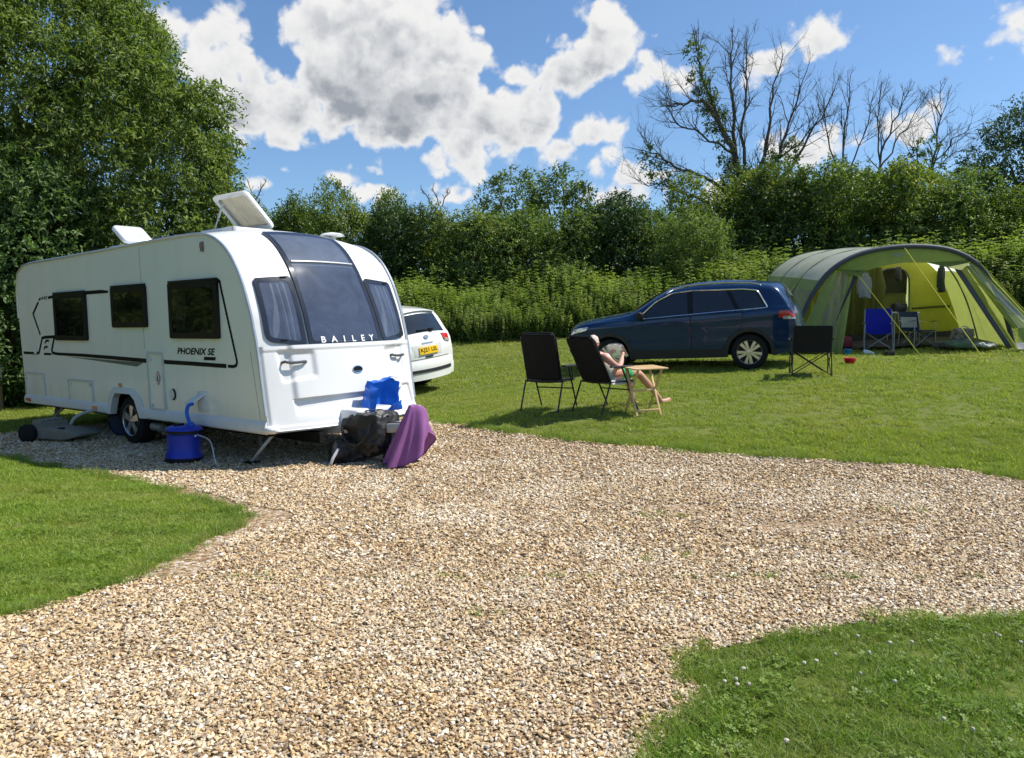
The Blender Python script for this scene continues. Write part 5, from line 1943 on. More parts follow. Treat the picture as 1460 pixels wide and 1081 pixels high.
class Car:
    """body as two height-field flanks and a strip over nose, bonnet, roof and tail; x runs from nose to tail"""
    def __init__(self, sil, bottom, plan, belt, wheels, arch_r, tumble=0.38, n=150):
        self.sil = fine(sil, n)
        self.sil[:, 0] = np.maximum.accumulate(self.sil[:, 0] + np.arange(n) * 1e-5)
        self.bottom, self.plan, self.belt = np.array(bottom), np.array(plan), np.array(belt)
        self.wheels, self.arch_r, self.tumble = wheels, arch_r, tumble
        self.L = sil[-1][0]
        d = np.gradient(self.sil, axis=0)
        self.nrm = np.stack([-d[:, 1], d[:, 0]], 1) / np.linalg.norm(d, axis=1)[:, None]
        self.i_roof = int(self.sil[:, 1].argmax())

    def top(self, x):
        return np.interp(x, self.sil[:, 0], self.sil[:, 1])

    def low(self, x):
        z = np.interp(x, self.bottom[:, 0], self.bottom[:, 1])
        for wx, wz in self.wheels:
            q = self.arch_r ** 2 - (x - wx) ** 2
            if q > 0:
                z = max(z, wz + math.sqrt(q))
        return z

    def y(self, x, z):
        hw = np.interp(x, self.plan[:, 0], self.plan[:, 1])
        zb = np.interp(x, self.belt[:, 0], self.belt[:, 1])
        y = hw - 0.06 * sstep(0.62 - z, 0.0, 0.5) + 0.014 * math.exp(-((z - zb + .11) / .05) ** 2) - 0.012 * math.exp(-((z - .62) / .13) ** 2)
        if z > zb:
            y -= (z - zb) * self.tumble + 0.02 * sstep(z - zb, 0, .03)
        d = self.top(x) - z
        r = 0.11
        if d < r:
            y -= r * 0.75 * (1 - math.sqrt(max(0, 1 - (1 - max(d, 0) / r) ** 2)))
        return y

    def side(self, sgn):
        return lambda x, z, off: (x, sgn * (self.y(x, z) + off), z)

    def strip(self, u, i, off=0.0):
        """over the car: u from -1 to 1 across, i index along the silhouette (may be fractional)"""
        f = np.arange(len(self.sil))
        x, z = np.interp(i, f, self.sil[:, 0]), np.interp(i, f, self.sil[:, 1])
        nx, nz = np.interp(i, f, self.nrm[:, 0]), np.interp(i, f, self.nrm[:, 1])
        hw = self.y(x, z)
        end = abs(nx)
        c = (0.035 + 0.09 * end) * (1 - u * u) + off
        return (x + nx * c, u * hw, z + nz * c)

    def index_at(self, z, rear=True):
        idx = np.arange(len(self.sil))
        k = idx >= self.i_roof if rear else idx <= self.i_roof
        zz, ii = self.sil[k, 1], idx[k]
        o = np.argsort(zz)
        return float(np.interp(z, zz[o], ii[o]))

    def index_x(self, x):
        return float(np.interp(x, self.sil[:, 0], np.arange(len(self.sil))))

    def body(self, root, paint):
        mb = MB()
        xs = np.unique(np.concatenate([self.sil[:, 0]] + [np.linspace(wx - self.arch_r, wx + self.arch_r, 25) for wx, _ in self.wheels]))
        xs = xs[np.r_[True, np.diff(xs) > 2e-4]]
        for sgn in (-1, 1):
            rows = []
            for x in xs:
                lo, hi = self.low(x), self.top(x)
                t = np.linspace(0, 1, 30)
                t = 1 - (1 - t) ** 1.25
                rows.append([(x, sgn * self.y(x, lo + (hi - lo) * q), lo + (hi - lo) * q) for q in t])
            mb.grid(rows)
        us = np.sin(np.linspace(-1, 1, 25) * math.pi / 2)
        mb.grid([[self.strip(u, i) for u in us] for i in range(len(self.sil))])
        b = mb.build('body', paint, root, smooth=42)
        mb = MB()
        mb.box((self.L / 2, 0, .40), (self.L - .5, 1.35, .26))
        mb.build('underbody', dark_under, root)
        for wx, wz in self.wheels:
            mb = MB()
            mb.box((wx, 0, wz + .20), (self.arch_r * 2 + .02, 1.56, self.arch_r * 2 - .30))
            mb.build('wheel_well', dark_under, root)
        return b

    def patch(self, root, name, sgn, poly, m, off, base=0.0, step=.06, rad=.03, hole=None):
        return surface_patch(self.side(sgn), rounded(poly, rad) if rad else poly, off, base, step, hole=hole).build(name, m, root, smooth=40)

    def strip_patch(self, root, name, poly, m, off, base=0.0, rad=.0):
        """poly in (u, index/30)"""
        return surface_patch(lambda u, v, o: self.strip(u, v * 30, o), rounded(poly, rad) if rad else poly, off, base, .06).build(name, m, root, smooth=40)

    def wheel(self, root, wx, wz, sgn, r, spokes=10, outer=.9):
        w = bpy.data.objects.new('wheel', None)
        COL.objects.link(w)
        w.parent = root
        w.location = (wx, sgn * (outer - .03), wz)
        w.rotation_euler = (R(90) if sgn < 0 else R(-90), 0.1, 0)
        mb = MB()
        k = r / .335
        mb.lathe([(.225 * k, -.01), (.235 * k, .02), (.30 * k, .018), (.328 * k, -.005), (.335 * k, -.04), (.335 * k, -.17), (.32 * k, -.21), (.2 * k, -.22)], 44)
        mb.build('tyre', rubber, w, smooth=30)
        mb = MB()
        mb.lathe([(.232 * k, .006), (.225 * k, .012), (.215 * k, .0), (.21 * k, -.07)], 44, caps=False)
        for j in range(spokes):
            a = j * 2 * math.pi / spokes
            c, s = math.cos(a), math.sin(a)
            tw = .02 * (1 if j % 2 else -1)
            q = [(.04 * k, -.016), (.04 * k, .016), (.218 * k, .034 + tw), (.218 * k, -.03 + tw)]
            mb.slab([(c * rr - s * h, s * rr + c * h, .004) for rr, h in q], .022, axis=(0, 0, 1))
        mb.lathe([(.055 * k, -.02), (.05 * k, .006), (.0, .010)], 20)
        mb.build('rim', alloy, w, smooth=25)
        mb = MB()
        mb.lathe([(.0, -.045), (.21 * k, -.045), (.21 * k, -.05), (0, -.05)], 30)
        mb.build('brake_disc', dark_under, w)
        return w


def seat_on_terrain(root, pts):
    """tilt and lift a thing so that its wheels or feet, given in local x, y, meet the terrain"""
    a = root.rotation_euler.z
    c, s = math.cos(a), math.sin(a)
    A, b = [], []
    for x, y in pts:
        wx, wy = root.location.x + c * x - s * y, root.location.y + s * x + c * y
        A.append((1, x, y))
        b.append(gz(wx, wy))
    sol = np.linalg.lstsq(np.array(A, float), np.array(b), rcond=None)[0]
    root.location.z = sol[0] + .003
    root.rotation_euler = (math.atan(sol[2]), -math.atan(sol[1]), a)


# ------------------------------------------------------------------ dark blue estate car, seen from its left flank
blue_sil = [(0.0, .50), (-.0, .62), (.03, .80), (.10, .905), (.30, .975), (.70, 1.04), (1.05, 1.085), (1.30, 1.13), (1.70, 1.375), (2.0, 1.525), (2.25, 1.585), (2.6, 1.615), (3.0, 1.62), (3.4, 1.605), (3.75, 1.575), (3.95, 1.54), (4.02, 1.50), (4.18, 1.26), (4.26, 1.10), (4.31, .98), (4.34, .80), (4.375, .66), (4.38, .50), (4.33, .36)]
blue = Car(blue_sil, [(0, .44), (.10, .30), (.5, .25), (3.9, .25), (4.2, .32), (4.4, .36)],
           [(-.1, .70), (.0, .74), (.08, .82), (.22, .88), (.5, .905), (1.0, .915), (3.4, .915), (3.9, .895), (4.2, .84), (4.32, .78), (4.4, .74)],
           [(0, .96), (.8, 1.0), (1.3, 1.02), (2.5, 1.06), (3.5, 1.10), (4.2, 1.14), (4.4, 1.14)], [(.87, .335), (3.50, .335)], .385, tumble=.40)
car = thing('parked_car', 'dark blue family car parked on the lawn in front of the nettles', 'car', (1.45, 16.3, .75), (0, 0, R(-20)))
seat_on_terrain(car, [(.87, -.8), (.87, .8), (3.5, -.8), (3.5, .8)])
blue.body(car, blue_paint)
for sgn in (-1, 1):
    for wx, wz in blue.wheels:
        blue.wheel(car, wx, wz, sgn, .335, 10)
    # black lower cladding: sill band and arch flares
    blue.patch(car, 'sill_cladding', sgn, [(1.28, .262), (3.10, .262), (3.10, .40), (1.28, .42)], plastic_clad, .010, -.01, rad=.0)
    for wx, wz in blue.wheels:
        arc = [(wx + r * math.cos(a), wz + r * math.sin(a)) for r, aa in ((.388, np.linspace(-.15, math.pi + .15, 26)), (.455, np.linspace(math.pi + .10, -.10, 26))) for a in aa]
        arc = [(min(max(a, .06), 4.30), max(b, .27)) for a, b in arc]
        blue.patch(car, 'arch_flare', sgn, arc, plastic_clad, .012, -.02, step=.05, rad=0)
    # doors with shut lines
    front_door = [(1.22, .43), (2.44, .41), (2.44, 1.045), (1.36, .995)]
    rear_door = [(2.455, .41), (3.02, .40), (3.12, .62), (3.36, .80), (3.40, 1.08), (2.455, 1.048)]
    for poly, hx in ((front_door, 2.22), (rear_door, 3.20)):
        blue.patch(car, 'door_gap', sgn, [tuple(p) for p in shrink(poly, -.011)], seam_dark, .0015, -.003, rad=.03)
        d = blue.patch(car, 'door', sgn, poly, blue_paint, .004, -.002, rad=.03)
        mb = MB()
        f = blue.side(sgn)
        mb.tube([f(hx - .09, .935, .004), f(hx - .08, .937, .03), f(hx, .94, .036), f(hx + .08, .943, .03), f(hx + .09, .943, .004)], .013, 6)
        mb.build('door_handle', blue_paint, d)
    # glass
    fw = [(1.50, 1.045), (2.40, 1.082), (2.38, 1.50), (2.10, 1.465), (1.80, 1.32)]
    rw = [(2.50, 1.085), (3.27, 1.115), (3.10, 1.495), (2.48, 1.505)]
    qw = [(3.36, 1.12), (3.80, 1.165), (3.62, 1.445), (3.42, 1.478), (3.18, 1.492)]
    outline_w = [(1.42, 1.03), (3.84, 1.15), (3.66, 1.47), (3.40, 1.505), (2.45, 1.525), (2.08, 1.49), (1.78, 1.345)]
    blue.patch(car, 'window_surround', sgn, outline_w, black_plastic, .004, -.003, rad=.05)
    for poly in (fw, rw, qw):
        blue.patch(car, 'window', sgn, poly, car_glass, .0075, .002, rad=.03)
    mb = MB()
    f = blue.side(sgn)
    ol = resample(rounded(outline_w, .05), .05)
    mb.tube([f(a, b, .006) for a, b in ol], .013, 5, closed=True)
    mb.build('chrome_strip', chrome, car)
    # roof rail
    mb = MB()
    mb.tube([f(x, blue.top(x) - z, .0) for x, z in ((1.98, .02), (2.1, -.015), (2.4, -.03), (3.0, -.03), (3.55, -.02), (3.72, .01))], .022, 6)
    mb.build('roof_rail', chrome, car)
    # mirror
    mb = MB()
    y0 = blue.y(1.52, 1.06)
    mb.lathe([(0, -.11), (.06, -.10), (.085, -.04), (.088, .03), (.07, .09), (0, .10)], 16, Matrix.Translation((1.50, sgn * (y0 + .12), 1.10)) @ Matrix.Rotation(R(90), 4, 'X') @ Matrix.Diagonal((.85, 1.0, 1, 1)))
    mb.bar((1.55, sgn * (y0 - .01), 1.04), (1.52, sgn * (y0 + .09), 1.06), .05, .05)
    mb.build('wing_mirror', black_plastic, car, smooth=60)
    # lamps
    t = blue.patch(car, 'tail_lamp', sgn, [(4.02, .955), (4.30, .945), (4.29, 1.075), (4.04, 1.085)], red_lens, .012, -.004, rad=.02)
    surface_patch(blue.side(sgn), rounded([(4.10, .925), (4.315, .92), (4.31, .975), (4.10, .985)], .012), .014, .0, .05).build('reversing_lens', lamp_clear, t, smooth=40)
    blue.patch(car, 'headlamp', sgn, [(.06, .77), (.42, .86), (.46, .93), (.14, .89)], lamp_clear, .010, -.004, rad=.03)
ii = blue.index_x
blue.strip_patch(car, 'windscreen', [(-.93, ii(1.33) / 30), (.93, ii(1.33) / 30), (.91, ii(1.97) / 30), (-.91, ii(1.97) / 30)], car_glass, .006, -.002)
blue.strip_patch(car, 'tailgate_window', [(-.90, ii(4.05) / 30), (.90, ii(4.05) / 30), (.86, ii(4.235) / 30), (-.86, ii(4.235) / 30)], car_glass, .006, -.002)
blue.strip_patch(car, 'bumper', [(-.97, blue.index_at(.40) / 30), (.97, blue.index_at(.40) / 30), (.97, blue.index_at(.58) / 30), (-.97, blue.index_at(.58) / 30)], plastic_clad, .02, -.01)
blue.strip_patch(car, 'grille', [(-.72, blue.index_at(.62, False) / 30), (.72, blue.index_at(.62, False) / 30), (.70, blue.index_at(.83, False) / 30), (-.70, blue.index_at(.83, False) / 30)], black_gloss, .012, -.01)

# ------------------------------------------------------------------ white estate car behind the caravan, tail towards us
white_sil = [(0.0, .48), (0.0, .62), (.04, .82), (.12, .93), (.4, 1.02), (.9, 1.09), (1.25, 1.14), (1.75, 1.43), (2.1, 1.59), (2.5, 1.655), (3.0, 1.675), (3.6, 1.655), (4.05, 1.615), (4.28, 1.575), (4.32, 1.54), (4.46, 1.22), (4.52, 1.10), (4.555, 1.02), (4.57, .92), (4.60, .80), (4.56, .72), (4.60, .66), (4.625, .58), (4.61, .44), (4.55, .36), (4.5, .31)]
wcar = Car(white_sil, [(0, .42), (.12, .28), (4.3, .27), (4.45, .30), (4.7, .34)],
           [(-.1, .70), (.0, .74), (.1, .84), (.3, .90), (.7, .93), (3.7, .93), (4.1, .905), (4.35, .86), (4.5, .825), (4.7, .80)],
           [(0, 1.0), (1.2, 1.06), (3.6, 1.12), (4.4, 1.15), (4.7, 1.15)], [(.95, .35), (3.66, .35)], .40, tumble=.42)
suv = thing('parked_car', 'white car with a yellow rear number plate, tail showing past the caravan nose', 'car', (-5.30, 17.72, .3), (0, 0, R(-37.4)))
seat_on_terrain(suv, [(.95, -.8), (.95, .8), (3.66, -.8), (3.66, .8)])
wcar.body(suv, white_paint)
for sgn in (-1, 1):
    for wx, wz in wcar.wheels:
        wcar.wheel(suv, wx, wz, sgn, .35, 5, .92)
    wcar.patch(suv, 'window_surround', sgn, [(1.5, 1.08), (4.10, 1.16), (3.85, 1.52), (3.3, 1.56), (2.3, 1.55), (1.85, 1.40)], car_glass, .006, -.003, rad=.06)
    wcar.patch(suv, 'tail_lamp', sgn, [(4.24, .985), (4.50, .955), (4.515, 1.10), (4.27, 1.13)], red_lens, .012, -.004, rad=.02)
    wcar.patch(suv, 'arch_flare', sgn, [(3.66 + r * math.cos(a), .35 + r * math.sin(a)) for r, aa in ((.402, np.linspace(0, math.pi, 22)), (.455, np.linspace(math.pi, 0, 22))) for a in aa], white_paint, .014, -.02, rad=0)
    wcar.patch(suv, 'bumper_reflector', sgn, [(4.46, .62), (4.53, .62), (4.53, .76), (4.47, .76)], mat('dark_reflector', (.12, .01, .01), rough=.25), .010, -.002, rad=.01)
wi = lambda z: wcar.index_at(z) / 30


def tail(name, poly, m, off, base=-.004, rad=.0, root=suv):
    return wcar.strip_patch(root, name, [(u, wi(z)) for u, z in poly], m, off, base, rad)


tail('tailgate_window', [(-.90, 1.165), (.90, 1.165), (.86, 1.50), (-.86, 1.50)], car_glass, .008, rad=.015)
mb = MB()
mb.grid([[tuple(np.array(wcar.strip(u, wcar.index_at(1.555), .0)) + np.array(d)) for u in np.linspace(-.93, .93, 15)] for d in ((-.10, 0, .03), (.06, 0, .015), (.10, 0, -.005), (.02, 0, -.03))])
mb.build('roof_spoiler', white_paint, suv)
tail('tailgate_gap', [(-.90, .70), (.90, .70), (.90, .712), (-.90, .712)], seam_dark, .004)
for s in (-1, 1):
    o = tail('tail_lamp', [(s * .70, 1.005), (s * .985, .965), (s * .985, 1.105), (s * .66, 1.115)] if s > 0 else [(-.985, .965), (-.70, 1.005), (-.66, 1.115), (-.985, 1.105)], red_lens, .016, rad=.0)
    tail('lamp_lens', [(.76, .985), (.975, .955), (.975, 1.01), (.74, 1.03)] if s > 0 else [(-.975, .955), (-.76, .985), (-.74, 1.03), (-.975, 1.01)], lamp_clear, .019, .005, root=suv)
tail('plate_recess', [(-.50, .775), (.50, .775), (.56, .955), (-.56, .955)], mat('shaded_white', (.60, .60, .58), rough=.4), .004)
np_ = tail('number_plate', [(-.345, .80), (.345, .80), (.345, .915), (-.345, .915)], plate_yellow, .022, -.01)
me = text_mesh('KJ21 LSL', 1.0, extrude=.0, bold=.012)
co = np.array([v.co[:] for v in me.vertices])
x0, x1, y0, y1 = co[:, 0].min(), co[:, 0].max(), co[:, 1].min(), co[:, 1].max()
for v in me.vertices:
    v.co = wcar.strip(-.31 + (v.co.x - x0) / (x1 - x0) * .62, wcar.index_at(.818 + (v.co.y - y0) / (y1 - y0) * .079), .0245)
mesh_obj('plate_lettering', me, decal_black, np_)
tail('tailgate_handle', [(-.14, .735), (.14, .735), (.14, .765), (-.14, .765)], plastic_clad, .010)
e = [(.085 * math.cos(a), 1.075 + .032 * math.sin(a)) for a in np.linspace(0, 2 * math.pi, 20, endpoint=False)]
tail('badge', e, mat('blue_badge', (.30, .33, .42), rough=.2, metal=.5), .018)
tail('badge_strip', [(-.20, .975), (.20, .975), (.20, .995), (-.20, .995)], silver, .012)
tail('bumper_band', [(-.96, .455), (.96, .455), (.94, .515), (-.94, .515)], plastic_clad, .014)
mb = MB()
p = Vector(wcar.strip(.28, wcar.index_at(1.19), .02))
mb.bar(p, Vector(wcar.strip(-.25, wcar.index_at(1.20), .03)), .03, .025)
mb.box(p, (.05, .10, .06))
mb.build('rear_wiper', black_plastic, suv, bevel=.006)
mb = MB()
mb.tube([(4.30, 0, .36), (4.62, 0, .34), (4.66, 0, .38), (4.66, 0, .46)], .022, 8)
mb.lathe([(0, -.03), (.026, -.018), (.03, 0), (.026, .018), (0, .03)], 12, Matrix.Translation((4.66, 0, .48)))
mb.build('tow_bar', black_plastic, suv)
for s in (-1, 1):
    mb = MB()
    m = Matrix.Translation((4.56, s * .60, .375)) @ Matrix.Rotation(R(90), 4, 'Y')
    mb.lathe([(.03, -.06), (.05, -.06), (.055, .06), (.045, .065), (.04, .0), (0, .0)], 16, m)
    mb.build('exhaust_tip', galv, suv)

# ================================================================== TENT
tent_green = fabric('tent_green', (0.36, 0.45, 0.19), trans=0.58, rough=.6)
tent_dark_green = fabric('tent_dark_green', (0.19, 0.27, 0.085), trans=0.45, rough=.6)
tent_lime = fabric('tent_lime', (0.33, 0.38, 0.09), trans=0.42, rough=.6)
tent_roof = fabric('tent_roof_grey_green', (0.78, 0.80, 0.70), trans=0.6, rough=.5)
for n_ in tent_roof.node_tree.nodes:
    if n_.type == 'BSDF_PRINCIPLED':      # silvery coated flysheet
        n_.inputs['Roughness'].default_value = .32
        n_.inputs['Specular IOR Level'].default_value = .9
tent_inner = fabric('tent_inner_yellow_green', (0.40, 0.41, 0.05), trans=0.4, rough=.8)
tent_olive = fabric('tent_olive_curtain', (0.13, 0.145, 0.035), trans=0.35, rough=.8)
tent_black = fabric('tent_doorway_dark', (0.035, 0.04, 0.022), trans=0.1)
tube_grey = fabric('beam_sleeve_grey', (0.075, 0.08, 0.10), trans=0.0, rough=.6)
beam_green = fabric('beam_sleeve_green', (0.13, 0.16, 0.10), trans=0.0, rough=.6)
pale_grey_cloth = fabric('mud_wall_grey', (0.34, 0.34, 0.36), trans=.2)


def clear_film(name, see, col):
    m = bpy.data.materials.new(name)
    m.use_nodes = True
    nt = m.node_tree
    nt.nodes.clear()
    t = Tree(nt)
    tc = t.node('ShaderNodeTexCoord').outputs['Object']
    w = t.noise(t.vec('MULTIPLY', tc, (6, 6, 1.2)).outputs[0], 2.2, 4, .6, .8).outputs[0]
    p = t.node('ShaderNodeBsdfPrincipled', ins={'Base Color': (*col, 1), 'Roughness': .18, 'Specular IOR Level': .8})
    bp = t.node('ShaderNodeBump', ins={'Distance': .05, 'Height': w, 'Strength': .8})
    nt.links.new(bp.outputs[0], p.inputs['Normal'])
    tl = t.node('ShaderNodeBsdfTranslucent', ins={'Color': (*col, 1)})
    a = t.node('ShaderNodeMixShader', ins={0: .3, 1: p.outputs[0], 2: tl.outputs[0]})
    tr = t.node('ShaderNodeBsdfTransparent', ins={'Color': (.9, .92, .9, 1)})
    fac = t.node('ShaderNodeMapRange', ins={0: w, 1: .3, 2: .75, 3: see + .08, 4: see - .10}).outputs[0]
    mx = t.node('ShaderNodeMixShader', ins={0: fac, 1: a.outputs[0], 2: tr.outputs[0]})
    nt.links.new(mx.outputs[0], t.node('ShaderNodeOutputMaterial').inputs[0])
    return m


film = clear_film('clear_window_film', .55, (.42, .46, .42))
film_sunlit = clear_film('sunlit_window_film', .42, (.60, .64, .58))  # paler copy of the film, sunlight on the right panel put into its colour
TX, TY = 8.62, 17.0
tent = thing('tent', 'large green tunnel tent with yellow-green inside, pitched right of the blue car', 'tent', (TX, TY, gz(TX, TY)), (0, 0, R(-2)))
tent.scale = (.90, 1, 1)
seat_on_terrain(tent, [(-2.5, 0), (2.5, 0), (-2.3, 4.2), (2.3, 4.2)])
HALF = [(2.72, -.05), (2.50, .60), (2.22, 1.20), (1.92, 1.64), (1.62, 1.90), (1.2, 2.10), (.7, 2.215), (0, 2.26)]
ARCHP = spline([(-a, b) for a, b in HALF] + [(a, b) for a, b in HALF[-2::-1]], 61)


def arch_point(k, y, scale=1.0, lift=0.0, inset=0.0):
    """k in 0..1 along the arch from its left foot to its right foot"""
    u = np.linspace(0, 1, 61)
    x, z = np.interp(k, u, ARCHP[:, 0]), np.interp(k, u, ARCHP[:, 1])
    d = np.array([-x, 1.0 - z])
    d = d / (np.linalg.norm(d) + 1e-9) * inset
    return ((x + d[0]) * scale, y, (z + d[1]) * (0.5 + 0.5 * scale) + lift)


BAYS = [(0.0, 1.0), (1.35, 1.0), (2.7, .985), (4.2, .93)]


def skin(k0, k1, bay, m, name, n=26, inset=0.0, sag=.05, along=9):
    (y0, s0), (y1, s1) = BAYS[bay], BAYS[bay + 1]
    mb = MB()
    rows = []
    for j in range(along):
        t = j / (along - 1)
        sg = sag * math.sin(math.pi * t)
        rows.append([arch_point(k, y0 + (y1 - y0) * t, s0 + (s1 - s0) * t, inset=inset + sg + .008 * math.sin(k * 60 + t * 9)) for k in np.linspace(k0, k1, n)])
    mb.grid(rows)
    return mb.build(name, m, tent, smooth=60)


KW = .235     # walls below, roof above
for b in range(3):
    skin(KW, 1 - KW, b, tent_roof, 'roof_panel', 34)
    for sgn in (0, 1):
        ks = (0.0, KW) if sgn == 0 else (1 - KW, 1.0)
        if b < 2 and sgn == 1:
            skin(*ks, b, tent_lime, 'side_wall', 20)
        elif b < 2:
            lo, hi = (.065, .20)
            segs = [(0.0, lo), (hi, KW)]
            for a, c in segs:
                kk = (a, c) if sgn == 0 else (1 - c, 1 - a)
                skin(*kk, b, tent_green if sgn == 0 else tent_lime, 'side_wall', 8)
            kk = (lo, hi) if sgn == 0 else (1 - hi, 1 - lo)
            skin(*kk, b, film, 'side_window', 14)
        else:
            skin(*ks, b, tent_green, 'side_wall', 14)
for (y, s) in BAYS:
    mb = MB()
    mb.tube([arch_point(k, y, s, inset=-.02 if y == 0 else .01) for k in np.linspace(.0, 1.0, 60)], .055 if y == 0 else .022, 8)
    mb.build('air_beam', tube_grey if y == 0 else beam_green, tent, smooth=60)
# back wall and the inner room wall
def arch_wall(y, s, m, name, k0=0.0, k1=1.0, inset=.1, x_lo=-9, x_hi=9, hole=None):
    pts = [arch_point(k, y, s, inset=inset) for k in np.linspace(k0, k1, 50)]
    poly = [(p[0], max(p[2], .0)) for p in pts]
    poly = [(min(max(a, x_lo), x_hi), b) for a, b in poly]
    clean = [poly[0]]
    for q in poly[1:]:
        if abs(q[0] - clean[-1][0]) + abs(q[1] - clean[-1][1]) > .02:
            clean.append(q)
    return surface_patch(lambda a, b, o: (a, y + .03 * math.sin(a * 5 + b) + .02 * math.sin(a * 13 + b * 3) - o, b), clean, 0.0, -.004, .14, hole=hole).build(name, m, tent, smooth=70)


arch_wall(4.15, .93, tent_green, 'back_wall', inset=.02)
door_hole = rounded([(.27, .03), (1.17, .03), (1.17, 1.72), (.27, 1.72)], [.02, .02, .42, .42])
arch_wall(1.95, .995, tent_inner, 'inner_wall', inset=.06, hole=door_hole)
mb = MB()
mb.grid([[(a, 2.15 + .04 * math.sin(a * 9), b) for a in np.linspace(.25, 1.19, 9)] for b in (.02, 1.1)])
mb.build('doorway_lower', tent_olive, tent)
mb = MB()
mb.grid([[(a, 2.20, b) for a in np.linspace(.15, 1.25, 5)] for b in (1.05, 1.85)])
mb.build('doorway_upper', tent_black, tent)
mb = MB()
mb.tube([(a, 1.91, b) for a, b in resample(door_hole, .06)], .018, 5, closed=True)
mb.build('door_trim', tube_grey, tent)
for x0, x1 in ((-1.58, -.75), (-.70, .20)):
    mb = MB()
    mb.grid([[(x0 + (x1 - x0) * q, 1.82 - .05 * math.sin(q * 21) - .03 * math.sin(q * 9 + 1), z) for q in np.linspace(0, 1, 30)] for z in np.linspace(.05, 1.78, 6)])
    mb.build('curtain', tent_olive if x0 > -1 else tent_inner, tent, smooth=70)
mb = MB()
mb.grid([[(.19 + .34 * q * (1 - abs(t - .55)), 1.86 - .09 * math.sin(q * 3), .62 + 1.15 * t) for q in np.linspace(0, 1, 7)] for t in np.linspace(0, 1, 8)])
mb.build('door_flap', tent_olive, tent, smooth=70)
mb = MB()
for z, x0, x1 in ((.74, 1.25, 2.25), (.70, -2.15, -1.9)):
    mb.tube([(x, 1.88, z + .01 * math.sin(x * 4)) for x in np.linspace(x0, x1, 12)], .03, 5)
mb.build('wall_band', tent_olive, tent)
mb = MB()
mb.grid([[(x, y, .03 + .01 * math.sin(x * 7 + y * 3)) for x in np.linspace(-2.5, 2.5, 12)] for y in np.linspace(.45, 4.1, 6)])
mb.build('groundsheet', mat('groundsheet_grey', (.035, .035, .037), rough=.7, vary=.3), tent, smooth=70)
mb = MB()
mb.grid([[(x, y, z) for x in np.linspace(-2.5, 2.5, 6)] for y, z in ((1.70, .04), (1.72, .16), (1.76, .04))])
mb.build('sheet_lip', mat('sheet_lip_dark', (.028, .03, .033), rough=.8), tent)
# front: hood panel, side panels, opening trims
hood_lo = [(-1.62, 1.84), (-1.16, 1.70), (-.6, 1.86), (0, 1.93), (.7, 1.90), (1.25, 1.80), (1.30, 1.80), (1.62, 1.86)]
mb = MB()
rows = [[], [], []]
for q in np.linspace(0, 1, 30):
    k = .205 + (.795 - .205) * q
    p = np.array(arch_point(k, -.02, 1.0, inset=.03))
    lo = np.array((p[0] * .97, .10, np.interp(p[0], [a for a, _ in hood_lo], [b for _, b in hood_lo])))
    lo[2] = min(lo[2], p[2] - .02)
    rows[0].append(p)
    rows[1].append((p + lo) / 2 + np.array([0, -.03, 0]))
    rows[2].append(lo)
mb.grid(rows)
mb.build('hood_panel', tent_dark_green, tent, smooth=70)
for sg, tri in ((-1, [(-1.62, .05, 1.86), (-.80, .12, 1.80), (-1.16, -.22, 1.68)]), (1, [(.62, .10, 1.90), (1.66, .02, 1.92), (1.20, -.30, 1.72)])):
    mb = MB()
    mb.slab(tri, .006)
    mb.build('hood_corner', tent_lime, tent, smooth=0)


def front_panel(xs_top, xs_bot, side, m, name, y_top=.06, y_bot=-.05, z0=.0, z1=1.80, n=12, fold=.04):
    """a cloth panel between the arch leg and the opening edge: quad given at top and bottom"""
    mb = MB()
    rows = []
    for t in np.linspace(0, 1, 12):
        xa = xs_bot[0] + (xs_top[0] - xs_bot[0]) * t
        xb = xs_bot[1] + (xs_top[1] - xs_bot[1]) * t
        rows.append([(xa + (xb - xa) * q, y_bot + (y_top - y_bot) * t + fold * math.sin(q * 9 + t * 2) * (1 - .5 * t), z0 + (z1 - z0) * t) for q in np.linspace(0, 1, n)])
    mb.grid(rows)
    return mb.build(name, m, tent, smooth=70)


front_panel((-1.74, -1.52), (-2.68, -2.28), -1, tent_green, 'front_panel')
front_panel((-1.52, -1.30), (-2.28, -1.72), -1, film, 'front_window')
front_panel((-1.30, -1.17), (-1.72, -1.44), -1, tent_green, 'front_panel', fold=.05)
front_panel((-1.15, -1.04), (-1.62, -1.62), -1, tube_grey, 'rolled_door', z0=.75, fold=.02, y_top=.0, y_bot=-.1)
front_panel((1.16, 1.30), (2.36, 2.50), 1, tube_grey, 'opening_trim', fold=.01, y_top=-.02, y_bot=-.30)
front_panel((1.30, 1.46), (2.50, 2.62), 1, tent_lime, 'front_panel', fold=.02, y_top=0, y_bot=-.30)
front_panel((1.46, 1.66), (2.62, 3.02), 1, film_sunlit, 'front_window', fold=.02, y_top=0, y_bot=-.28, z0=.42, z1=1.82)
front_panel((1.46, 1.62), (2.48, 2.62), 1, tent_lime, 'front_panel', fold=.02, y_top=-.01, y_bot=-.29, z0=.42)
front_panel((2.62, 3.02), (2.56, 3.35), 1, tent_lime, 'front_panel', fold=.02, y_top=-.28, y_bot=-.42, z0=.12, z1=.42)
front_panel((2.50, 3.35), (2.46, 3.42), 1, pale_grey_cloth, 'mud_flap', fold=.02, y_top=-.42, y_bot=-.55, z0=.0, z1=.12)
front_panel((1.66, 1.80), (3.02, 3.12), 1, tent_lime, 'front_panel', fold=.02, y_top=0, y_bot=-.24, z0=.42, z1=1.82)
mb = MB()
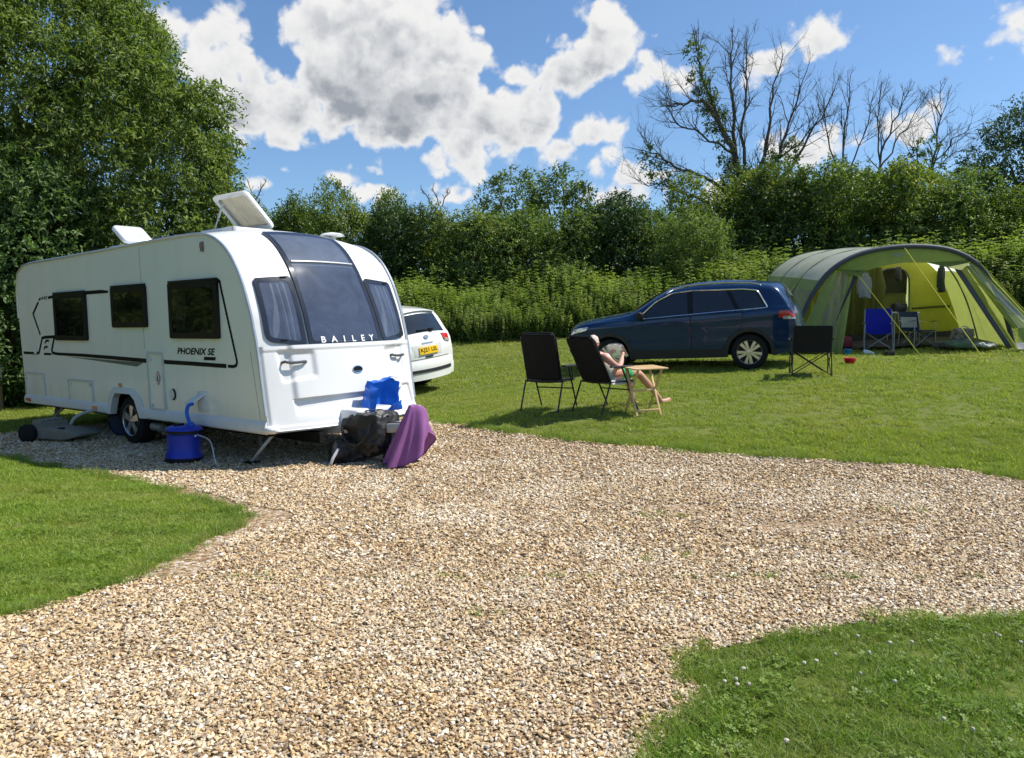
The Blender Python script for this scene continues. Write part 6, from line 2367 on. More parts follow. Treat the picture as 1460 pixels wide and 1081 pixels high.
for q, (a, b) in enumerate((((-.34, 2.115), (-.27, 2.135)), ((-.27, 2.135), (-.245, 2.105)), ((-.245, 2.105), (-.10, 2.125)), ((-.10, 2.125), (.02, 2.13)), ((-.28, 2.085), (-.12, 2.085)))):
    mb.bar((a[0], -.075 + .0008 * q, a[1]), (b[0], -.075 + .0008 * q, b[1]), .006, .022)
tag(mb.build('printed_mark', pale_grey_cloth, tent, smooth=0), kind='stuff')
# guy lines and pegs: each line is held by the tent
guy = mat('yellow_guy_line', (.62, .58, .06), rough=.6)
GUYS = [((-1.16, -.22, 1.70), (-.62, -2.2)), ((-.02, -.05, 2.25), (.78, -2.0)), ((1.20, -.30, 1.74), (2.75, -1.5)), ((1.72, .0, 1.94), (3.25, -.9)), ((2.15, .6, 1.3), (3.6, .1)), ((2.1, 1.35, 1.5), (3.9, .9)), ((-1.9, 1.35, 1.7), (-3.4, 1.0)), ((2.0, 2.7, 1.6), (3.8, 2.8))]
Mi = tent.matrix_basis.inverted()
for top, (px_, py_) in GUYS:
    wpt = tent.matrix_basis @ Vector((px_, py_, 0))
    wpt.z = gz(wpt.x, wpt.y) + .05
    foot = Mi @ wpt
    mb = MB()
    mb.tube([Vector(top), foot], .009, 5)
    g = mb.build('guy_line', guy, tent)
    mb = MB()
    mb.tube([foot + Vector((0, 0, .05)), foot + Vector((0, 0, -.08))], .008, 5)
    mb.build('peg', galv, g)

# ================================================================== PITCH GEAR AROUND THE CARAVAN
barrel_blue = mat('blue_barrel', (0.008, 0.035, 0.42), rough=.35, vary=.08, scale=4)
hose_blue = mat('blue_hose', (0.02, 0.11, 0.55), rough=.35)
bag_blue = fabric('blue_bag_cloth', (0.012, 0.12, 0.55), trans=.25, rough=.35, bump=.01, bump_scale=9)
towel_purple = fabric('purple_towel', (0.29, 0.115, 0.30), trans=.12, rough=.95, bump=.004, bump_scale=90, vary=.12)
bag_black = mat('black_bag_cloth', (0.014, 0.014, 0.015), rough=.5, vary=.3, bump=.02, bump_scale=7)
bag_grey = mat('grey_bag_cloth', (0.22, 0.215, 0.20), rough=.8, vary=.2)
tank_beige = mat('beige_tank', (0.20, 0.195, 0.165), rough=.5, vary=.12)
tank_navy = mat('navy_tank', (0.012, 0.025, 0.085), rough=.4, vary=.15)


def gpt(px, py, lift=0.0):
    q = on_ground(px, py)
    return Vector((q[0], q[1], q[2] + lift))


# --- water barrel with its pump hose and its pulling handle
bx, by = -3.83, 8.88
t = thing('water_barrel', 'upright blue water barrel with black bands standing beside the caravan', 'water barrel', (bx, by, gz(bx, by) + .01), (0, R(1), .4))
t.scale = (1, 1, .86)
mb = MB()
mb.lathe([(.0, .02), (.17, .02), (.20, .035), (.205, .10), (.19, .13), (.186, .20), (.187, .33), (.19, .37), (.205, .385), (.205, .44), (.19, .46), (.15, .485), (.06, .49), (0, .488)], 40)
mb.build('drum', barrel_blue, t, smooth=40)
for z0, z1 in ((.0, .065), (.385, .435)):
    mb = MB()
    mb.lathe([(.195, z0), (.212, z0 + .008), (.212, z1 - .008), (.195, z1)], 40, caps=False)
    mb.build('rubber_band', black_plastic, t, smooth=40)
mb = MB()
mb.lathe([(0, 0), (.05, 0), (.052, .03), (.03, .04), (.028, .06), (0, .062)], 20, Matrix.Translation((.07, -.04, .485)))
mb.build('cap', hose_blue, t)
mb = MB()
mb.box((-.06, .02, .50), (.13, .05, .03), .6)
mb.build('lid_handle', black_plastic, t, bevel=.01)
mb = MB()
mb.lathe([(0, .0), (.012, 0), (.012, .012), (0, .014)], 10, Matrix.Translation((.12, -.155, .36)) @ Matrix.Rotation(R(75), 4, 'X'))
mb.build('tap_stud', trim_white, t)
bl = t.location
CV = caravan.matrix_basis
p1 = CV @ Vector((-1.01, -.12, .672))
p0 = bl + Vector((.07, -.0, .455))
mb = MB()
mb.tube(spline([p0, p0 * .72 + p1 * .28 + Vector((-.035, -.01, .045)), p0 * .35 + p1 * .65 + Vector((-.035, -.01, .05)), p1], 18), .022, 10)
h = mb.build('pump_hose', hose_blue)
tag(h, 'short bright blue pump hose from the barrel top to the caravan water inlet', 'hose')
q0, q1 = bl + Vector((.10, -.04, .43)), gpt(309, 668, .012)
mb = MB()
mb.tube(spline([q0, q0 + Vector((.08, -.04, -.10)), q0 * .45 + q1 * .55 + Vector((.06, 0, .08)), q1 + Vector((-.02, 0, .09)), q1, q1 + Vector((-.10, .10, .005)), bl + Vector((.22, -.02, .03))], 34), .0085, 6)
h = mb.build('barrel_handle', mat('pale_steel_tube', (.42, .44, .47), rough=.4, metal=.2))
tag(h, 'thin pale metal pulling handle leaning from the blue barrel down to the gravel', 'handle')

# --- waste tank on wheels under the tail
a, b = at_y(60, 615, 10.75), at_y(135, 620, 10.9)
wx, wy = -6.22, 10.62
t = thing('waste_tank', 'flat beige waste water tank on two black wheels, under the caravan tail', 'waste tank', (wx, wy, gz(wx, wy) + .01), (0, 0, R(-14)))
t.scale = (.95, .95, .88)
mb = MB()
outl = [(-.38, .05), (.20, .04), (.42, .10), (.42, .14), (.15, .185), (-.15, .215), (-.20, .225), (-.22, .31), (-.38, .33)]
for y0 in (0,):
    rows = []
    for y in (-.235, -.215, -.1, 0, .1, .215, .235):
        k = .94 if abs(y) > .23 else 1.0
        rows.append([(x * k, y, .16 + (z - .16) * k) for x, z in outl])
    mb.grid([r + [r[0]] for r in rows])
    for r in (rows[0], rows[-1]):
        mb.add(r, [tuple(range(len(r)))])
mb.build('tank_body', tank_beige, t, bevel=.012, seg=2)
for k in range(5):
    mb = MB()
    mb.box((-.30, -.17 + k * .085, .325), (.17, .045, .03))
    mb.build('tank_rib', tank_beige, t, bevel=.01)
for y in (-.275, .275):
    mb = MB()
    m = Matrix.Translation((-.40, y, .135)) @ Matrix.Rotation(R(90), 4, 'X')
    mb.lathe([(0, -.05), (.11, -.05), (.138, -.035), (.14, .0), (.138, .035), (.11, .05), (0, .045)], 26, m)
    mb.build('wheel', rubber, t, smooth=40)
mb = MB()
mb.lathe([(0, .0), (.045, 0), (.045, .03), (0, .032)], 16, Matrix.Translation((.02, -.1, .19)))
mb.build('cap', black_plastic, t)
p0 = Vector((wx, wy, .0)) + Vector((.10, -.05, .24))
p1 = CV @ Vector((-3.6, .55, .36))
mb = MB()
mb.tube(spline([p0, p0 + Vector((.06, 0, .09)), p0 + Vector((.22, .06, .17)), p1 * .6 + p0 * .4 + Vector((0, 0, .10)), p1], 20), .022, 9)
h = mb.build('waste_hose', mat('pale_grey_hose', (.38, .39, .41), rough=.5))
tag(h, 'pale grey waste hose arching from the beige tank to beneath the caravan', 'hose')
t = thing('spare_barrel', 'dark navy barrel lying in shade behind the caravan wheel and beige tank', 'water barrel', (-5.72, 11.22, gz(-5.72, 11.22) + .195), (R(90), 0, R(30)))
mb = MB()
mb.lathe([(0, -.26), (.17, -.26), (.195, -.23), (.19, -.15), (.18, 0), (.19, .15), (.195, .23), (.17, .26), (0, .26)], 30)
mb.build('drum', tank_navy, t, smooth=40)
mb = MB()
mb.lathe([(.198, -.22), (.204, -.20), (.204, -.16), (.196, -.14)], 30, caps=False)
mb.build('rubber_band', black_plastic, t, smooth=40)

# --- hook-up post at the far left edge
hx, hy = at_y(-1, 570, 14.6)[0], 14.6
t = thing('hookup_post', 'wooden post with a white electric box at the left edge of the picture', 'post', (hx, hy, gz(hx, hy)))
mb = MB()
mb.box((0, 0, .35), (.09, .09, .9))
mb.build('post', mat('weathered_wood', (.22, .17, .11), rough=.85, vary=.25), t, bevel=.006)
mb = MB()
mb.box((.0, -.05, .72), (.16, .10, .26))
bxo = mb.build('socket_box', trim_white, t, bevel=.012)
mb = MB()
mb.slab([(-.08, -.11, .86), (.08, -.11, .86), (.08, .02, .89), (-.08, .02, .89)], .015)
mb.build('box_lid', trim_white, bxo)


# --- crumpled things over the drawbar
def crumple(name, m, size, seed, amp=.03, freq=6, n=14, parent=None, open_side=None, taper=.9):
    """a soft bag: a rounded box skin with creases"""
    hx_, hy_, hz_ = [s / 2 for s in size]
    mb = MB()
    for ax in range(3):
        for sg in (-1, 1):
            if open_side == (ax, sg):
                continue
            rows = []
            for a in np.linspace(-1, 1, n):
                row = []
                for b_ in np.linspace(-1, 1, n):
                    p = [0, 0, 0]
                    p[ax], p[(ax + 1) % 3], p[(ax + 2) % 3] = sg, a, b_
                    p = np.array(p, float)
                    r = np.linalg.norm(p)
                    p = p * (1 - .22 * (r - 1) / .73)
                    tp = taper + (1 - taper) * (1 - p[2]) / 2
                    q = np.array([p[0] * hx_ * tp, p[1] * hy_ * tp, p[2] * hz_])
                    v = noise.noise_vector(Vector(q * freq) + Vector((seed, seed * .7, 0)))
                    c = 1 - abs(noise.noise(Vector(q * freq * 2) + Vector((0, seed, 3))))
                    row.append(q + np.array(v) * amp + p * amp * (c - .7))
                rows.append(row)
            mb.grid(rows)
    o = mb.build(name, m, parent, smooth=60, weld=True)
    return o


def place(o, lx, ly, lz, rot=(0, 0, 0)):
    p = CV @ Vector((lx, ly, 0))
    o.location = (p.x, p.y, gz(p.x, p.y) + lz)
    o.rotation_euler = rot
    return o


t = thing('black_holdall', 'big crumpled black bag slumped over the caravan drawbar under the blue bag', 'bag')
place(t, .80, 1.02, .34, (R(4), R(-6), R(-30)))
crumple('bag_body', bag_black, (.62, .46, .50), 3, .05, 5, 18, t)
mb = MB()
mb.tube(spline([(-.2, -.26, .12), (-.15, -.30, -.02), (.0, -.31, -.10), (.15, -.30, -.02), (.2, -.26, .12)], 16), .016, 6)
mb.build('carry_strap', bag_black, t)
mb = MB()
mb.box((0, -.02, .262), (.42, .03, .012))
mb.build('zip', mat('dull_zip', (.10, .10, .10), rough=.5), t)
t = thing('black_rucksack', 'small black sack on the gravel at the foot of the big black bag', 'bag')
place(t, .62, .80, .13, (0, R(5), R(20)))
crumple('bag_body', bag_black, (.40, .30, .28), 8, .04, 6, 14, t)
mb = MB()
mb.tube(spline([(-.12, -.15, .05), (-.18, -.20, -.05), (-.20, -.21, -.115)], 8), .018, 6)
mb.build('pale_strap', mat('pale_strap_cloth', (.42, .42, .46), rough=.8), t)
t = thing('grey_sack', 'small grey-beige sack sagging between the black bag and the purple towel', 'bag')
place(t, 1.02, 1.05, .20, (R(-15), R(25), R(-35)))
crumple('bag_body', bag_grey, (.20, .15, .34), 12, .03, 7, 10, t, taper=.6)
mb = MB()
mb.tube([(-.03, 0, .16), (0, .0, .20), (.03, 0, .16)], .012, 6)
mb.build('drawstring', bag_black, t)

# open-mouthed blue carrier bag
t = thing('blue_carrier_bag', 'bright blue woven carrier bag standing open against the caravan nose', 'bag')
place(t, .68, 1.28, .56, (0, 0, R(-34)))
t.scale = (.8, .8, .84)
mb = MB()
# flaps and walls as creased sheets: back wall, two ends, folded-out front flap, bottom
def sheet(c00, c10, c11, c01, n=12, amp=.02, seed=0.0, bow=(0, 0, 0)):
    rows = []
    for i in range(n):
        u = i / (n - 1)
        row = []
        for j in range(n):
            v = j / (n - 1)
            p = Vector(c00) * (1 - u) * (1 - v) + Vector(c10) * u * (1 - v) + Vector(c11) * u * v + Vector(c01) * (1 - u) * v
            k = noise.noise_vector(p * 4.5) + noise.noise_vector(p * 13) * .3
            p = p + k * .055 + Vector(bow) * math.sin(math.pi * u) * math.sin(math.pi * v)
            row.append(p)
        rows.append(row)
    return rows


mb.grid(sheet((-.16, -.25, .0), (-.16, .28, .0), (-.12, .30, .46), (-.16, -.12, .43), seed=1, bow=(-.03, 0, 0)))
bagb = mb.build('back_wall', bag_blue, t, smooth=50)
mb = MB()
mb.grid(sheet((-.16, .28, .0), (.16, .26, .0), (.10, .30, .38), (-.12, .30, .46), seed=2, bow=(0, .04, 0)))
mb.build('end_wall', bag_blue, t, smooth=50)
mb = MB()
mb.grid(sheet((-.16, -.12, .43), (-.16, -.25, .0), (.20, -.34, -.10), (.13, -.20, .32), seed=3, bow=(0, -.03, .02)))
mb.build('end_flap', bag_blue, t, smooth=50)
mb = MB()
mb.grid(sheet((-.16, -.25, .0), (.16, -.25, .0), (.16, .26, .0), (-.16, .28, .0), seed=4, amp=.01))
mb.build('bottom', bag_blue, t, smooth=50)
mb = MB()
mb.grid(sheet((.16, -.05, .0), (.16, .26, .0), (.20, .28, .14), (.22, .02, .12), seed=5, amp=.015))
mb.build('front_wall', bag_blue, t, smooth=50)
mb = MB()
mb.grid(sheet((-.12, .30, .46), (-.16, -.12, .43), (-.06, -.10, .40), (.02, .36, .47), seed=6, amp=.015))
mb.build('folded_rim', bag_blue, t, smooth=50)
for zz in (.10, .24):
    mb = MB()
    mb.grid([[Vector((.135 - .10 * zz, -.285 + .17 * zz * 1.2 - .012, zz)) * (1 - q) + Vector((-.14, -.23 + .2 * zz - .012, zz + .08)) * q for q in np.linspace(0, 1, 6)] for zz in (zz, zz + .02)])
    mb.build('printed_line', mat('pale_blue_print', (.25, .38, .62), rough=.5), t)

# purple towel over the hitch
t = thing('purple_towel', 'purple bath towel draped over the caravan hitch, hanging to the gravel', 'towel')
place(t, 1.36, 1.06, 0.0, (0, 0, R(-37)))
t.location.z -= .0
mb = MB()
NP = 96
rows = []
topz = .68
for i in range(26):
    q = i / 25
    row = []
    for k in range(NP):
        a = 2 * math.pi * k / NP
        # wide front face, gathered folds, hem lifted towards the near right
        rt = max(0, math.cos(a - .55)) ** 2
        hem = .03 + .27 * rt * (1 + .3 * math.sin(3 * a))
        z = topz - (topz - hem) * q ** .9
        rad = .055 + (.225 + .04 * rt) * q ** (.80 - .42 * rt) * (1 + .10 * math.cos(2 * a + .6))
        fold = .05 * q ** 1.2 * math.sin(5 * a + 2.2 * q + .6) + .022 * q * math.sin(11 * a + 1 + 3 * q)
        rad += fold
        cx = .10 * (1 - q) - .03
        row.append((cx + rad * math.cos(a) * .78, rad * math.sin(a) * 1.02, z + .012 * math.sin(3 * a) * (1 - q)))
    rows.append(row)
mb.grid(rows, closed_u=True)
mb.add([(.07, 0, topz + .02)] + rows[0], [(0, 1 + k, 1 + (k + 1) % NP) for k in range(NP)])
mb.build('towel', towel_purple, t, smooth=70)
mb = MB()
mb.tube([Vector(p) * 1.0 for p in rows[-1]], .006, 5, closed=True)
mb.build('hem', mat('towel_hem', (.16, .05, .16), rough=.9), t)

# ================================================================== CHAIRS, TABLE, SITTER
mesh_black = mat('black_chair_mesh', (0.010, 0.010, 0.011), rough=.75, vary=.25, scale=30, spec=.2)
frame_black = mat('dark_chair_frame', (0.022, 0.024, 0.028), rough=.4, metal=.4)
armrest_grey = mat('armrest_plastic', (.03, .033, .04), rough=.5)
pine = mat('pale_varnished_pine', (0.60, 0.40, 0.19), rough=.42, vary=.12, scale=3, coat=.2)


def recliner(loc, rotz, rc, label):
    t = thing('reclining_chair', label, 'chair', loc, (0, 0, rotz), 'black reclining chairs on the lawn')
    s_, c_ = math.sin(rc), math.cos(rc)
    P0_ = Vector((-.22, 0, .44))
    back = lambda y, l, d=0.0: (P0_.x - l * s_ + d * c_, y, P0_.z + l * c_ + d * s_)
    mb = MB()
    rp = rounded([(-.255, .02), (.255, .02), (.245, .71), (-.245, .71)], [.02, .02, .10, .10])
    fr = surface_patch(lambda a, b, o: back(a, b, o - .05 * (1 - (a / .26) ** 2) * .5), rp, .022, -.022, .07)
    fr.grid([[back(a, b, -.022 - .025 * (1 - (a / .26) ** 2)) for a in np.linspace(-.25, .25, 9)] for b in np.linspace(.03, .70, 12)])
    fr.build('backrest', mesh_black, t, smooth=45)
    mb = MB()
    mb.grid([[(x, y, .435 + .02 * x + .012 * (abs(y) / .25) ** 2 + o) for y in np.linspace(-.25, .25, 9)] for o, x in [(0, x) for x in np.linspace(-.24, .26, 9)] + [(-.028, x) for x in np.linspace(.26, -.24, 9)]])
    mb.build('seat', mesh_black, t, smooth=60)
    mb = MB()
    mb.tube([back(-.265, .0), back(-.265, .64), back(-.22, .72), back(.22, .72), back(.265, .64), back(.265, .0)], .012, 7)
    mb.build('back_frame', frame_black, t)
    mb = MB()
    mb.tube([(-.26, -.265, .425), (.28, -.265, .435), (.28, .265, .435), (-.26, .265, .425)], .012, 7, closed=True)
    mb.build('seat_frame', frame_black, t)
    for y in (-.285, .285):
        for a, b in (((.34, y, .0), (-.02, y, .63)), ((-.42, y, .0), (-.24, y, .44))):
            mb = MB()
            mb.tube([a, ((a[0] + b[0]) / 2, y, (a[2] + b[2]) / 2 + .0), b], .0125, 7)
            mb.build('leg', frame_black, t)
        mb = MB()
        mb.tube([(.16, y * .985, .435), (.10, y, .63)], .010, 6)
        mb.build('arm_strut', frame_black, t)
        mb = MB()
        mb.box((-.02, y, .645), (.46, .055, .028))
        mb.build('armrest', armrest_grey, t, bevel=.012)
    mb = MB()
    mb.tube([(.16, -.285, .31), (.16, .285, .31)], .010, 6)
    mb.build('cross_bar', frame_black, t)
    return t


C1 = on_ground(785, 584)
C2 = on_ground(866, 586)
recliner(tuple(C1), R(64), R(21), 'empty black reclining chair with papers on its seat, left of the sitter')
chair2 = recliner(tuple(C2), R(40), R(30), 'black reclining chair tilted far back with the reading person in it')
# papers on the empty chair
t = thing('magazine', 'white and pale blue papers lying on the seat of the empty black chair', 'magazine', (C1[0], C1[1], C1[2] + .452), (0, 0, R(64)))
mb = MB()
mb.grid([[(x - .02, y, .012 + .012 * math.cos(y * 18) + .004 * math.sin(x * 20)) for y in np.linspace(-.19, .12, 12)] for x in np.linspace(-.13, .12, 6)])
mb.grid([[(x - .02, y, .002) for y in np.linspace(-.19, .12, 3)] for x in np.linspace(-.13, .12, 3)])
mb.build('page', mat('paper_white', (.68, .72, .82), rough=.6, vary=.1), t, smooth=60)
mb = MB()
mb.grid([[(x, y, .030 + .004 * math.sin(y * 20)) for y in np.linspace(.0, .11, 6)] for x in np.linspace(-.10, .06, 4)])
mb.build('cover', mat('cover_blue', (.25, .40, .62), rough=.5), t, smooth=60)
mb = MB()
mb.box((-.06, -.08, .034), (.15, .07, .010), .4)
mb.build('phone', black_gloss, t, bevel=.003)


# --- the sitter
def skin_mesh(name, verts, edges, radii, root=0, sub=2):
    me = bpy.data.meshes.new(name)
    me.from_pydata([tuple(v) for v in verts], edges, [])
    o = bpy.data.objects.new(name, me)
    COL.objects.link(o)
    o.modifiers.new('skin', 'SKIN')
    for i, r in enumerate(radii):
        sv = me.skin_vertices[0].data[i]
        sv.radius = r if hasattr(r, '__len__') else (r, r)
        sv.use_root = i == root
    o.modifiers[0].use_smooth_shade = True
    sm = o.modifiers.new('sub', 'SUBSURF')
    sm.levels = sm.render_levels = sub
    bpy.context.view_layer.update()
    out = bpy.data.meshes.new_from_object(o.evaluated_get(bpy.context.evaluated_depsgraph_get()))
    bpy.data.objects.remove(o)
    out.shade_smooth()
    return out


def flesh_mat():
    return mat('pinkish_skin', (0.56, 0.29, 0.215), rough=.5, vary=.10, scale=6, spec=.4)  # one even pinkish skin colour


skin_m = flesh_mat()
person = thing('person', 'person reading in the tilted black chair, pale vest, green shorts, bare legs stretched out', 'person', tuple(C2), (0, 0, R(40)))
hip, spine, chest, neck, headc = Vector((.04, 0, .53)), Vector((-.08, 0, .62)), Vector((-.215, 0, .735)), Vector((-.30, 0, .85)), Vector((-.305, 0, .96))
V, E, Rd = [], [], []


def joint(p, r, parent=None):
    V.append(Vector(p))
    Rd.append(r)
    if parent is not None:
        E.append((parent, len(V) - 1))
    return len(V) - 1


j0 = joint(hip, (.14, .16))
j1 = joint(spine, (.135, .165), j0)
j2 = joint(chest, (.135, .185), j1)
jn0 = joint((-.272, 0, .81), (.075, .085), j2)
jn = joint(neck, (.056, .056), jn0)
ANK = {}
for sg in (1, -1):
    k = joint((.12, sg * .09, .525), (.090, .092), j0)
    k = joint((.32, sg * .115, .545), (.078, .078), k)
    k = joint((.52, sg * .12, .53 if sg < 0 else .55), (.058, .058), k)
    if sg < 0:
        k = joint((.72, sg * .125, .37), (.056, .060), k)
        k = joint((.98, sg * .13, .15), (.036, .036), k)
        k = joint((1.035, sg * .13, .085), (.036, .040), k)
        k = joint((1.14, sg * .145, .085), (.028, .042), k)
        k = joint((1.23, sg * .155, .11), (.018, .040), k)
    else:
        k = joint((.62, sg * .13, .34), (.056, .060), k)
        k = joint((.70, sg * .14, .12), (.036, .036), k)
        k = joint((.725, sg * .14, .055), (.036, .040), k)
        k = joint((.83, sg * .15, .045), (.026, .042), k)
        k = joint((.92, sg * .155, .032), (.016, .040), k)
WR = {}
TORSO = (list(V), list(E), list(Rd))
arm_meshes = []
for sg in (1, -1):
    V, E, Rd = [], [], []
    s = joint((-.235, sg * .06, .765), (.060, .060))
    s = joint((-.245, sg * .165, .785), (.064, .064), s)
    s = joint((-.165, sg * .225, .70), (.052, .052), s)
    s = joint((-.045, sg * .255, .625), (.043, .043), s)
    s = joint((.06, sg * .20, .70), (.041, .041), s)
    s = joint((.15, sg * .135, .775), (.028, .031), s)
    s = joint((.195, sg * .115, .812), (.020, .040), s)
    WR[sg] = s
    base = V[s]
    for f, (dx, dz, ln) in enumerate(((.020, .020, .060), (.012, .034, .068), (.002, .046, .064), (-.010, .055, .050))):
        a = joint(base + Vector((dx * .9 + .012, -sg * .004, dz * .9)), .0105, s)
        a = joint(base + Vector((dx + .030, -sg * .030, dz + .004)), .0095, a)
        joint(base + Vector((dx + .026, -sg * ln, dz + .004)), .008, a)
    a = joint(base + Vector((-.022, -sg * .022, .028)), .012, s)
    joint(base + Vector((-.010, -sg * .055, .045)), .009, a)
    arm_meshes.append(skin_mesh('arm', V, E, Rd, 0, 2))
body_me = skin_mesh('body', *TORSO, 0, 2)
# head as a shaped ellipsoid grown onto the neck: joined into the one continuous body mesh
hm = bmesh.new()
bmesh.ops.create_uvsphere(hm, u_segments=32, v_segments=22, radius=1.0)
for v in hm.verts:
    x, y, z = v.co
    px_, py_, pz_ = x * .098, y * .076, z * .118
    if x > 0:
        px_ *= 1 - .16 * max(0, -z)
        if z < -.1:
            py_ *= 1 + .25 * z * x
        nose = math.exp(-((y / .17) ** 2) - ((z + .16) / .20) ** 2) * max(0, x)
        px_ += .024 * nose
        eye = math.exp(-((abs(y) - .36) / .16) ** 2 - ((z - .08) / .12) ** 2)
        px_ -= .008 * eye
        brow = math.exp(-((z - .26) / .10) ** 2) * max(0, x - .4)
        px_ += .008 * brow
        lips = math.exp(-((y / .26) ** 2) - ((z + .48) / .07) ** 2)
        px_ += .006 * lips
        chin = math.exp(-((y / .3) ** 2) - ((z + .78) / .16) ** 2)
        px_ += .014 * chin
    else:
        px_ *= 1.0 - .12 * max(0, -z - .3)
    v.co = (px_, py_, pz_)
for sg in (-1, 1):      # ears
    r = bmesh.ops.create_uvsphere(hm, u_segments=10, v_segments=8, radius=1.0)
    for v in r['verts']:
        x, y, z = v.co
        v.co = (x * .018 - .008, sg * .076 + y * .010, z * .032 - .008)
bmesh.ops.rotate(hm, verts=hm.verts, cent=(0, 0, 0), matrix=Matrix.Rotation(R(12), 3, 'Y'))
bmesh.ops.translate(hm, verts=hm.verts, vec=headc)
bm_ = bmesh.new()
bm_.from_mesh(body_me)
tmp = bpy.data.meshes.new('tmp')
hm.to_mesh(tmp)
bm_.from_mesh(tmp)
for am in arm_meshes:
    bm_.from_mesh(am)
bm_.to_mesh(body_me)
bm_.free()
bpy.data.meshes.remove(tmp)
# fuse trunk, arms and head into one continuous skin
ro_ = bpy.data.objects.new('fuse', body_me)
COL.objects.link(ro_)
rm_ = ro_.modifiers.new('fuse', 'REMESH')
rm_.mode = 'VOXEL'
rm_.voxel_size = 0.0052
sm_ = ro_.modifiers.new('soften', 'SMOOTH')
sm_.factor, sm_.iterations = .5, 3
bpy.context.view_layer.update()
fused = bpy.data.meshes.new_from_object(ro_.evaluated_get(bpy.context.evaluated_depsgraph_get()))
bpy.data.objects.remove(ro_)
body_me = fused
body_me.name = 'body'
body_me.shade_smooth()
body_me.materials.clear()
mesh_obj('body', body_me, skin_m, person)
# hair: short pale cap of strands over the skull
hr = bmesh.new()
bmesh.ops.create_uvsphere(hr, u_segments=36, v_segments=22, radius=1.0)
kill = [v for v in hr.verts if (v.co.x > .35 and v.co.z < .62) or v.co.z < -.35 or (v.co.x > -.05 and v.co.z < .10)]
bmesh.ops.delete(hr, geom=kill, context='VERTS')
for v in hr.verts:
    x, y, z = v.co
    k = 1 + .05 * noise.noise(Vector((x * 6, y * 6, z * 6))) + .02 * noise.noise(Vector((x * 18, y * 18, z * 18)))
    v.co = (x * .103 * k, y * .081 * k, z * .124 * k)
bmesh.ops.rotate(hr, verts=hr.verts, cent=(0, 0, 0), matrix=Matrix.Rotation(R(12), 3, 'Y'))
bmesh.ops.translate(hr, verts=hr.verts, vec=headc)
hme = bpy.data.meshes.new('hair')
hr.to_mesh(hme)
hr.free()
hme.shade_smooth()
mesh_obj('hair', hme, mat('pale_pinkish_hair', (.60, .47, .43), rough=.7, vary=.2, scale=40, bump=.004, bump_scale=120), person)
mb = MB()
RM = Matrix.Translation(headc) @ Matrix.Rotation(R(12), 4, 'Y')
for sg in (-1, 1):
    mb.tube([RM @ Vector((.098, sg * .034 + .026 * math.cos(a), .012 + .020 * math.sin(a))) for a in np.linspace(0, 6.283, 14, endpoint=False)], .0035, 5, closed=True)
    mb.tube([RM @ Vector((.094, sg * .058, .016)), RM @ Vector((.05, sg * .080, .014)), RM @ Vector((-.012, sg * .085, .010))], .003, 5)
mb.tube([RM @ Vector((.100, -.010, .016)), RM @ Vector((.104, 0, .020)), RM @ Vector((.100, .010, .016))], .003, 5)
tag(mb.build('spectacles', black_plastic, person), kind='stuff')
mb = MB()
for sg in (-1, 1):
    mb.lathe([(0, -.008), (.009, -.004), (.0115, .002), (.008, .007), (0, .009)], 10, RM @ Matrix.Translation((.080, sg * .031, .010)) @ Matrix.Rotation(R(90), 4, 'Y'))
tag(mb.build('eyes', mat('eye_dark', (.05, .04, .035), rough=.2), person), kind='stuff')
# vest and shorts follow the body
vest = skin_mesh('vest', [hip + Vector((.05, 0, -.02)), hip, spine, Vector((-.15, 0, .68)), Vector((-.19, 0, .715))], [(0, 1), (1, 2), (2, 3), (3, 4)], [(.160, .185), (.165, .190), (.163, .195), (.162, .205), (.150, .200)], 0, 2)
mesh_obj('vest', vest, fabric('pale_vest', (.66, .66, .62), trans=.1, bump=.01, bump_scale=14), person)
sv_, se_, sr_ = [hip + Vector((-.02, 0, -.01)), hip + Vector((.05, 0, .0))], [(0, 1)], [(.150, .172), (.150, .172)]
for sg in (1, -1):
    b0 = len(sv_)
    sv_ += [Vector((.14, sg * .095, .525)), Vector((.27, sg * .112, .540)), Vector((.36, sg * .118, .545))]
    se_ += [(1, b0), (b0, b0 + 1), (b0 + 1, b0 + 2)]
    sr_ += [(.108, .112), (.102, .106), (.100, .102)]
mesh_obj('shorts', skin_mesh('shorts', sv_, se_, sr_, 0, 2), fabric('green_shorts', (.07, .50, .22), trans=.1, bump=.008, bump_scale=16), person)
# open book held in both hands
bk = thing('book', 'open white-paged book held up by the reading person', 'book', tuple(C2 + np.array([0, 0, 0])), (0, 0, R(40)))
BM = Matrix.Translation((.215, 0, .862)) @ Matrix.Rotation(R(-38), 4, 'Y')
for sg in (-1, 1):
    mb = MB()
    mb.grid([[BM @ Vector((.035 * (1 - abs(1 - 2 * q)) * .6 - .05 * q * .6 + o, sg * q * .135, z)) for q in np.linspace(0, 1, 8)] for o, z in ((0, -.10), (0, .10), (.012, .10), (.012, -.10))])
    mb.build('page_block', mat('page_white', (.80, .80, .77), rough=.7, vary=.03), bk, smooth=40)
mb = MB()
mb.grid([[BM @ Vector((.018 - .05 * abs(q) * .6 + .015, q * .142, z)) for q in np.linspace(-1, 1, 13)] for z in (-.106, .106)])
mb.build('cover', mat('white_book_cover', (.78, .78, .76), rough=.5), bk, smooth=40)
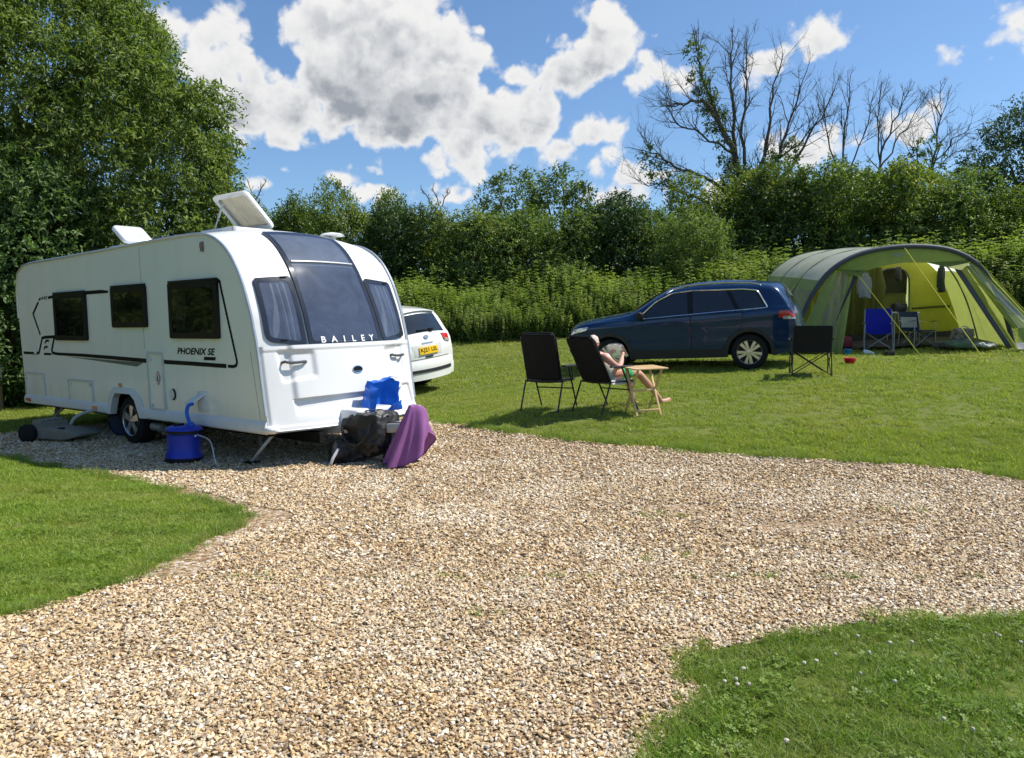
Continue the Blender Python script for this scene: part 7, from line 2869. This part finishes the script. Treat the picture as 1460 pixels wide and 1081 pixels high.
# pale cloth hanging from the seat
t = thing('seat_towel', 'pale grey towel spread on the seat of the tilted black chair', 'towel', tuple(C2), (0, 0, R(40)))
mb = MB()
mb.grid([[(x, y, .462 + .004 * math.sin(x * 30) - .06 * max(0, abs(y) - .245) / .03 * .8) for y in (-.285, -.275, -.262, -.25, -.12, 0, .12, .25, .262)] for x in np.linspace(-.20, .25, 10)])
mb.build('cloth', fabric('pale_grey_towel', (.48, .48, .46), trans=.1, rough=.95), t, smooth=60)

# --- small folding table
TB = on_ground(917, 590)
t = thing('folding_table', 'small pale wooden folding table with crossed legs beside the sitter', 'table', tuple(TB), (0, 0, R(22)))
seat_on_terrain(t, [(-.2, -.15), (-.2, .15), (.2, -.15), (.2, .15)])
t.rotation_euler = (t.rotation_euler.x * .5, t.rotation_euler.y * .5, t.rotation_euler.z)
mb = MB()
mb.slab([(a, b, .66) for a, b in rounded([(-.27, -.21), (.27, -.21), (.27, .21), (-.27, .21)], .035)], .018, axis=(0, 0, 1))
mb.build('table_top', pine, t, bevel=.004)
for x in (-.19, .19):
    for a, b in (((x - .012, -.17, .0), (x - .012, .15, .64)), ((x + .014, .19, .0), (x + .014, -.13, .64))):
        mb = MB()
        mb.bar(a, b, .018, .032, up=(1, 0, 0))
        mb.build('leg', pine, t, bevel=.003)
for y, z in ((-.135, .07), (.0, .33)):
    mb = MB()
    mb.bar((-.19, y, z), (.19, y, z), .018, .028)
    mb.build('stretcher', pine, t, bevel=.003)


# --- folding camp chairs
def camp_chair(loc, rotz, label, back_m, seat_m, frame_m, w=.56, back_h=.90, taper=0.0, arms=True, panel=None):
    t = thing('camp_chair', label, 'chair', tuple(loc), (0, 0, rotz), 'folding camp chairs')
    hw = w / 2
    post = lambda y, z: (-.20 - .20 * max(0, z - .44), y, z)
    for y in (-hw, hw):
        mb = MB()
        mb.tube([(-.24, y * 1.05, 0), post(y, .44), post(y * (1 - taper), back_h - .02)], .010, 6)
        mb.build('post', frame_m, t)
        mb = MB()
        mb.tube([(.26, y * 1.05, 0), (.25, y, .62)], .010, 6)
        mb.build('post', frame_m, t)
    cs = (((.26, -hw, .02), (.24, hw, .42)), ((.26, hw, .02), (.24, -hw, .42)), ((-.24, -hw, .02), (-.20, hw, .42)), ((-.24, hw, .02), (-.20, -hw, .42)), ((.26, -hw, .02), (-.20, -hw, .42)), ((-.24, -hw, .02), (.24, -hw, .42)), ((.26, hw, .02), (-.20, hw, .42)), ((-.24, hw, .02), (.24, hw, .42)))
    for a, b in cs:
        mb = MB()
        mb.tube([a, b], .008, 5)
        mb.build('cross_strut', frame_m, t)
    mb = MB()
    mb.grid([[(-.22 - .20 * max(0, z - .44) - .07 * (1 - (q / 1.0) ** 2) + .0, q * hw * (1 - taper * (z - .4) / .5), z) for q in np.linspace(-1, 1, 11)] for z in np.linspace(.40, back_h, 8)])
    bk = mb.build('backrest', back_m, t, smooth=70)
    if panel is not None:
        mb = MB()
        mb.grid([[(-.212 - .20 * max(0, z - .44) - .07 * (1 - q ** 2), q * hw * .8 * (1 - taper * (z - .4) / .5), z) for q in np.linspace(-1, 1, 9)] for z in np.linspace(.47, back_h - .13, 6)])
        mb.build('back_panel', panel, bk, smooth=70)
    mb = MB()
    mb.grid([[(x, q * hw, .43 - .055 * (1 - q * q) * (1 - abs(x - .02) / .30) - .02) for q in np.linspace(-1, 1, 11)] for x in np.linspace(-.22, .27, 7)] + [[(.275, q * hw, .40 - .03 * (1 - q * q)) for q in np.linspace(-1, 1, 11)]])
    mb.build('seat', seat_m, t, smooth=70)
    if arms:
        for y in (-hw, hw):
            mb = MB()
            mb.grid([[(x, y + d * 1.0, .625 - .03 * math.sin((x + .22) / .5 * 3.14)) for d in (-.045, 0, .045)] for x in np.linspace(-.24, .28, 7)])
            mb.build('armrest', seat_m if frame_m is not chair_grey else chair_grey, t, smooth=70)
    return t


chair_grey = mat('grey_chair_tube', (.32, .33, .34), rough=.4, metal=.3)
black_cloth = fabric('black_canvas', (.010, .010, .011), trans=.02)
royal_blue = fabric('royal_blue_canvas', (.012, .022, .40), trans=.25)
navy_cloth = fabric('navy_canvas', (.02, .03, .07), trans=.05)
greyblue_cloth = fabric('grey_blue_canvas', (.30, .34, .34), trans=.15)
K1 = on_ground(1155, 535)
camp_chair(K1, R(75), 'black folding camp chair seen from behind at the tail of the blue car', black_cloth, black_cloth, frame_black, w=.60, back_h=.84)
K2 = on_ground(1252, 500)
camp_chair(K2, R(-112), 'royal blue folding camp chair facing us at the tent mouth', royal_blue, royal_blue, chair_grey, w=.58, back_h=.96, taper=.05)
K3 = on_ground(1306, 496)
camp_chair(K3, R(-75), 'navy and grey-blue folding camp chair right of the royal blue one', navy_cloth, navy_cloth, chair_grey, w=.56, back_h=.84, panel=greyblue_cloth)

# ================================================================== THINGS IN AND AROUND THE TENT
TM = tent.matrix_basis


def in_tent(x, y, z=0.0):
    return TM @ Vector((x, y, z))


t = thing('camp_table', 'small white-topped camp table between the blue chairs inside the tent', 'table', in_tent(.72, 1.35, .03), (0, 0, 0))
mb = MB()
mb.box((0, 0, .66), (.62, .42, .035))
mb.build('table_top', mat('white_table_top', (.70, .70, .70), rough=.4), t, bevel=.006)
for x in (-.26, .26):
    for y in (-.17, .17):
        mb = MB()
        mb.tube([(x, y, 0), (x, y, .645)], .012, 6)
        mb.build('leg', chair_grey, t)
t = thing('black_kit_bag', 'small black bag heaped on the white camp table in the tent', 'bag', in_tent(.62, 1.35, .715 + .10))
crumple('bag_body', bag_black, (.34, .26, .22), 21, .03, 7, 10, t)
mb = MB()
mb.tube(spline([(-.1, 0, .09), (-.05, 0, .17), (.05, 0, .17), (.1, 0, .09)], 10), .010, 5)
mb.build('carry_strap', bag_black, t)


def hung(label, x, y, ztop, w, h, m, seed):
    t = thing('hanging_jacket', label, 'jacket', in_tent(x, y, ztop), (0, 0, R(seed * 17)), 'clothes hung inside the tent')
    mb = MB()
    rows = []
    for i in range(10):
        q = i / 9
        ww = w * (.35 + .65 * min(1, q * 2.2)) * (1 - .25 * max(0, q - .6))
        rows.append([(ww * .5 * math.cos(a) + .02 * math.sin(6 * q + seed), .05 * math.sin(a) + .018 * math.sin(5 * a + seed) * q, -h * q + .02 * math.sin(a * 3 + seed) * q) for a in np.linspace(0, 2 * math.pi, 22, endpoint=False)])
    mb.grid(rows, closed_u=True)
    mb.build('body', m, t, smooth=70)
    for sg in (-1, 1):
        mb = MB()
        mb.tube([(sg * w * .36, 0, -.10), (sg * w * .50, .01, -.3 * h - .1), (sg * w * .46, .02, -.86 * h)], [.035, .035, .028], 8)
        mb.build('sleeve', m, t, smooth=60)
    mb = MB()
    mb.tube([(0, 0, -.02), (0, 0, .05), (.01, .015, .12)], .005, 5)
    mb.build('hook', chair_grey, t)
    return t


hung('pale grey jacket hung under the hood on the left inside the tent', -.66, .55, 1.72, .34, .55, fabric('pale_grey_jacket', (.25, .27, .30), trans=.1), 1)
hung('long dark jacket hung from the hood right of the doorway', 1.22, .55, 1.84, .22, .62, fabric('dark_jacket', (.035, .045, .04), trans=.05), 2)
hung('dark jacket hung high in the middle above the camp table', .50, 1.2, 1.78, .38, .30, fabric('charcoal_jacket', (.03, .033, .03), trans=.05), 3)

blanket_m = [fabric('green_blanket', (.10, .15, .09), trans=.05), fabric('grey_blanket', (.30, .32, .30), trans=.05), fabric('dark_blanket', (.06, .06, .055), trans=.0)]
for i, (x, y, z, sx, sy, sz, m, lab) in enumerate((
        (1.42, -.02, .07, .85, .55, .14, 0, 'crumpled dull green blanket spread at the right of the tent mouth'),
        (1.88, -.10, .05, .70, .35, .09, 1, 'pale grey cloth at the right end of the crumpled blankets'),
        (1.08, .08, .06, .40, .40, .12, 2, 'dark cloth at the left end of the crumpled blankets'))):
    t = thing('blanket', lab, 'blanket', in_tent(x, y, z + .01), (0, 0, .3 * i))
    crumple('cloth', blanket_m[m], (sx, sy, sz), 30 + i, .05, 6, 16, t)
    mb = MB()
    mb.tube([(sx * .35 * math.cos(a), sy * .38 * math.sin(a), -.02 + .01 * math.sin(5 * a)) for a in np.linspace(0, 3.0, 12)], .008, 5)
    mb.build('hem', blanket_m[m], t)
t = thing('brown_rucksack', 'mottled brown rucksack sitting on the crumpled blankets in the tent', 'bag', in_tent(1.55, .14, .26))
crumple('bag_body', mat('mottled_brown_cloth', (.06, .05, .035), rough=.9, vary=.3, col2=(.30, .27, .20), scale=14), (.46, .32, .32), 41, .04, 6, 12, t)
mb = MB()
mb.tube(spline([(-.05, 0, .15), (.03, 0, .20), (.13, 0, .17), (.17, 0, .08)], 10), .014, 6)
mb.build('carry_strap', mat('pale_band', (.55, .54, .50), rough=.8), t)


def bowl(px, py, r, m, label, z=0.0):
    g = gpt(px, py)
    t = thing('bowl', label, 'bowl', (g.x, g.y, g.z + z), (R(4), R(3), 0))
    mb = MB()
    mb.lathe([(0, .03), (r * .62, .03), (r * .9, .11), (r, .115), (r * .98, .125), (r * .86, .122), (r * .58, .045), (0, .045)], 24)
    mb.build('dish', m, t, smooth=50)
    mb = MB()
    mb.lathe([(r * .52, .0), (r * .60, .0), (r * .62, .032), (r * .5, .032)], 24, caps=False)
    mb.build('foot_ring', m, t, smooth=50)


bowl(1211, 520, .125, mat('red_plastic', (.62, .02, .05), rough=.35), 'bright red bowl lying on the grass in front of the tent')
bowl(1208, 506, .085, mat('sky_blue_plastic', (.04, .30, .62), rough=.35), 'small sky blue bowl on the grass at the tent mouth')
sh_m = mat('brown_leather', (.10, .085, .07), rough=.6, vary=.2)


def shoe(px, py, rz, m, label, grp=None):
    g = gpt(px, py)
    t = thing('shoe', label, 'shoe', tuple(g), (0, 0, rz), grp)
    mb = MB()
    rows = []
    for x, w, h in ((-.13, .02, .06), (-.125, .033, .085), (-.08, .038, .09), (-.02, .037, .08), (.05, .045, .06), (.10, .042, .045), (.135, .025, .03), (.142, .01, .022)):
        rows.append([(x, w * math.cos(a), .022 + max(0, math.sin(a)) * h + min(0, math.sin(a)) * .004) for a in np.linspace(0, 6.283, 16, endpoint=False)])
    mb.grid(rows, closed_u=True)
    mb.build('upper', m, t, smooth=60)
    mb = MB()
    mb.slab([(x, y, .02) for x, y in rounded([(-.135, -.036), (.06, -.047), (.145, -.02), (.145, .02), (.06, .047), (-.135, .036)], .03)], .02, axis=(0, 0, 1))
    mb.build('sole', black_plastic, t)


shoe(1262, 507, 1.3, sh_m, 'left brown shoe of the pair in front of the royal blue chair', 'brown shoes at the tent mouth')
shoe(1269, 507, 1.7, sh_m, 'right brown shoe of the pair in front of the royal blue chair', 'brown shoes at the tent mouth')
shoe(1238, 506, .2, mat('white_trainer', (.62, .62, .60), rough=.6), 'white trainer on the grass left of the royal blue chair')
t = thing('red_holdall', 'dark red bag in the shade just inside the left of the tent', 'bag', in_tent(-1.25, .55, .16))
crumple('bag_body', fabric('dark_red_cloth', (.16, .02, .03), trans=.0), (.55, .35, .26), 51, .04, 6, 12, t)
mb = MB()
mb.tube(spline([(-.15, 0, .12), (-.06, 0, .20), (.06, 0, .20), (.15, 0, .12)], 10), .012, 5)
mb.build('carry_strap', bag_black, t)
t = thing('white_lantern', 'small white lantern on the ground between black camp chair and tent', 'lantern', tuple(on_ground(1184, 500)))
mb = MB()
mb.lathe([(0, 0), (.08, 0), (.08, .03), (.06, .05), (.07, .18), (.05, .24), (0, .25)], 20)
mb.build('body', trim_white, t, smooth=40)
mb = MB()
mb.tube([(-.06, 0, .2), (-.05, 0, .31), (.05, 0, .31), (.06, 0, .2)], .006, 5)
mb.build('carry_loop', chair_grey, t)

# --- white clover heads in the near turf
clover_m = mat('clover_white', (.52, .49, .36), rough=.8, vary=.15, bump=.004, bump_scale=200)
clover_stem = mat('clover_stem', (.10, .16, .04), rough=.7)


def clover_me():
    bm = bmesh.new()
    bmesh.ops.create_icosphere(bm, subdivisions=3, radius=.010)
    for v in bm.verts:
        n = v.co.normalized()
        v.co = v.co + n * (.0028 * noise.noise(v.co * 420))
        v.co.z *= .85
    bmesh.ops.translate(bm, verts=bm.verts, vec=(0, 0, .068))
    me = bpy.data.meshes.new('flower_head')
    bm.to_mesh(me)
    bm.free()
    return me


cl_me = clover_me()
cl_me.materials.append(clover_m)
stem_me = None
for i, (px, py) in enumerate(((1063, 955), (1050, 974), (1051, 978), (1066, 980), (1032, 973), (1146, 946), (1161, 943), (1219, 908), (1268, 918), (1279, 978), (1384, 1048), (1344, 1032), (1418, 903), (1424, 908), (1454, 915), (1297, 915), (1188, 935), (1240, 932), (1122, 1066), (1226, 964))):
    g = gpt(px, py + 18)
    sz_ = random.uniform(.7, 1.05)
    t = thing('clover_flower', 'small round white clover flower head standing in the near right turf', 'flower', tuple(g), (random.uniform(-.15, .15), random.uniform(-.15, .15), random.random() * 6), 'white clover flowers')
    t.scale = (sz_, sz_, random.uniform(.85, 1.1))
    mesh_obj('flower_head', cl_me, None, t)
    if stem_me is None:
        mb = MB()
        mb.tube([(0.004, 0, -.01), (.001, 0, .03), (0, 0, .062)], .0014, 4)
        stem_me = mb.build('stem', clover_stem, t).data
    else:
        mesh_obj('stem', stem_me, None, t)
print('objects', len(SC.objects))
